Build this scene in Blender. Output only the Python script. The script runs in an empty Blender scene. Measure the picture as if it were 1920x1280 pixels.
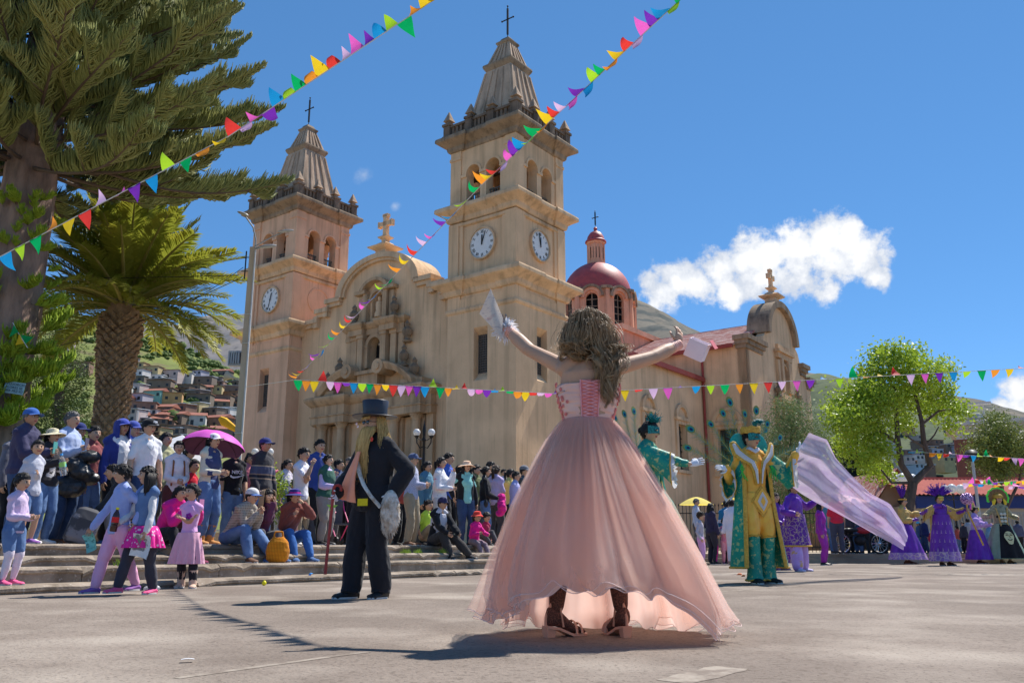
import bpy, math, random
import numpy as np
from mathutils import Vector, Matrix
from mathutils.geometry import tessellate_polygon
random.seed(7); RNG = np.random.default_rng(7)
S = bpy.context.scene
COL = S.collection
R = math.radians
# ------------------------------------------------------------------ camera
PITCH = R(13.6)
cam = bpy.data.objects.new('camera', bpy.data.cameras.new('camera')); COL.objects.link(cam)
cam.location = (0, 0, .45); cam.rotation_euler = (math.pi/2 + PITCH, 0, 0)
cam.data.lens = 30; cam.data.sensor_width = 36; cam.data.clip_start = .05; cam.data.clip_end = 9000
S.camera = cam
# ------------------------------------------------------------------ sun, sky, exposure
SUN_EL = R(56); SUN_AZ = math.atan2(.67, .74)          # azimuth measured from +Y towards +X
sun = bpy.data.objects.new('sun', bpy.data.lights.new('sun', 'SUN')); COL.objects.link(sun)
sun.data.energy = 3.5; sun.data.angle = R(.53); sun.data.color = (1, .96, .90)
sdir = Vector((math.sin(SUN_AZ)*math.cos(SUN_EL), math.cos(SUN_AZ)*math.cos(SUN_EL), math.sin(SUN_EL)))
sun.rotation_euler = sdir.to_track_quat('Z', 'Y').to_euler()
S.view_settings.view_transform = 'Standard'; S.view_settings.look = 'None'
S.view_settings.exposure = 0.94; S.view_settings.gamma = 1; S.view_settings.use_curve_mapping = False
W = bpy.data.worlds.new('World'); S.world = W; W.use_nodes = True
def pxdir(px, py):
  u = (px-960)/1600; v = (640-py)/1600; c, s = math.cos(PITCH), math.sin(PITCH)
  return Vector((u, c - v*s, s + v*c)).normalized()
def P(px, py, Y):                                       # point of the place seen at that pixel, Y metres away
  d = pxdir(px, py); return Vector((0, 0, .45)) + d*(Y/d.y)
def sky():
  nt = W.node_tree; n = nt.nodes; l = nt.links; bg = n['Background']
  st = n.new('ShaderNodeTexSky'); st.sky_type = 'NISHITA'; st.sun_disc = False
  st.sun_elevation = SUN_EL; st.sun_rotation = SUN_AZ
  st.altitude = 3050; st.air_density = .70; st.dust_density = .0; st.ozone_density = 6.0
  tc = n.new('ShaderNodeTexCoord')
  def math_(op, a, b=None, clamp=False):
    m = n.new('ShaderNodeMath'); m.operation = op; m.use_clamp = clamp
    for i, q in enumerate((a, b)):
      if q is None: continue
      if isinstance(q, (int, float)): m.inputs[i].default_value = q
      else: l.new(q, m.inputs[i])
    return m.outputs[0]
  def noise(scale, det, rough, off=(0, 0, 0)):
    mp = n.new('ShaderNodeMapping'); mp.inputs['Location'].default_value = off
    l.new(tc.outputs['Generated'], mp.inputs['Vector'])
    q = n.new('ShaderNodeTexNoise'); q.inputs['Scale'].default_value = scale; q.inputs['Detail'].default_value = det
    q.inputs['Roughness'].default_value = rough; l.new(mp.outputs[0], q.inputs['Vector']); return q.outputs[0]
  blobs = [(1215, 528, 42), (1265, 522, 40), (1240, 548, 40), (1310, 535, 46), (1350, 505, 52), (1400, 488, 56), (1440, 480, 50), (1490, 462, 54), (1545, 452, 50),
       (1590, 455, 46), (1610, 480, 50), (1560, 500, 60), (1490, 510, 56), (1420, 520, 50), (1640, 520, 26), (1370, 545, 34), (1596, 436, 30), (1560, 436, 28),
       (1905, 728, 34), (1930, 722, 30), (1875, 760, 22), (1905, 775, 26), (1940, 765, 30)]
  wisps = [(683, 328, 26), (740, 387, 15), (1258, 577, 16), (215, 460, 40), (1665, 522, 14), (1910, 702, 24)]
  def union(bl):
    cur = None
    for px, py, r in bl:
      d = n.new('ShaderNodeVectorMath'); d.operation = 'DISTANCE'; l.new(tc.outputs['Generated'], d.inputs[0])
      d.inputs[1].default_value = pxdir(px, py)
      v = math_('SUBTRACT', 1, math_('DIVIDE', d.outputs['Value'], r/1600*1.02))
      cur = v if cur is None else math_('MAXIMUM', cur, v)
    return cur
  f1 = noise(26, 9, .62); f2 = noise(14, 8, .6, (3, 1, 2)); f3 = noise(60, 6, .6, (1, 5, 2))
  dens = math_('ADD', union(blobs), math_('MULTIPLY', math_('SUBTRACT', f1, .5), 2.6))
  dens = math_('ADD', dens, math_('MULTIPLY', math_('SUBTRACT', f3, .5), .7))
  def ramp(x, a, b):
    m = n.new('ShaderNodeMapRange'); m.interpolation_type = 'SMOOTHSTEP'; l.new(x, m.inputs[0])
    m.inputs[1].default_value = a; m.inputs[2].default_value = b; return m.outputs[0]
  a1 = ramp(dens, .02, .55)
  dw = math_('ADD', union(wisps), math_('MULTIPLY', math_('SUBTRACT', f2, .5), 3.0))
  a2 = math_('MULTIPLY', ramp(dw, .2, 1.2), .5)
  al = math_('MAXIMUM', a1, a2)
  cr = n.new('ShaderNodeValToRGB'); l.new(math_('ADD', math_('MULTIPLY', f2, .75), math_('MULTIPLY', ramp(dens, .2, 1.6), .38)), cr.inputs[0])
  K = 4.0
  cr.color_ramp.elements[0].position = .36; cr.color_ramp.elements[0].color = (.60, .65, .74, 1)
  cr.color_ramp.elements[1].position = .62; cr.color_ramp.elements[1].color = (1, 1, 1, 1)
  mul = n.new('ShaderNodeVectorMath'); mul.operation = 'SCALE'; mul.inputs['Scale'].default_value = K; l.new(cr.outputs[0], mul.inputs[0])
  mx = n.new('ShaderNodeMix'); mx.data_type = 'RGBA'; l.new(al, mx.inputs['Factor']); gm_ = n.new('ShaderNodeGamma'); gm_.inputs['Gamma'].default_value = .62; l.new(st.outputs[0], gm_.inputs['Color']); hs_ = n.new('ShaderNodeHueSaturation'); hs_.inputs['Saturation'].default_value = 1.38; hs_.inputs['Value'].default_value = 1.19; l.new(gm_.outputs[0], hs_.inputs['Color']); l.new(hs_.outputs[0], mx.inputs['A']); l.new(mul.outputs[0], mx.inputs['B'])
  l.new(mx.outputs['Result'], bg.inputs['Color']); bg.inputs['Strength'].default_value = .15
sky()
# ------------------------------------------------------------------ materials
MATS = {}
BOOST = False
def mat(key, c1, c2=None, scale=6., rough=.8, bump=0., bscale=None, det=6., metal=0., spec=.3, stretch=(1, 1, 1), contrast=(.3, .7), trans=0., sheen=0., subs=0., pattern=None, alpha=None, translucent=0., emit=None):
  if key in MATS: return MATS[key]
  if BOOST and not key.startswith('hair'): c2 = c2 or tuple(x*.78 for x in c1); c1, c2 = (tuple(.92*(1-(1-min(x, 1))**1.8) for x in c) for c in (c1, c2))
  m = bpy.data.materials.new(key); m.use_nodes = True; MATS[key] = m
  n = m.node_tree.nodes; l = m.node_tree.links; b = n['Principled BSDF']
  b.inputs['Roughness'].default_value = rough; b.inputs['Metallic'].default_value = metal; b.inputs['Specular IOR Level'].default_value = spec
  c2 = c2 or tuple(x*.78 for x in c1)
  tc = n.new('ShaderNodeTexCoord'); mp = n.new('ShaderNodeMapping'); mp.inputs['Scale'].default_value = stretch
  l.new(tc.outputs['Object'], mp.inputs['Vector'])
  nz = n.new('ShaderNodeTexNoise'); nz.inputs['Scale'].default_value = scale; nz.inputs['Detail'].default_value = det; nz.inputs['Roughness'].default_value = .62
  l.new(mp.outputs[0], nz.inputs['Vector'])
  cr = n.new('ShaderNodeValToRGB'); l.new(nz.outputs['Fac'], cr.inputs[0])
  cr.color_ramp.elements[0].position = contrast[0]; cr.color_ramp.elements[0].color = (*c2, 1)
  cr.color_ramp.elements[1].position = contrast[1]; cr.color_ramp.elements[1].color = (*c1, 1)
  colout = cr.outputs[0]
  if pattern: colout = pattern(m, n, l, tc, colout)
  l.new(colout, b.inputs['Base Color'])
  if trans: b.inputs['Transmission Weight'].default_value = trans
  if sheen: b.inputs['Sheen Weight'].default_value = sheen
  if subs:
    b.inputs['Subsurface Weight'].default_value = subs; b.inputs['Subsurface Radius'].default_value = (.012, .005, .003); b.inputs['Subsurface Scale'].default_value = .6
  if bump:
    nb = n.new('ShaderNodeTexNoise'); nb.inputs['Scale'].default_value = bscale or scale*4; nb.inputs['Detail'].default_value = 5
    l.new(mp.outputs[0], nb.inputs['Vector'])
    bp = n.new('ShaderNodeBump'); bp.inputs['Strength'].default_value = 1.; bp.inputs['Distance'].default_value = bump
    l.new(nb.outputs['Fac'], bp.inputs['Height']); l.new(bp.outputs[0], b.inputs['Normal'])
  out = n['Material Output']; cur = b.outputs[0]
  if translucent:
    t = n.new('ShaderNodeBsdfTranslucent'); l.new(colout, t.inputs['Color']); x = n.new('ShaderNodeMixShader'); x.inputs[0].default_value = translucent
    l.new(cur, x.inputs[1]); l.new(t.outputs[0], x.inputs[2]); cur = x.outputs[0]
  if alpha is not None:
    t = n.new('ShaderNodeBsdfTransparent'); x = n.new('ShaderNodeMixShader'); x.inputs[0].default_value = alpha
    l.new(t.outputs[0], x.inputs[1]); l.new(cur, x.inputs[2]); cur = x.outputs[0]
  l.new(cur, out.inputs['Surface'])
  return m
def mixc(n, l, fac, a, b):
  x = n.new('ShaderNodeMix'); x.data_type = 'RGBA'; l.new(fac, x.inputs['Factor'])
  for s, k in ((a, 'A'), (b, 'B')):
    if isinstance(s, tuple): x.inputs[k].default_value = (*s, 1)
    else: l.new(s, x.inputs[k])
  return x.outputs['Result']
def pat_noise(col, scale=2., lo=.5, hi=.6, stretch=(1, 1, 1), amt=1., kind='noise', axis=None):
  def f(m, n, l, tc, base):
    mp = n.new('ShaderNodeMapping'); mp.inputs['Scale'].default_value = stretch; l.new(tc.outputs['Object'], mp.inputs[0])
    if kind == 'noise': t = n.new('ShaderNodeTexNoise'); t.inputs['Detail'].default_value = 7; o = t.outputs['Fac']
    elif kind == 'voro': t = n.new('ShaderNodeTexVoronoi'); t.feature = 'DISTANCE_TO_EDGE'; o = t.outputs['Distance']
    elif kind == 'wave': t = n.new('ShaderNodeTexWave'); t.bands_direction = axis or 'Z'; o = t.outputs['Fac']
    elif kind == 'check': t = n.new('ShaderNodeTexChecker'); o = t.outputs['Fac']
    elif kind == 'dots': t = n.new('ShaderNodeTexVoronoi'); o = t.outputs['Distance']
    t.inputs['Scale'].default_value = scale; l.new(mp.outputs[0], t.inputs[0])
    r = n.new('ShaderNodeMapRange'); r.inputs[1].default_value = lo; r.inputs[2].default_value = hi; l.new(o, r.inputs[0])
    q = n.new('ShaderNodeMath'); q.operation = 'MULTIPLY'; q.inputs[1].default_value = amt; l.new(r.outputs[0], q.inputs[0])
    return mixc(n, l, q.outputs[0], base, col)
  return f
def pats(*fs):
  def f(m, n, l, tc, base):
    for q in fs: base = q(m, n, l, tc, base)
    return base
  return f
def cloth(rgb, name=None, **k):
  key = name or 'cloth_%d_%d_%d' % tuple(int(c*999) for c in rgb)
  k.setdefault('scale', 9); k.setdefault('bump', .010); k.setdefault('bscale', 15); k.setdefault('rough', .92); k.setdefault('spec', .12); k.setdefault('sheen', .15)
  return mat(key, rgb, tuple(c*.82 for c in rgb), **k)
def srgb(r, g, b):
  return tuple((x/12.92 if x <= .04045 else ((x+.055)/1.055)**2.4) for x in (r/255, g/255, b/255))
# ------------------------------------------------------------------ mesh helpers
class MB:
  def __init__(s): s.v = []; s.f = []; s.m = []
  def add(s, V, F, mi=0):
    k = len(s.v); s.v.extend([tuple(map(float, p)) for p in V]); s.f.extend([tuple(int(i)+k for i in f) for f in F]); s.m.extend([mi]*len(F)); return s
  def box(s, c, d, mi=0, rot=None):
    x, y, z = d[0]/2, d[1]/2, d[2]/2
    V = [Vector(p) for p in ((-x,-y,-z),(x,-y,-z),(x,y,-z),(-x,y,-z),(-x,-y,z),(x,-y,z),(x,y,z),(-x,y,z))]
    if rot is not None: V = [rot @ p for p in V]
    return s.add([p + Vector(c) for p in V], [(3,2,1,0),(4,5,6,7),(0,1,5,4),(1,2,6,5),(2,3,7,6),(3,0,4,7)], mi)
  def b2(s, x0, x1, y0, y1, z0, z1, mi=0):
    return s.box(((x0+x1)/2, (y0+y1)/2, (z0+z1)/2), (abs(x1-x0), abs(y1-y0), abs(z1-z0)), mi)
  def tube(s, pts, rad, n=8, mi=0, flat=1., up=None, caps=True, endround=0):
    V, F = tube(pts, rad, n, flat, up, caps, endround); return s.add(V, F, mi)
  def rings(s, rg, mi=0, caps=True, closed=True):
    V, F = loft(rg, caps, closed); return s.add(V, F, mi)
  def ell(s, c, r, nu=12, nv=8, mi=0, rot=None):
    V = []; F = []
    for j in range(nv+1):
      t = math.pi*j/nv
      for i in range(nu):
        a = 2*math.pi*i/nu; p = Vector((r[0]*math.sin(t)*math.cos(a), r[1]*math.sin(t)*math.sin(a), -r[2]*math.cos(t)))
        if rot is not None: p = rot @ p
        V.append(p + Vector(c))
    for j in range(nv):
      for i in range(nu):
        F.append((j*nu+i, j*nu+(i+1) % nu, (j+1)*nu+(i+1) % nu, (j+1)*nu+i))
    return s.add(V, F, mi)
  def lathe(s, prof, c=(0, 0, 0), n=16, mi=0, caps=True, sq=None):
    rg = []
    for r, z in prof:
      rg.append([(c[0]+r*math.cos(2*math.pi*i/n+(sq or 0)), c[1]+r*math.sin(2*math.pi*i/n+(sq or 0)), c[2]+z) for i in range(n)])
    return s.rings(rg, mi, caps)
  def prism(s, loops, depth, M=None, mi=0):
    """polygon with holes in XZ, extruded along +Y by depth"""
    M = M or Matrix.Identity(4)
    flat = [p for lp in loops for p in lp]; n = len(flat)
    tri = tessellate_polygon([[Vector((p[0], p[1], 0)) for p in lp] for lp in loops])
    V = [M @ Vector((p[0], 0, p[1])) for p in flat] + [M @ Vector((p[0], depth, p[1])) for p in flat]
    F = [tuple(t) for t in tri] + [tuple(i+n for i in reversed(t)) for t in tri]
    k = 0
    for lp in loops:
      m = len(lp)
      for i in range(m): F.append((k+i, k+(i+1) % m, k+(i+1) % m+n, k+i+n))
      k += m
    return s.add(V, F, mi)
  def grid(s, nu, nv, fn, mi=0, thick=0.):
    V = [fn(i/(nu-1), j/(nv-1)) for j in range(nv) for i in range(nu)]
    F = [(j*nu+i, j*nu+i+1, (j+1)*nu+i+1, (j+1)*nu+i) for j in range(nv-1) for i in range(nu-1)]
    return s.add(V, F, mi)
  def build(s, name, mats, parent=None, smooth=False, ang=35, loc=None, recalc=False):
    me = bpy.data.meshes.new(name); me.from_pydata(s.v, [], s.f)
    if not isinstance(mats, (list, tuple)): mats = [mats]
    for m in mats: me.materials.append(m)
    if len(mats) > 1: me.polygons.foreach_set('material_index', s.m)
    if recalc:
      import bmesh
      bm = bmesh.new(); bm.from_mesh(me); bmesh.ops.recalc_face_normals(bm, faces=bm.faces); bm.to_mesh(me); bm.free()
    if smooth:
      me.polygons.foreach_set('use_smooth', [True]*len(me.polygons))
      if ang: me.set_sharp_from_angle(angle=R(ang))
    me.update()
    return link(name, me, parent, loc)
def link(name, data, parent=None, loc=None):
  o = bpy.data.objects.new(name, data); COL.objects.link(o)
  if parent is not None: o.parent = parent
  if loc is not None: o.location = loc
  return o
def tag(o, label=None, cat=None, group=None, kind=None):
  if label: o['label'] = label
  if cat: o['category'] = cat
  if group: o['group'] = group
  if kind: o['kind'] = kind
  return o
def thing(name, label, cat, loc=(0, 0, 0), rz=0., group=None):
  o = link(name, None, None, loc); o.rotation_euler = (0, 0, rz); o.empty_display_size = .2
  return tag(o, label, cat, group)
def copy_tree(o, parent=None):
  c = o.copy(); COL.objects.link(c)
  if parent is not None: c.parent = parent
  for ch in list(o.children): copy_tree(ch, c)
  return c
def frames(pts, up=None):
  pts = [Vector(p) for p in pts]; T = []
  for i in range(len(pts)):
    a = pts[max(i-1, 0)]; b = pts[min(i+1, len(pts)-1)]; t = (b-a); T.append(t.normalized() if t.length > 1e-9 else Vector((0, 0, 1)))
  u = Vector(up) if up is not None else (Vector((1, 0, 0)) if abs(T[0].x) < .8 else Vector((0, 1, 0)))
  out = []
  for t in T:
    u = (u - t*u.dot(t)); u = u.normalized() if u.length > 1e-6 else t.orthogonal().normalized()
    out.append((u, t.cross(u)))
  return pts, T, out
def tube(pts, rad, n=8, flat=1., up=None, caps=True, endround=0):
  if not isinstance(rad, (list, tuple)): rad = [rad]*len(pts)
  pts = [Vector(p) for p in pts]; rad = list(rad)
  if endround:
    t0 = (pts[0]-pts[1]).normalized(); t1 = (pts[-1]-pts[-2]).normalized(); r0, r1 = rad[0], rad[-1]
    pts = [pts[0]+t0*r0*.9, pts[0]+t0*r0*.6] + pts + [pts[-1]+t1*r1*.6, pts[-1]+t1*r1*.9]
    rad = [r0*.35, r0*.8] + rad + [r1*.8, r1*.35]
  pts, T, fr = frames(pts, up); V = []; F = []
  for p, (u, w), r in zip(pts, fr, rad):
    for i in range(n):
      a = 2*math.pi*i/n; V.append(p + u*(r*math.cos(a)) + w*(r*flat*math.sin(a)))
  m = len(pts)
  for j in range(m-1):
    for i in range(n): F.append((j*n+i, j*n+(i+1) % n, (j+1)*n+(i+1) % n, (j+1)*n+i))
  if caps: F.append(tuple(reversed(range(n)))); F.append(tuple(range((m-1)*n, m*n)))
  return V, F
def loft(rg, caps=True, closed=True):
  n = len(rg[0]); V = [p for r in rg for p in r]; F = []
  for j in range(len(rg)-1):
    for i in range(n if closed else n-1): F.append((j*n+i, j*n+(i+1) % n, (j+1)*n+(i+1) % n, (j+1)*n+i))
  if caps and closed: F.append(tuple(reversed(range(n)))); F.append(tuple(range((len(rg)-1)*n, len(rg)*n)))
  return V, F
def fnoise(p, f, seed=0.):
  """cheap smooth pseudo noise on an (n,3) array"""
  x, y, z = p[:, 0]*f+seed, p[:, 1]*f+seed*1.7, p[:, 2]*f-seed
  return (np.sin(x*1.7+1.3*np.sin(y*1.1+z*.7)) + np.sin(y*2.1+1.5*np.sin(z*1.3-x*.9)) + np.sin(z*1.9+1.4*np.sin(x*1.6+y*.8)))/3
def text(s, size, name, material, parent, M, extrude=.002, align='CENTER'):
  cu = bpy.data.curves.new(name, 'FONT'); cu.body = s; cu.size = size; cu.extrude = extrude; cu.align_x = align; cu.align_y = 'CENTER'; cu.resolution_u = 2
  o = bpy.data.objects.new(name, cu); COL.objects.link(o)
  me = bpy.data.meshes.new_from_object(o.evaluated_get(bpy.context.evaluated_depsgraph_get()))
  bpy.data.objects.remove(o); bpy.data.curves.remove(cu)
  me.transform(M); me.materials.clear(); me.materials.append(material); me.name = name
  return link(name, me, parent)
# ================================================================== SETTING
M_STREET = mat('street', srgb(146, 133, 121), srgb(113, 101, 91), scale=.55, rough=.93, bump=.009, bscale=42, det=9, spec=.15,
  pattern=pats(pat_noise(srgb(98, 87, 77), scale=24, lo=.54, hi=.66, amt=.6), pat_noise(srgb(178, 166, 152), scale=.8, lo=.5, hi=.68, amt=.6),
         pat_noise(srgb(96, 85, 75), scale=2.3, lo=.66, hi=.76, stretch=(1, .5, 1), amt=.45), pat_noise(srgb(78, 68, 60), scale=55, lo=.60, hi=.66, amt=.75), pat_noise(srgb(196, 184, 170), scale=130, lo=.62, hi=.74, amt=.5)))
M_EARTH = mat('earth', (.12, .11, .06), (.2, .16, .1), scale=.02)
M_CONC = mat('concrete_step', srgb(164, 149, 132), srgb(110, 96, 80), scale=1.6, rough=.92, bump=.008, bscale=30, det=9, contrast=(.35, .6),
  pattern=pats(pat_noise(srgb(84, 74, 58), scale=3, lo=.58, hi=.72, amt=.6, stretch=(1, 1, 2.5)), pat_noise(srgb(208, 198, 186), scale=30, lo=.6, hi=.72, amt=.5)))
M_PAVE = mat('plaza_paving', srgb(182, 162, 136), srgb(148, 130, 108), scale=1.2, bump=.004, bscale=30)
M_LINE = mat('road_paint', srgb(158, 146, 132), srgb(124, 111, 99), scale=9, contrast=(.42, .58), rough=.9)
g = MB(); g.b2(-6000, 6000, -400, 8000, -.6, -.02); tag(g.build('ground', M_EARTH), kind='structure')
g = MB(); g.b2(-22, 60, -12, 60, -.3, 0); tag(g.build('street', M_STREET), kind='structure')
def strip(name, pts, w):
  m = MB(); rg = []
  for i, p in enumerate(pts):
    a = Vector(pts[max(i-1, 0)]); b = Vector(pts[min(i+1, len(pts)-1)]); t = (b-a).normalized(); s = Vector((-t.y, t.x))*(w/2*random.uniform(.8, 1.05))
    rg.append([(p[0]-s.x, p[1]-s.y, .0015), (p[0]+s.x, p[1]+s.y, .0015)])
  V, F = loft(rg, False, False); m.add(V, F); return tag(m.build(name, M_LINE), kind='structure')
def gp(px, py, z=0.): 
  d = pxdir(px, py); t = (z-.45)/d.z; return Vector((0, 0, .45)) + d*t
def lin(a, b, n): a = gp(*a); b = gp(*b); return [tuple(a.lerp(b, i/(n-1)).to_2d()) for i in range(n)]
strip('road_marking', lin((330, 1271), (690, 1221), 14), .05)
strip('road_marking', lin((1262, 1278), (1372, 1251), 8), .16)
strip('road_marking', lin((1290, 1113), (1500, 1098), 12), .07)
# ---- steps along the plaza
SU = Vector((.565, .825, 0)).normalized(); SN = Vector((-SU.y, SU.x, 0)); SA = Vector((-5.07, 8.7, 0)); SROT = math.atan2(SU.y, SU.x)
STOP = [.085, .25, .365, .5]; TREAD = .45
def zat(d):
  return 0. if d < 0 else STOP[min(int(d/TREAD), 3)]
def spot(px, d, z=None):
  k = (px-960)/1646; b = SA + SN*d; s = (k*b.y - b.x)/(SU.x - k*SU.y); p = b + SU*s; p.z = zat(d) if z is None else z; return p
steps = thing('steps', 'worn concrete steps between the street and the plaza', None, SA, SROT); tag(steps, kind='structure')
rs = random.Random(3)
for k, zt in enumerate(STOP):
  x = -16.
  while x < 18.4:
    L = min(rs.uniform(1.6, 2.6), 18.5-x); m = MB(); rg = []; n = max(int(L/.12), 2)
    y0 = k*TREAD; y1 = y0+TREAD+.12; zb = (STOP[k-1]-.06 if k else -.12)
    for i in range(n+1):
      xx = x + .006 + (L-.012)*i/n; e = .018+.012*rs.random() + (rs.random() < .06)*.035; q = rs.uniform(-.006, .006)
      if i in (0, n): e += .012
      rg.append([(xx, y0+q, zb), (xx, y1, zb), (xx, y1, zt), (xx, y0+e*1.3, zt+rs.uniform(-.003, .003)), (xx, y0-.012+q, zt-e), (xx, y0-.012+q, zt-e-.03), (xx, y0+q+.008, zt-e-.045)])
    V, F = loft(rg); m.add(V, F); m.build('step_block', M_CONC, steps); x += L
m = MB(); m.b2(-30, 18.5, 1.5, 70, .1, .497); m.b2(18.4, 130, 12, 70, .1, .497)
pl = m.build('plaza', M_PAVE); pl.location = SA; pl.rotation_euler.z = SROT; tag(pl, kind='structure')
m = MB(); m.b2(4, 80, 27.4, 62, .0, .28); m.b2(4, 80, 27.0, 27.5, -.05, .15); tag(m.build('pavement', M_PAVE), kind='structure')
# planter kerb, lawn and low white fence behind the people on the left
def on(px, d, z=.5): return spot(px, d, z)
loc = SA + SN*4.2; loc.z = 0
m = MB(); m.b2(-12, 8, 0, .25, .45, .72); o = m.build('planter_kerb', M_PAVE); o.location = loc; o.rotation_euler.z = SROT; tag(o, 'low pale concrete kerb round the lawn behind the spectators', 'kerb')
M_GRASS = mat('lawn', (.11, .17, .03), (.05, .09, .015), scale=14, bump=.02, bscale=120)
m = MB(); m.b2(-12, 8, .25, 9, .5, .64)
rg_ = np.random.default_rng(4)
for i in range(5000):
  x, y = rg_.uniform(-3, 8), .3+rg_.random()**2*3; a = rg_.uniform(0, 6.28); h = rg_.uniform(.05, .13); dx, dy = math.cos(a)*.012, math.sin(a)*.012
  m.add([(x-dx, y-dy, .63), (x+dx, y+dy, .63), (x+rg_.normal(0, .03), y+rg_.normal(0, .03), .63+h)], [(0, 1, 2)])
o = m.build('lawn', M_GRASS); o.location = loc; o.rotation_euler.z = SROT; tag(o, 'strip of short green lawn behind the low kerb', 'lawn', kind='stuff')
M_WIRON = mat('white_iron', (.72, .68, .58), scale=20, rough=.5)
fe = thing('garden_fence', 'low white ornamental iron fence edging the lawn', 'fence', loc + SN*.5, SROT)
m = MB(); m.b2(-6, 8, 0, .02, .76, .79); m.b2(-6, 8, 0, .02, 1.12, 1.15); m.build('rail', M_WIRON, fe)
sc = MB(); sc.tube([(0, .01, .64), (0, .01, 1.3)], .012, 6); sc.tube([(.07*math.sin(t*.5)*(1-t/14), .01, .8+.045*t) for t in range(9)], .009, 5); sc.tube([(-.07*math.sin(t*.5)*(1-t/14), .01, .8+.045*t) for t in range(9)], .009, 5)
b0 = sc.build('baluster', M_WIRON, fe); b0.location = (-6, 0, 0)
for i in range(1, 70):
  o = b0.copy(); COL.objects.link(o); o.location = (-6+i*.2, 0, 0)
# ================================================================== CHURCH
WT = 5.5; C0 = Vector((.24, 50, 0)); CH_ROT = math.atan2(-.6, .8)
def stucco(key, a, b, st):
  return mat(key, a, b, scale=.55, rough=.93, bump=.012, bscale=9, det=9, spec=.1, contrast=(.3, .72),
    pattern=pats(pat_noise(st, scale=1.1, lo=.48, hi=.74, stretch=(1.6, 1.6, .10), amt=.75), pat_noise(tuple(x*.8 for x in st), scale=5, lo=.58, hi=.74, stretch=(1.4, 1.4, .07), amt=.5), pat_noise(tuple(x*1.25 for x in a), scale=.35, lo=.5, hi=.7, amt=.5), pat_noise(st, scale=7, lo=.6, hi=.8, amt=.3)))
M_ST = stucco('stucco', (.79, .535, .32), (.67, .45, .265), (.44, .30, .18))
M_STP = stucco('stucco_pink', (.80, .49, .31), (.68, .41, .255), (.46, .28, .175))
M_STL = stucco('stucco_light', (.79, .54, .325), (.68, .455, .27), (.47, .315, .19))
M_TRIM = stucco('stucco_trim', (.76, .53, .325), (.6, .41, .25), (.28, .195, .12))
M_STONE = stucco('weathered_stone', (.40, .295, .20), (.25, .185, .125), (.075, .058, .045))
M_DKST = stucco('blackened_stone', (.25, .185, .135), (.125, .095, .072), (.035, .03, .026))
M_SPIRE = stucco('spire_plaster', (.60, .43, .30), (.40, .29, .20), (.09, .07, .055))
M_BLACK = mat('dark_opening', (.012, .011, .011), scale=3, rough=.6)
M_IRON = mat('black_iron', (.025, .024, .024), scale=20, rough=.5, metal=.3)
M_GRILLE = mat('grey_grille', (.13, .115, .10), scale=20, rough=.7)
M_CLOCK = mat('clock_white', (.80, .80, .78), (.70, .70, .68), scale=5, rough=.4)
M_RED = mat('red_oxide_paint', (.36, .07, .055), (.26, .05, .04), scale=3, rough=.7)
M_WOOD = mat('door_wood', (.10, .055, .03), (.06, .035, .02), scale=6, stretch=(6, 6, .6), bump=.004)
church = thing('church', 'large beige church with two clock towers and a red dome', 'church', C0, CH_ROT)
def molding(mb, x0, x1, y0, y1, prof, mi=0):
  mb.rings([[(x0-o, y0-o, z), (x1+o, y0-o, z), (x1+o, y1+o, z), (x0-o, y1+o, z)] for o, z in prof], mi)
def faceM(k, s=WT):
  cx = [((0, 0), (1, 0), (0, 1)), ((s, 0), (0, 1), (-1, 0)), ((s, s), (-1, 0), (0, -1)), ((0, s), (0, -1), (1, 0))][k]
  (ox, oy), (ax, ay), (bx, by) = cx
  return Matrix(((ax, bx, 0, ox), (ay, by, 0, oy), (0, 0, 1, 0), (0, 0, 0, 1)))
def rect(a, b, z0, z1): return [(a, z0), (b, z0), (b, z1), (a, z1)]
def arch(a, b, z0, zs, n=10, rise=1.):
  c = (a+b)/2; r = (b-a)/2
  return [(a, z0), (b, z0)] + [(c+r*math.cos(math.pi*i/n), zs+r*rise*math.sin(math.pi*i/n)) for i in range(n+1)]
def archring(mb, M, c, r0, r1, zs, y0, y1, n=16, a0=0., a1=math.pi, rise=1., mi=0):
  rg = []
  for i in range(n+1):
    a = a0+(a1-a0)*i/n; ca, sa = math.cos(a), math.sin(a)*rise
    rg.append([M @ Vector((c+r0*ca, y0, zs+r0*sa)), M @ Vector((c+r1*ca, y0, zs+r1*sa)), M @ Vector((c+r1*ca, y1, zs+r1*sa)), M @ Vector((c+r0*ca, y1, zs+r0*sa))])
  mb.rings(rg, mi)
CORN = lambda z, h, p: [(0, z), (.08*p, z+.04*h), (.16*p, z+.14*h), (.2*p, z+.34*h), (.34*p, z+.42*h), (.62*p, z+.55*h), (.9*p, z+.66*h), (1*p, z+.72*h), (1*p, z+.9*h), (.95*p, z+h), (-.3, z+h+.06)]
PW = 1.12
def corners(s): return [(0, 0), (s-PW, 0), (0, s-PW), (s-PW, s-PW)]
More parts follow.
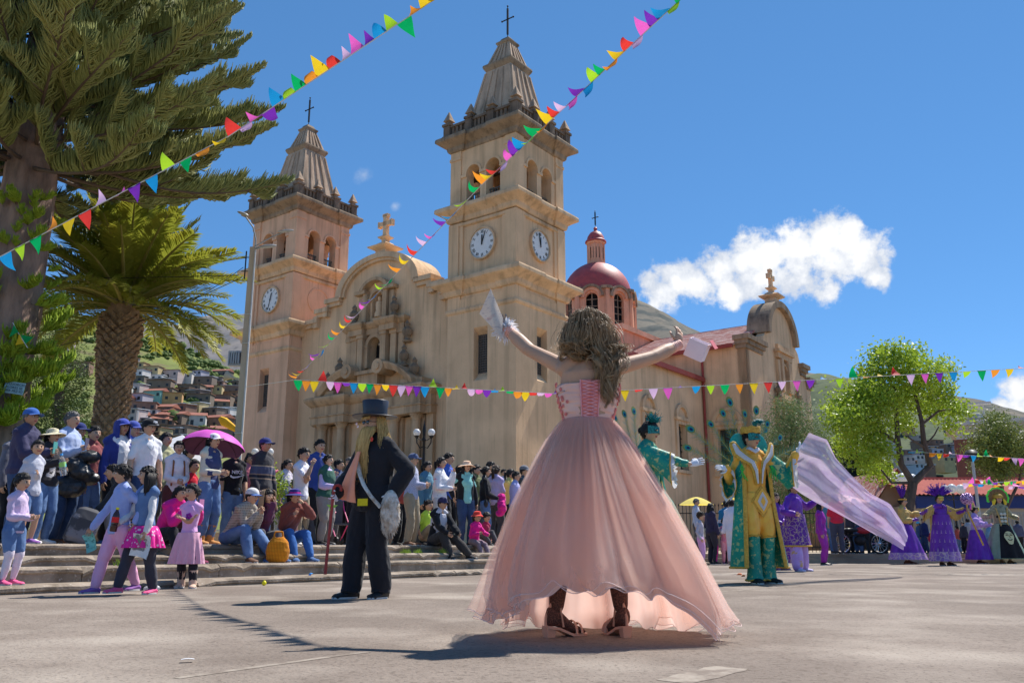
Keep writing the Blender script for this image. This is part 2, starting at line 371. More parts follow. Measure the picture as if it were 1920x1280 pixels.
def clock(parent, M, c, zc, r, hh, mm):
  m = MB()
  def ring(r0, r1, y0, y1, mi): archring(m, M, c, r0, r1, zc, y0, y1, 40, 0, 2*math.pi, mi=mi)
  def disc(rr, y, mi, n=40):
    V = [M @ Vector((c+rr*math.cos(2*math.pi*i/n), y, zc+rr*math.sin(2*math.pi*i/n))) for i in range(n)]; m.add(V, [tuple(range(n))], mi)
  ring(r, r*1.09, -.20, .05, 2); disc(r*1.01, -.10, 0)
  def bar(x0, z0, x1, z1, w, y, mi=1, t=.02):
    a = Vector((x0, 0, z0)); b = Vector((x1, 0, z1)); d = (b-a).normalized(); s = Vector((d.z, 0, -d.x))*w/2
    V = [Vector((c, 0, zc)) + p for p in (a-s, a+s, b+s, b-s)]
    m.add([M @ Vector((p.x, y, p.z)) for p in V] + [M @ Vector((p.x, y-t, p.z)) for p in V], [(0,1,2,3),(7,6,5,4),(0,1,5,4),(1,2,6,5),(2,3,7,6),(3,0,4,7)], mi)
  for k, s in enumerate(['XII', 'I', 'II', 'III', 'IIII', 'V', 'VI', 'VII', 'VIII', 'IX', 'X', 'XI']):
    a = math.pi/2 - k*math.pi/6; rad = Vector((math.cos(a), math.sin(a))); tan = Vector((math.sin(a), -math.cos(a)))
    ws = {'I': .05, 'V': .11, 'X': .11}; tot = sum(ws[q] for q in s); x = -tot/2
    for q in s:
      w = ws[q]; l, rr, mid = x+.008, x+w-.008, x+w/2
      def pt(u, v): p = rad*(r*(.68+.2*v)) + tan*(u*r*1.15); return p.x, p.y
      segs = {'I': [((mid, 0), (mid, 1))], 'V': [((l, 1), (mid, 0)), ((rr, 1), (mid, 0))], 'X': [((l, 0), (rr, 1)), ((rr, 0), (l, 1))]}[q]
      for (A, B) in segs: bar(*pt(*A), *pt(*B), .022*r, -.105, 1, .012)
      x += w
  for k in range(60):
    a = k*math.pi/30; bar(r*.92*math.cos(a), r*.92*math.sin(a), r*.97*math.cos(a), r*.97*math.sin(a), .016*r, -.105, 1, .01)
  am = math.pi/2 - mm*math.pi/30; ah = math.pi/2 - (hh+mm/60)*math.pi/6
  bar(-.12*r*math.cos(am), -.12*r*math.sin(am), .84*r*math.cos(am), .84*r*math.sin(am), .05*r, -.13)
  bar(-.1*r*math.cos(ah), -.1*r*math.sin(ah), .56*r*math.cos(ah), .56*r*math.sin(ah), .085*r, -.155)
  return m.build('clock', [M_CLOCK, M_IRON, M_TRIM], parent)
def iron_cross(name, parent, x, y, z, h, mm=None, ry=0.):
  m = MB(); mm = mm or M_IRON
  m.tube([(x, y, z), (x, y, z+h*.2)], .03, 6); m.b2(x-.055, x+.055, y-.055, y+.055, z+h*.18, z+h*.93); m.tube([(x, y, z+h*.93), (x, y, z+h)], .03, 6); m.ell((x, y, z+h), (.07, .07, .06), 8, 6)
  L = h*.18; m.tube([(x-L, y, z+h*.62), (x+L, y, z+h*.62)], .045, 6); m.ell((x-L, y, z+h*.62), (.07, .07, .07), 8, 6); m.ell((x+L, y, z+h*.62), (.07, .07, .07), 8, 6)
  return m.build(name, mm, parent)
def tower(xo, ms, mt, clocks, blanks):
  t = MB(); s = WT; M0 = [faceM(k) for k in range(4)]
  for k in range(4):
    holes = [rect(2.2, 3.3, 10.5, 13.9)] if k != 2 else []
    t.prism([rect(.0 if k % 2 == 0 else .6, s if k % 2 == 0 else s-.6, 0, 15.95)] + holes, .6, M0[k])
    if holes:                                                   # sloping sill and splay of the slit window
      t.add([M0[k] @ Vector(p) for p in ((2.2, -.002, 10.5), (3.3, -.002, 10.5), (3.3, .5, 11.05), (2.2, .5, 11.05))], [(0, 1, 2, 3)])
      t.add([M0[k] @ Vector(p) for p in ((2.2, .0, 13.9), (3.3, .0, 13.9), (3.3, .5, 13.5), (2.2, .5, 13.5))], [(0, 1, 2, 3)])
  t.b2(.08, s-.08, .08, s-.08, 15.9, 17.1)
  t.b2(-.12, s+.12, -.12, s+.12, 0, 1.1)
  # clock stage
  t.b2(.18, s-.18, .18, s-.18, 17.0, 21.3)
  for x, y in corners(s):
    t.b2(x+(.06 if x == 0 else -.0), x+PW-(0 if x == 0 else .06), y+(.06 if y == 0 else 0), y+PW-(0 if y == 0 else .06), 17.0, 21.25)
    t.b2(x+(-.03 if x == 0 else .3), x+PW-(.3 if x == 0 else -.03), y+(-.03 if y == 0 else .3), y+PW-(.3 if y == 0 else -.03), 17.1, 21.2)
    t.b2(x-(.02 if x == 0 else -.1), x+PW+(-.1 if x == 0 else .02), y-(.02 if y == 0 else -.1), y+PW+(-.1 if y == 0 else .02), 15.35, 16.3)
  # belfry stage
  zb, zt = 22.3, 26.5
  for k in range(4):
    i0 = 0 if k % 2 == 0 else .75
    t.prism([rect(.12+i0, s-.12-i0, zb, zt), arch(1.34, 2.5, zb+.05, 24.55), arch(3.0, 4.16, zb+.05, 24.55)], .75, Matrix.Translation(M0[k].to_3x3() @ Vector((0, .12, 0))) @ M0[k])
    for c in (1.92, 3.58):
      archring(t, M0[k], c, .58, .72, 24.55, .04, .3, 12)
    for c, w in ((1.14, .42), (2.75, .56), (4.36, .42)):
      t.add([M0[k] @ Vector(p) for p in ((c-w/2, .02, 24.4), (c+w/2, .02, 24.4), (c+w/2, .02, 24.58), (c-w/2, .02, 24.58), (c-w/2, .5, 24.4), (c+w/2, .5, 24.4), (c+w/2, .5, 24.58), (c-w/2, .5, 24.58))], [(0,1,2,3),(7,6,5,4),(0,1,5,4),(1,2,6,5),(2,3,7,6),(3,0,4,7)])
  for x, y in corners(s):
    t.b2(x+(.02 if x == 0 else .22), x+PW-(.22 if x == 0 else .02), y+(.02 if y == 0 else .22), y+PW-(.22 if y == 0 else .02), zb, zt-.05)
    t.b2(x-(.04 if x == 0 else -.2), x+PW+(-.2 if x == 0 else .04), y-(.04 if y == 0 else -.2), y+PW+(-.2 if y == 0 else .04), 25.75, 25.95)
  t.b2(.3, s-.3, .3, s-.3, 22.2, 22.36); t.b2(.3, s-.3, .3, s-.3, 26.3, 26.5)
  tw = t.build('tower', ms, church, loc=(xo-s, 0, 0))
  c = MB()
  molding(c, 0, s, 0, s, [(0, 15.0), (.1, 15.08), (.14, 15.2), (.1, 15.32), (0, 15.36)])
  molding(c, 0, s, 0, s, CORN(16.2, 1.05, .75))
  for x, y in corners(s): molding(c, x, x+PW, y, y+PW, [(o+.13, z-.012) for o, z in CORN(16.2, 1.05, .75)[:-1]] + [(.2, 17.27)])
  c.build('cornice', mt, tw)
  c = MB(); molding(c, .1, s-.1, .1, s-.1, [(.0, 20.95), (.1, 21.0), (.1, 21.18), (.02, 21.22)]); molding(c, .1, s-.1, .1, s-.1, CORN(21.3, 1.0, .68))
  for x, y in corners(s): molding(c, x+.05, x+PW-.05, y+.05, y+PW-.05, [(o+.1, z-.012) for o, z in CORN(21.3, 1.0, .68)[:-1]] + [(.2, 22.32)])
  c.build('cornice', mt, tw)
  c = MB(); molding(c, .1, s-.1, .1, s-.1, CORN(26.4, .98, .72))
  for x, y in corners(s): molding(c, x+.05, x+PW-.05, y+.05, y+PW-.05, [(o+.1, z-.012) for o, z in CORN(26.4, .98, .72)[:-1]] + [(.2, 27.4)])
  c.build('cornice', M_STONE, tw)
  # parapet with pedestals, panels and pinnacles
  q = MB(); o = -.1
  pos = [o, s/3, 2*s/3, s-o]
  for i, a in enumerate(pos):
    for j, b in enumerate(pos):
      if i in (0, 3) or j in (0, 3):
        q.b2(a-.27, a+.27, b-.27, b+.27, 27.38, 28.35); q.b2(a-.35, a+.35, b-.35, b+.35, 28.35, 28.52); q.b2(a-.33, a+.33, b-.33, b+.33, 27.38, 27.62)
  for k in range(4):
    Mk = Matrix.Translation(M0[k].to_3x3() @ Vector((0, o, 0))) @ M0[k]
    def fb(x0, x1, y0, y1, z0, z1): q.add([Mk @ Vector(p) for p in ((x0,y0,z0),(x1,y0,z0),(x1,y1,z0),(x0,y1,z0),(x0,y0,z1),(x1,y0,z1),(x1,y1,z1),(x0,y1,z1))], [(3,2,1,0),(4,5,6,7),(0,1,5,4),(1,2,6,5),(2,3,7,6),(3,0,4,7)])
    fb(0, s, -.16, .16, 27.38, 27.66); fb(0, s, -.18, .18, 28.2, 28.36)
    for a in range(3):
      for e in range(4):
        xx = pos[a]+.27+(pos[a+1]-pos[a]-.54)*(e+.5)/4; fb(xx-.1, xx+.1, -.1, .1, 27.66, 28.2)
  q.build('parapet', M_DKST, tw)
  pn = MB(); pn.rings([[(x*r, y*r, z) for x, y in ((-1,-1),(1,-1),(1,1),(-1,1))] for r, z in ((.16, 0), (.14, .22), (.30, .26), (.26, .34), (.03, 1.0), (.01, 1.02))])
  p0 = None
  for i, a in enumerate(pos):
    for j, b in enumerate(pos):
      if i in (0, 3) or j in (0, 3):
        if p0 is None: p0 = ob = pn.build('pinnacle', M_SPIRE, tw)
        else: ob = p0.copy(); COL.objects.link(ob)
        ob.location = (a, b, 28.5)
  # spire
  sp = MB(); h = s/2; prof = [(2.12, 27.4), (2.05, 27.9), (1.12, 32.6), (1.02, 33.0)]
  sq = lambda r, z: [(h-r, h-r, z), (h+r, h-r, z), (h+r, h+r, z), (h-r, h+r, z)]
  sp.rings([sq(r, z) for r, z in prof] + [sq(.98, 33.3), sq(.42, 35.0), sq(.38, 35.2), sq(.1, 35.3)])
  for k in range(4):                                              # raised ribs on each slope
    a = k*math.pi/2; ca, sa = math.cos(a), math.sin(a)
    def rp(u, r, z, o): x, y = u, -(r+o); return (h+ca*x-sa*y, h+sa*x+ca*y, z)
    for (r0, z0, r1, z1) in ((2.05, 27.9, 1.12, 32.6), (.96, 33.35, .43, 34.95)):
      for f in (-.93, -.42, .0, .42, .93):
        w0, w1 = .11, .075; rg = []
        for r, z, w in ((r0, z0, w0), (r1, z1, w1)):
          u = f*r; rg.append([rp(u-w, r, z, -.02), rp(u+w, r, z, -.02), rp(u+w*.8, r, z, .09), rp(u-w*.8, r, z, .09)])
        sp.rings(rg)
  sp.build('spire', M_SPIRE, tw)
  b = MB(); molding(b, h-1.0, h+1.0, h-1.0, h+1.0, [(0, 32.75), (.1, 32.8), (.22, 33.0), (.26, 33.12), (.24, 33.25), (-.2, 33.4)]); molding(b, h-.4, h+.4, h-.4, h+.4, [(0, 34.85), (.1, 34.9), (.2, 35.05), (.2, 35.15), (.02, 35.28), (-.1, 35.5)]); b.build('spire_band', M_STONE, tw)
  iron_cross('cross', tw, h, h, 35.4, 2.8)
  for k in (0, 1, 3):
    gm = MB()
    def gb(x0, x1, z0, z1, y=.47, mi=0): gm.add([M0[k] @ Vector(p) for p in ((x0,y,z0),(x1,y,z0),(x1,y,z1),(x0,y,z1),(x0,y+.05,z0),(x1,y+.05,z0),(x1,y+.05,z1),(x0,y+.05,z1))], [(0,1,2,3),(7,6,5,4),(0,1,5,4),(1,2,6,5),(2,3,7,6),(3,0,4,7)], mi)
    gb(2.2, 3.3, 10.5, 13.9, .57, 1)
    for i in range(7): gb(2.2+i*.17, 2.27+i*.17, 11.0, 13.6)
    for i in range(17): gb(2.2, 3.3, 11.05+i*.155, 11.11+i*.155, .46)
    gm.build('window_grille', [M_GRILLE, M_BLACK], tw)
  bl = MB()
  for k in range(4):
    for c in (1.92, 3.58):
      Mk = M0[k]
      for i in range(6):
        p0_, p1_ = Mk @ Vector((c-.48+i*.19, .5, 22.35)), Mk @ Vector((c-.48+i*.19, .5, 23.15)); bl.tube([p0_, p0_.lerp(p1_, .35), p1_], [.035, .06, .035], 6)
      a_, b_ = Mk @ Vector((c-.6, .5, 23.2)), Mk @ Vector((c+.6, .5, 23.2)); bl.tube([a_, b_], .06, 6)
  bl.build('balustrade', M_GRILLE, tw)
  bm_ = MB()
  for z in (24.5,): bm_.b2(.9, s-.9, 1.2, 1.35, z, z+.18); bm_.b2(1.2, 1.35, .9, s-.9, z, z+.18)
  bm_.build('bell_beam', M_WOOD, tw)
  be = MB(); be.lathe([(.02, .9), (.16, .88), (.24, .7), (.28, .35), (.42, .0), (.38, .0)], (h, h, 23.4), 16); be.tube([(h, h, 24.3), (h, h, 26.3)], .05, 6); be.build('bell', M_IRON, tw, True)
  for k, hh, mm in clocks: clock(tw, Matrix.Translation(M0[k].to_3x3() @ Vector((0, .18, 0))) @ M0[k], s/2, 19.45, 1.0, hh, mm)
  for k in blanks:
    m = MB(); archring(m, Matrix.Translation(M0[k].to_3x3() @ Vector((0, .18, 0))) @ M0[k], s/2, .98, 1.1, 19.45, -.06, .05, 32, 0, 2*math.pi); m.build('blank_roundel', ms, tw)
  return tw
tower(0, M_ST, M_TRIM, [(0, 12, 3), (1, 11, 58)], [])
tower(-21.4, M_STP, M_TRIM, [(0, 12, 33)], [1])
# ---- facade between the towers
FX = -13.2; FY = 1.2; I4 = Matrix.Identity(4); TF = Matrix.Translation((0, FY, 0))
arc = [(FX+4.0*math.cos(math.pi*i/24), 18.5+2.45*math.sin(math.pi*i/24)) for i in range(25)]
out = [(-21.4, 0), (-5.5, 0), (-5.5, 17.2), (-6.9, 17.2), (-6.9, 17.9), (-8.0, 17.9), (-8.0, 18.5)] + arc + [(-18.4, 18.5), (-18.4, 17.9), (-19.5, 17.9), (-19.5, 17.2), (-21.4, 17.2)]
f = MB(); door = arch(FX-1.5, FX+1.5, .4, 5.6, 14); win = arch(FX-.62, FX+.62, 12.8, 14.35, 12); nich = arch(FX-.62, FX+.62, 16.5, 17.75, 10)
f.prism([out, door, win, nich], .9, TF); f.build('facade_wall', M_ST, church)
c = MB()
archring(c, TF, FX, 3.62, 4.22, 18.5, -.42, 2.2, 30, rise=.64)
archring(c, TF, FX, 3.42, 3.75, 18.5, -.26, .3, 30, rise=.62)
for x0, x1, z in ((-9.4, -7.85, 18.5), (-8.15, -6.75, 17.9), (-7.0, -5.2, 17.2), (-18.55, -17.0, 18.5), (-19.65, -18.25, 17.9), (-21.6, -19.4, 17.2)):
  c.b2(x0-.05, x1+.05, FY-.42, FY+1.0, z-.22, z+.12); c.b2(x0+.04, x1-.04, FY-.26, FY+.9, z-.5, z-.22)
for x, z0, z1 in ((-7.9, 17.3, 18.0), (-6.8, 16.6, 17.5), (-18.5, 17.3, 18.0), (-19.6, 16.6, 17.5)):
  c.b2(x-.22, x+.22, FY-.34, FY+.8, z0, z1)
c.build('gable_coping', M_TRIM, church)
def stone_cross(x, y, z, name, ry=False):
  m = MB(); sq = lambda r, zz: [(x-r, y-r, zz), (x+r, y-r, zz), (x+r, y+r, zz), (x-r, y+r, zz)]
  m.rings([sq(r, z+h) for r, h in ((.75, 0), (.75, .1), (.5, .2), (.5, .75), (.9, .95), (.95, 1.05), (.5, 1.25), (.42, 1.35), (.2, 1.5), (.22, 1.65), (.42, 1.8), (.42, 1.88), (.2, 1.95))])
  def bx(a, b, c_, d): 
    if ry: m.b2(x-.16, x+.16, y+a, y+b, z+c_, z+d)
    else: m.b2(x+a, x+b, y-.16, y+.16, z+c_, z+d)
  bx(-.17, .17, 1.9, 3.6); bx(-.62, .62, 2.75, 3.08); bx(-.25, .25, 3.45, 3.68); bx(-.72, -.55, 2.68, 3.15); bx(.55, .72, 2.68, 3.15); bx(-.26, .26, 1.9, 2.05)
  return m.build(name, M_STL, church)
stone_cross(FX, FY+.5, 20.8, 'gable_cross')
d = MB(); d.prism([arch(FX-1.55, FX+1.55, .3, 5.6, 14)], .1, Matrix.Translation((0, FY+.7, 0)))
for i in range(8):
  for j in range(9): d.b2(FX-1.35+i*.36, FX-1.1+i*.36, FY+.66, FY+.72, .7+j*.6, 1.15+j*.6)
d.build('church_door', M_WOOD, church)
d = MB(); d.b2(FX-.8, FX+.8, FY+.6, FY+.7, 12.6, 15.2)
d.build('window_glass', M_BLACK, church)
d = MB(); d.b2(FX-.9, FX+.9, FY+.55, FY+.65, 16.3, 18.6); d.build('niche_back', M_STONE, church)
por = MB()
def cyl(x, y, z0, z1, r): por.lathe([(r*1.35, z0), (r*1.35, z0+.12), (r*1.1, z0+.25), (r, z0+.3), (r*1.02, z0+(z1-z0)*.35), (r*.86, z1-.45), (r*.95, z1-.42), (r*.86, z1-.36), (r*1.3, z1-.1), (r*1.45, z1-.08), (r*1.45, z1)], (x, y, 0), 14)
for sx in (-1, 1):
  for dx in (2.6, 4.6):
    x = FX+sx*dx
    por.b2(x-.5, x+.5, FY-1.1, FY, .4, 2.6); por.b2(x-.58, x+.58, FY-1.18, FY, 2.45, 2.65); cyl(x, FY-.6, 2.6, 9.0, .33); por.b2(x-.42, x+.42, FY-.28, FY, 2.6, 9.0)
  por.b2(FX+sx*3.6-.35, FX+sx*3.6+.35, FY-.14, FY, 1, 8.8)
  x = FX+sx*5.5; por.b2(x-.3, x+.3, FY-.3, FY, .4, 9.0)
for x0, x1, p in ((-5.8, 5.8, .55), (-5.35, -1.9, 1.1), (1.9, 5.35, 1.1)):
  X0, X1 = FX+x0, FX+x1
  por.rings([[(X0-o, FY+.05, z), (X0-o, FY-p-o, z), (X1+o, FY-p-o, z), (X1+o, FY+.05, z)] for o, z in ((-.05, 9.0), (.02, 9.05), (.02, 9.5), (.1, 9.55), (.1, 9.62), (-.02, 9.66), (-.02, 10.3), (.14, 10.4), (.35, 10.62), (.42, 10.75), (.42, 10.9), (.2, 11.0))])
archring(por, TF, FX, 1.5, 1.95, 5.6, -.35, .1, 18)
for sx in (-1, 1): por.b2(FX+sx*1.72-.22, FX+sx*1.72+.22, FY-.35, FY+.1, .4, 5.6); por.b2(FX+sx*1.72-.3, FX+sx*1.72+.3, FY-.42, FY+.1, 5.45, 5.65)
# broken scroll pediment
for sx in (-1, 1):
  rg = []
  for i in range(13):
    t = i/12; x = FX+sx*(4.7-3.1*t); z = 11.15+1.45*t+.35*math.sin(t*3.1); rg.append([(x, FY-.1, z-.28), (x, FY-1.15, z-.28), (x, FY-1.35, z+.1), (x, FY-1.35, z+.22), (x, FY-.1, z+.3)])
  por.rings(rg); por.tube([(FX+sx*1.55, FY-1.4, 12.5), (FX+sx*1.55, FY-.1, 12.5)], .52, 16); por.tube([(FX+sx*1.55, FY-1.5, 12.5), (FX+sx*1.55, FY-1.35, 12.5)], .25, 12)
  por.b2(FX+sx*4.3-1.0, FX+sx*4.3+1.0, FY-.9, FY, 10.9, 11.4)
por.b2(FX-1.0, FX+1.0, FY-.8, FY, 10.95, 12.2); por.b2(FX-1.3, FX+1.3, FY-1.0, FY, 12.2, 12.45)
# upper order
for sx in (-1, 1):
  for dx, p in ((1.15, .55), (1.95, .35), (2.6, .22)):
    x = FX+sx*dx; por.b2(x-.26, x+.26, FY-p, FY, 12.3, 15.2); por.b2(x-.34, x+.34, FY-p-.08, FY, 14.95, 15.22); por.b2(x-.33, x+.33, FY-p-.08, FY, 12.3, 12.6)
archring(por, TF, FX, .62, .9, 14.35, -.3, .1, 16)
for sx in (-1, 1): por.b2(FX+sx*.76-.14, FX+sx*.76+.14, FY-.3, FY+.05, 12.8, 14.35); por.b2(FX+sx*.76-.2, FX+sx*.76+.2, FY-.36, FY+.05, 14.25, 14.42)
for x0, x1, p in ((-2.9, 2.9, .3), (-2.3, -.85, .7), (.85, 2.3, .7)):
  X0, X1 = FX+x0, FX+x1
  por.rings([[(X0-o, FY+.05, z), (X0-o, FY-p-o, z), (X1+o, FY-p-o, z), (X1+o, FY+.05, z)] for o, z in ((0, 15.2), (0, 15.6), (.1, 15.66), (.3, 15.9), (.3, 16.05), (.05, 16.15))])
# top niche
for sx in (-1, 1):
  x = FX+sx*1.0; por.b2(x-.2, x+.2, FY-.4, FY, 16.1, 18.3); x = FX+sx*1.55; por.b2(x-.2, x+.2, FY-.25, FY, 16.1, 18.2)
archring(por, TF, FX, .62, .78, 17.75, -.22, .1, 14); archring(por, TF, FX, 1.2, 1.5, 18.2, -.6, .1, 14, .3, math.pi-.3, .75)
for sx in (-1, 1): por.b2(FX+sx*1.45-.55, FX+sx*1.45+.55, FY-.55, FY+.02, 18.28, 18.55)
por.build('portal', stucco('portal_stone', (.62, .42, .25), (.45, .30, .18), (.19, .135, .085)), church)
um = MB(); um.lathe([(.28, 0), (.34, .1), (.2, .2), (.16, .35), (.34, .6), (.36, .85), (.2, 1.05), (.14, 1.15), (.2, 1.3), (.06, 1.5), (.01, 1.6)], (0, 0, 0), 12)
u0 = um.build('urn', M_STONE, church, True); u0.location = (FX-4.3, FY-.6, 11.35)
for x, y, z in ((FX+4.3, FY-.6, 11.35), (FX+3.2, FY-.5, 12.4), (FX-3.2, FY-.5, 12.3), (FX+2.0, FY-.4, 16.1), (FX-2.0, FY-.4, 16.1), (FX+3.3, FY-.35, 14.1)):
  o = u0.copy(); COL.objects.link(o); o.location = (x, y, z)
stt = MB(); stt.lathe([(.34, 0), (.36, .2), (.26, .5), (.3, .9), (.24, 1.15), (.1, 1.22), (.15, 1.34), (.13, 1.5), (.02, 1.56)], (FX, FY+.15, 16.5), 12); stt.build('statue', M_STL, church, True)
# ---- nave, aisle, transept
TY = 26.6; TX = 3.95; TD = 16.1; TE = 17.0
n = MB(); n.b2(-19, -6.5, 2.2, 48, 0, 17.2)
def win_hole(c, w, z0, z1): return rect(c-w/2, c+w/2, z0, z1)
MA = Matrix(((0, -1, 0, 0), (1, 0, 0, 5.5), (0, 0, 1, 0), (0, 0, 0, 1)))       # aisle wall: local x along +Y, depth towards -X
aw = [14.2-5.5, 19.7-5.5+.4]
def inv_y(px, z, x0):   # y (local) on plane x=x0 seen at column px
  best = None
  for i in range(600):
    y = 5+i*.07; wx = C0.x+.8*x0+.6*y; wy = C0.y-.6*x0+.8*y; q = 960+1600*wx/(.972*wy+.235*(z-.45))
    if best is None or abs(q-px) < best[0]: best = (abs(q-px), y)
  return best[1]
aw = [inv_y(1217, 8.5, 0)-5.5, inv_y(1279, 8.5, 0)-5.5]
n.prism([rect(0, TY-5.5, 0, 14.2)] + [win_hole(c, 1.5, 6.4, 10.0) for c in aw], .7, MA)
n.b2(-6, -.8, 5.5, TY, 13.6, 14.0)
MT = Matrix.Translation((0, TY, 0)); twx = TX-1.95
n.prism([rect(-8, TX, 0, TE), win_hole(twx, 1.75, 6.4, 10.0)], .7, MT)
n.b2(-8, TX-.75, TY+TD-.6, TY+TD, 0, TE)
n.b2(-.12, .0, 5.5, TY, 0, 1.4); n.b2(.0, .14, 5.6, TY-.001, 0, 1.4); n.b2(.141, TX+.14, TY-.14, TY+.0, 0, 1.4)
n.build('nave_walls', M_STL, church)
# gable end of the transept
ME = Matrix(((0, -1, 0, TX), (1, 0, 0, TY), (0, 0, 1, 0), (0, 0, 0, 1)))
gc = 8.6; GA = [(gc+3.7*math.cos(math.pi*i/24), 18.9+3.3*math.sin(math.pi*i/24)) for i in range(25)]
go = [(0, 0), (TD, 0), (TD, 16.2), (15.0, 16.2), (14.9, 17.2), (13.6, 17.4), (13.2, 18.4), (12.5, 18.9)] + GA + [(4.4, 18.5), (4.2, 17.6), (0, 17.6)]
e = MB(); e.prism([go, arch(gc-1.2, gc+1.2, .4, 5.0, 12), arch(gc-.75, gc+.75, 8.6, 11.0, 12), arch(gc-.5, gc+.5, 14.4, 16.0, 10)], .74, ME); e.build('transept_gable', M_STL, church)
e = MB(); archring(e, ME, gc, 3.3, 3.95, 18.9, -.45, 1.6, 30, rise=.9)
def eb(x0, x1, y0, y1, z0, z1): e.add([ME @ Vector(p) for p in ((x0,y0,z0),(x1,y0,z0),(x1,y1,z0),(x0,y1,z0),(x0,y0,z1),(x1,y0,z1),(x1,y1,z1),(x0,y1,z1))], [(3,2,1,0),(4,5,6,7),(0,1,5,4),(1,2,6,5),(2,3,7,6),(3,0,4,7)])
for a, b, z in ((-.5, 4.0, 17.5), (14.7, 16.6, 16.2), (13.0, 15.1, 17.3)): eb(a, b, -.5, .9, z-.2, z+.2); eb(a+.15, b-.15, -.3, .8, z-.55, z-.2); eb(a+.3, b-.3, -.12, .79, z-.9, z-.55)
e.build('gable_coping', M_STONE, church)
e = MB()
for sx in (-1, 1):
  for dx, p, z0, z1 in ((1.9, .6, .4, 7.3), (3.2, .45, .4, 7.3), (1.4, .55, 8.4, 12.4), (2.3, .4, 8.4, 12.4), (.85, .4, 14.0, 17.0), (1.5, .28, 14.0, 16.8)): eb(gc+sx*dx-.26, gc+sx*dx+.26, -p, .1, z0, z1)
for hw, z, p in ((3.9, 7.3, .8), (2.9, 12.4, .75), (2.0, 17.0, .55)): eb(gc-hw+.2, gc+hw-.2, -p+.2, .1, z, z+.5); eb(gc-hw, gc+hw, -p, .1, z+.5, z+.75); eb(gc-hw*.7, gc+hw*.7, -p+.3, .1, z+.75, z+1.3)
archring(e, ME, gc, .75, 1.0, 11.0, -.3, .1, 14); archring(e, ME, gc, .5, .66, 16.0, -.25, .1, 14); archring(e, ME, gc, 1.2, 1.5, 5.0, -.3, .1, 14)
e.build('side_portal', stucco('side_portal_stone', (.68, .46, .27), (.5, .33, .2), (.25, .17, .1)), church)
for z, y in ((8.2, -3.3), (8.2, 3.3), (13.2, -2.4), (13.2, 2.4)):
  o = u0.copy(); COL.objects.link(o); o.location = (TX+.4, TY+gc+y, z)
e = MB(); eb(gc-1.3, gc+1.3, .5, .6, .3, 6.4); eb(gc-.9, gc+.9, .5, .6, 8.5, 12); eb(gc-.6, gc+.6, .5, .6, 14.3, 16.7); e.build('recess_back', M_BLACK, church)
stone_cross(TX-.5, TY+gc, 22.1, 'gable_cross', True)
# aisle and transept windows
for (Mk, c, w, arched) in ((MA, aw[0], 1.5, 1), (MA, aw[1], 1.5, 1), (MT, twx, 1.75, 1)):
  m = MB()
  def fb(x0, x1, y0, y1, z0, z1, mi=0): m.add([Mk @ Vector(p) for p in ((x0,y0,z0),(x1,y0,z0),(x1,y1,z0),(x0,y1,z0),(x0,y0,z1),(x1,y0,z1),(x1,y1,z1),(x0,y1,z1))], [(3,2,1,0),(4,5,6,7),(0,1,5,4),(1,2,6,5),(2,3,7,6),(3,0,4,7)], mi)
  fb(c-w/2-.38, c-w/2-.002, -.14, .1, 6.4, 10.3); fb(c+w/2+.002, c+w/2+.38, -.14, .1, 6.4, 10.3); fb(c-w/2, c+w/2, -.12, .1, 10.0, 10.3)
  fb(c-w/2-.5, c+w/2+.5, -.26, .1, 10.3, 10.55); fb(c-w/2-.42, c+w/2+.42, -.22, .1, 6.15, 6.4)
  archring(m, Mk, c, w/2+.12, w/2+.42, 10.55, -.2, .1, 14, rise=.95)
  fr = m.build('window', M_TRIM, church)
  m = MB(); fb(c-w/2, c+w/2, .45, .5, 6.4, 10.0); gl = m.build('pane', mat('old_glass', (.02, .02, .025), (.05, .045, .045), scale=4, rough=.35, spec=.5), fr)
  m = MB()
  for i in range(1, 4): fb(c-w/2+w*i/4-.03, c-w/2+w*i/4+.03, .38, .45, 6.4, 10.0)
  for i in range(1, 7): fb(c-w/2, c+w/2, .36, .43, 6.4+3.6*i/7-.03, 6.4+3.6*i/7+.03)
  m.build('glazing_bar', M_IRON, fr)
# roofs
M_TILE = mat('red_tile', (.42, .155, .125), (.33, .10, .085), scale=2.5, rough=.85, bump=.012, bscale=14,
  pattern=pats(pat_noise((.60, .47, .42), scale=2.2, lo=.46, hi=.58, stretch=(.5, 2.4, 2.4), amt=.9), pat_noise((.22, .09, .07), scale=5, lo=.58, hi=.72, amt=.5)))
m = MB(); ry = TY+TD/2; rz = 20.6
NR = 18
for sgn in (-1, 1):
  for i in range(NR):
    t0, t1 = i/NR, (i+1)/NR+.012; y0, y1 = ry+sgn*(TD/2+.45)*(1-t0), ry+sgn*(TD/2+.45)*(1-t1); z0, z1 = TE-.05+(rz-TE)*t0, TE-.05+(rz-TE)*t1
    m.add([(-12, y0, z0+.10), (TX-.8, y0, z0+.10), (TX-.8, y1, z1+.05), (-12, y1, z1+.05), (-12, y0, z0-.05), (TX-.8, y0, z0-.05), (TX-.8, y1, z1-.12), (-12, y1, z1-.12)], [(3,2,1,0),(4,5,6,7),(0,1,5,4),(1,2,6,5),(2,3,7,6),(3,0,4,7)])
m.build('transept_roof', M_TILE, church)
m = MB(); m.b2(-8, TX-.9, TY-.62, TY-.44, TE-.3, TE+.02); m.b2(-.3, .42, 5.6, TY-.45, 14.2, 14.42); m.b2(.3, .46, 5.6, TY-.45, 14.02, 14.3)
m.tube([(.16, TY-.25, 16.9), (.16, TY-.25, 1.0)], .11, 8); m.build('gutter', M_RED, church)
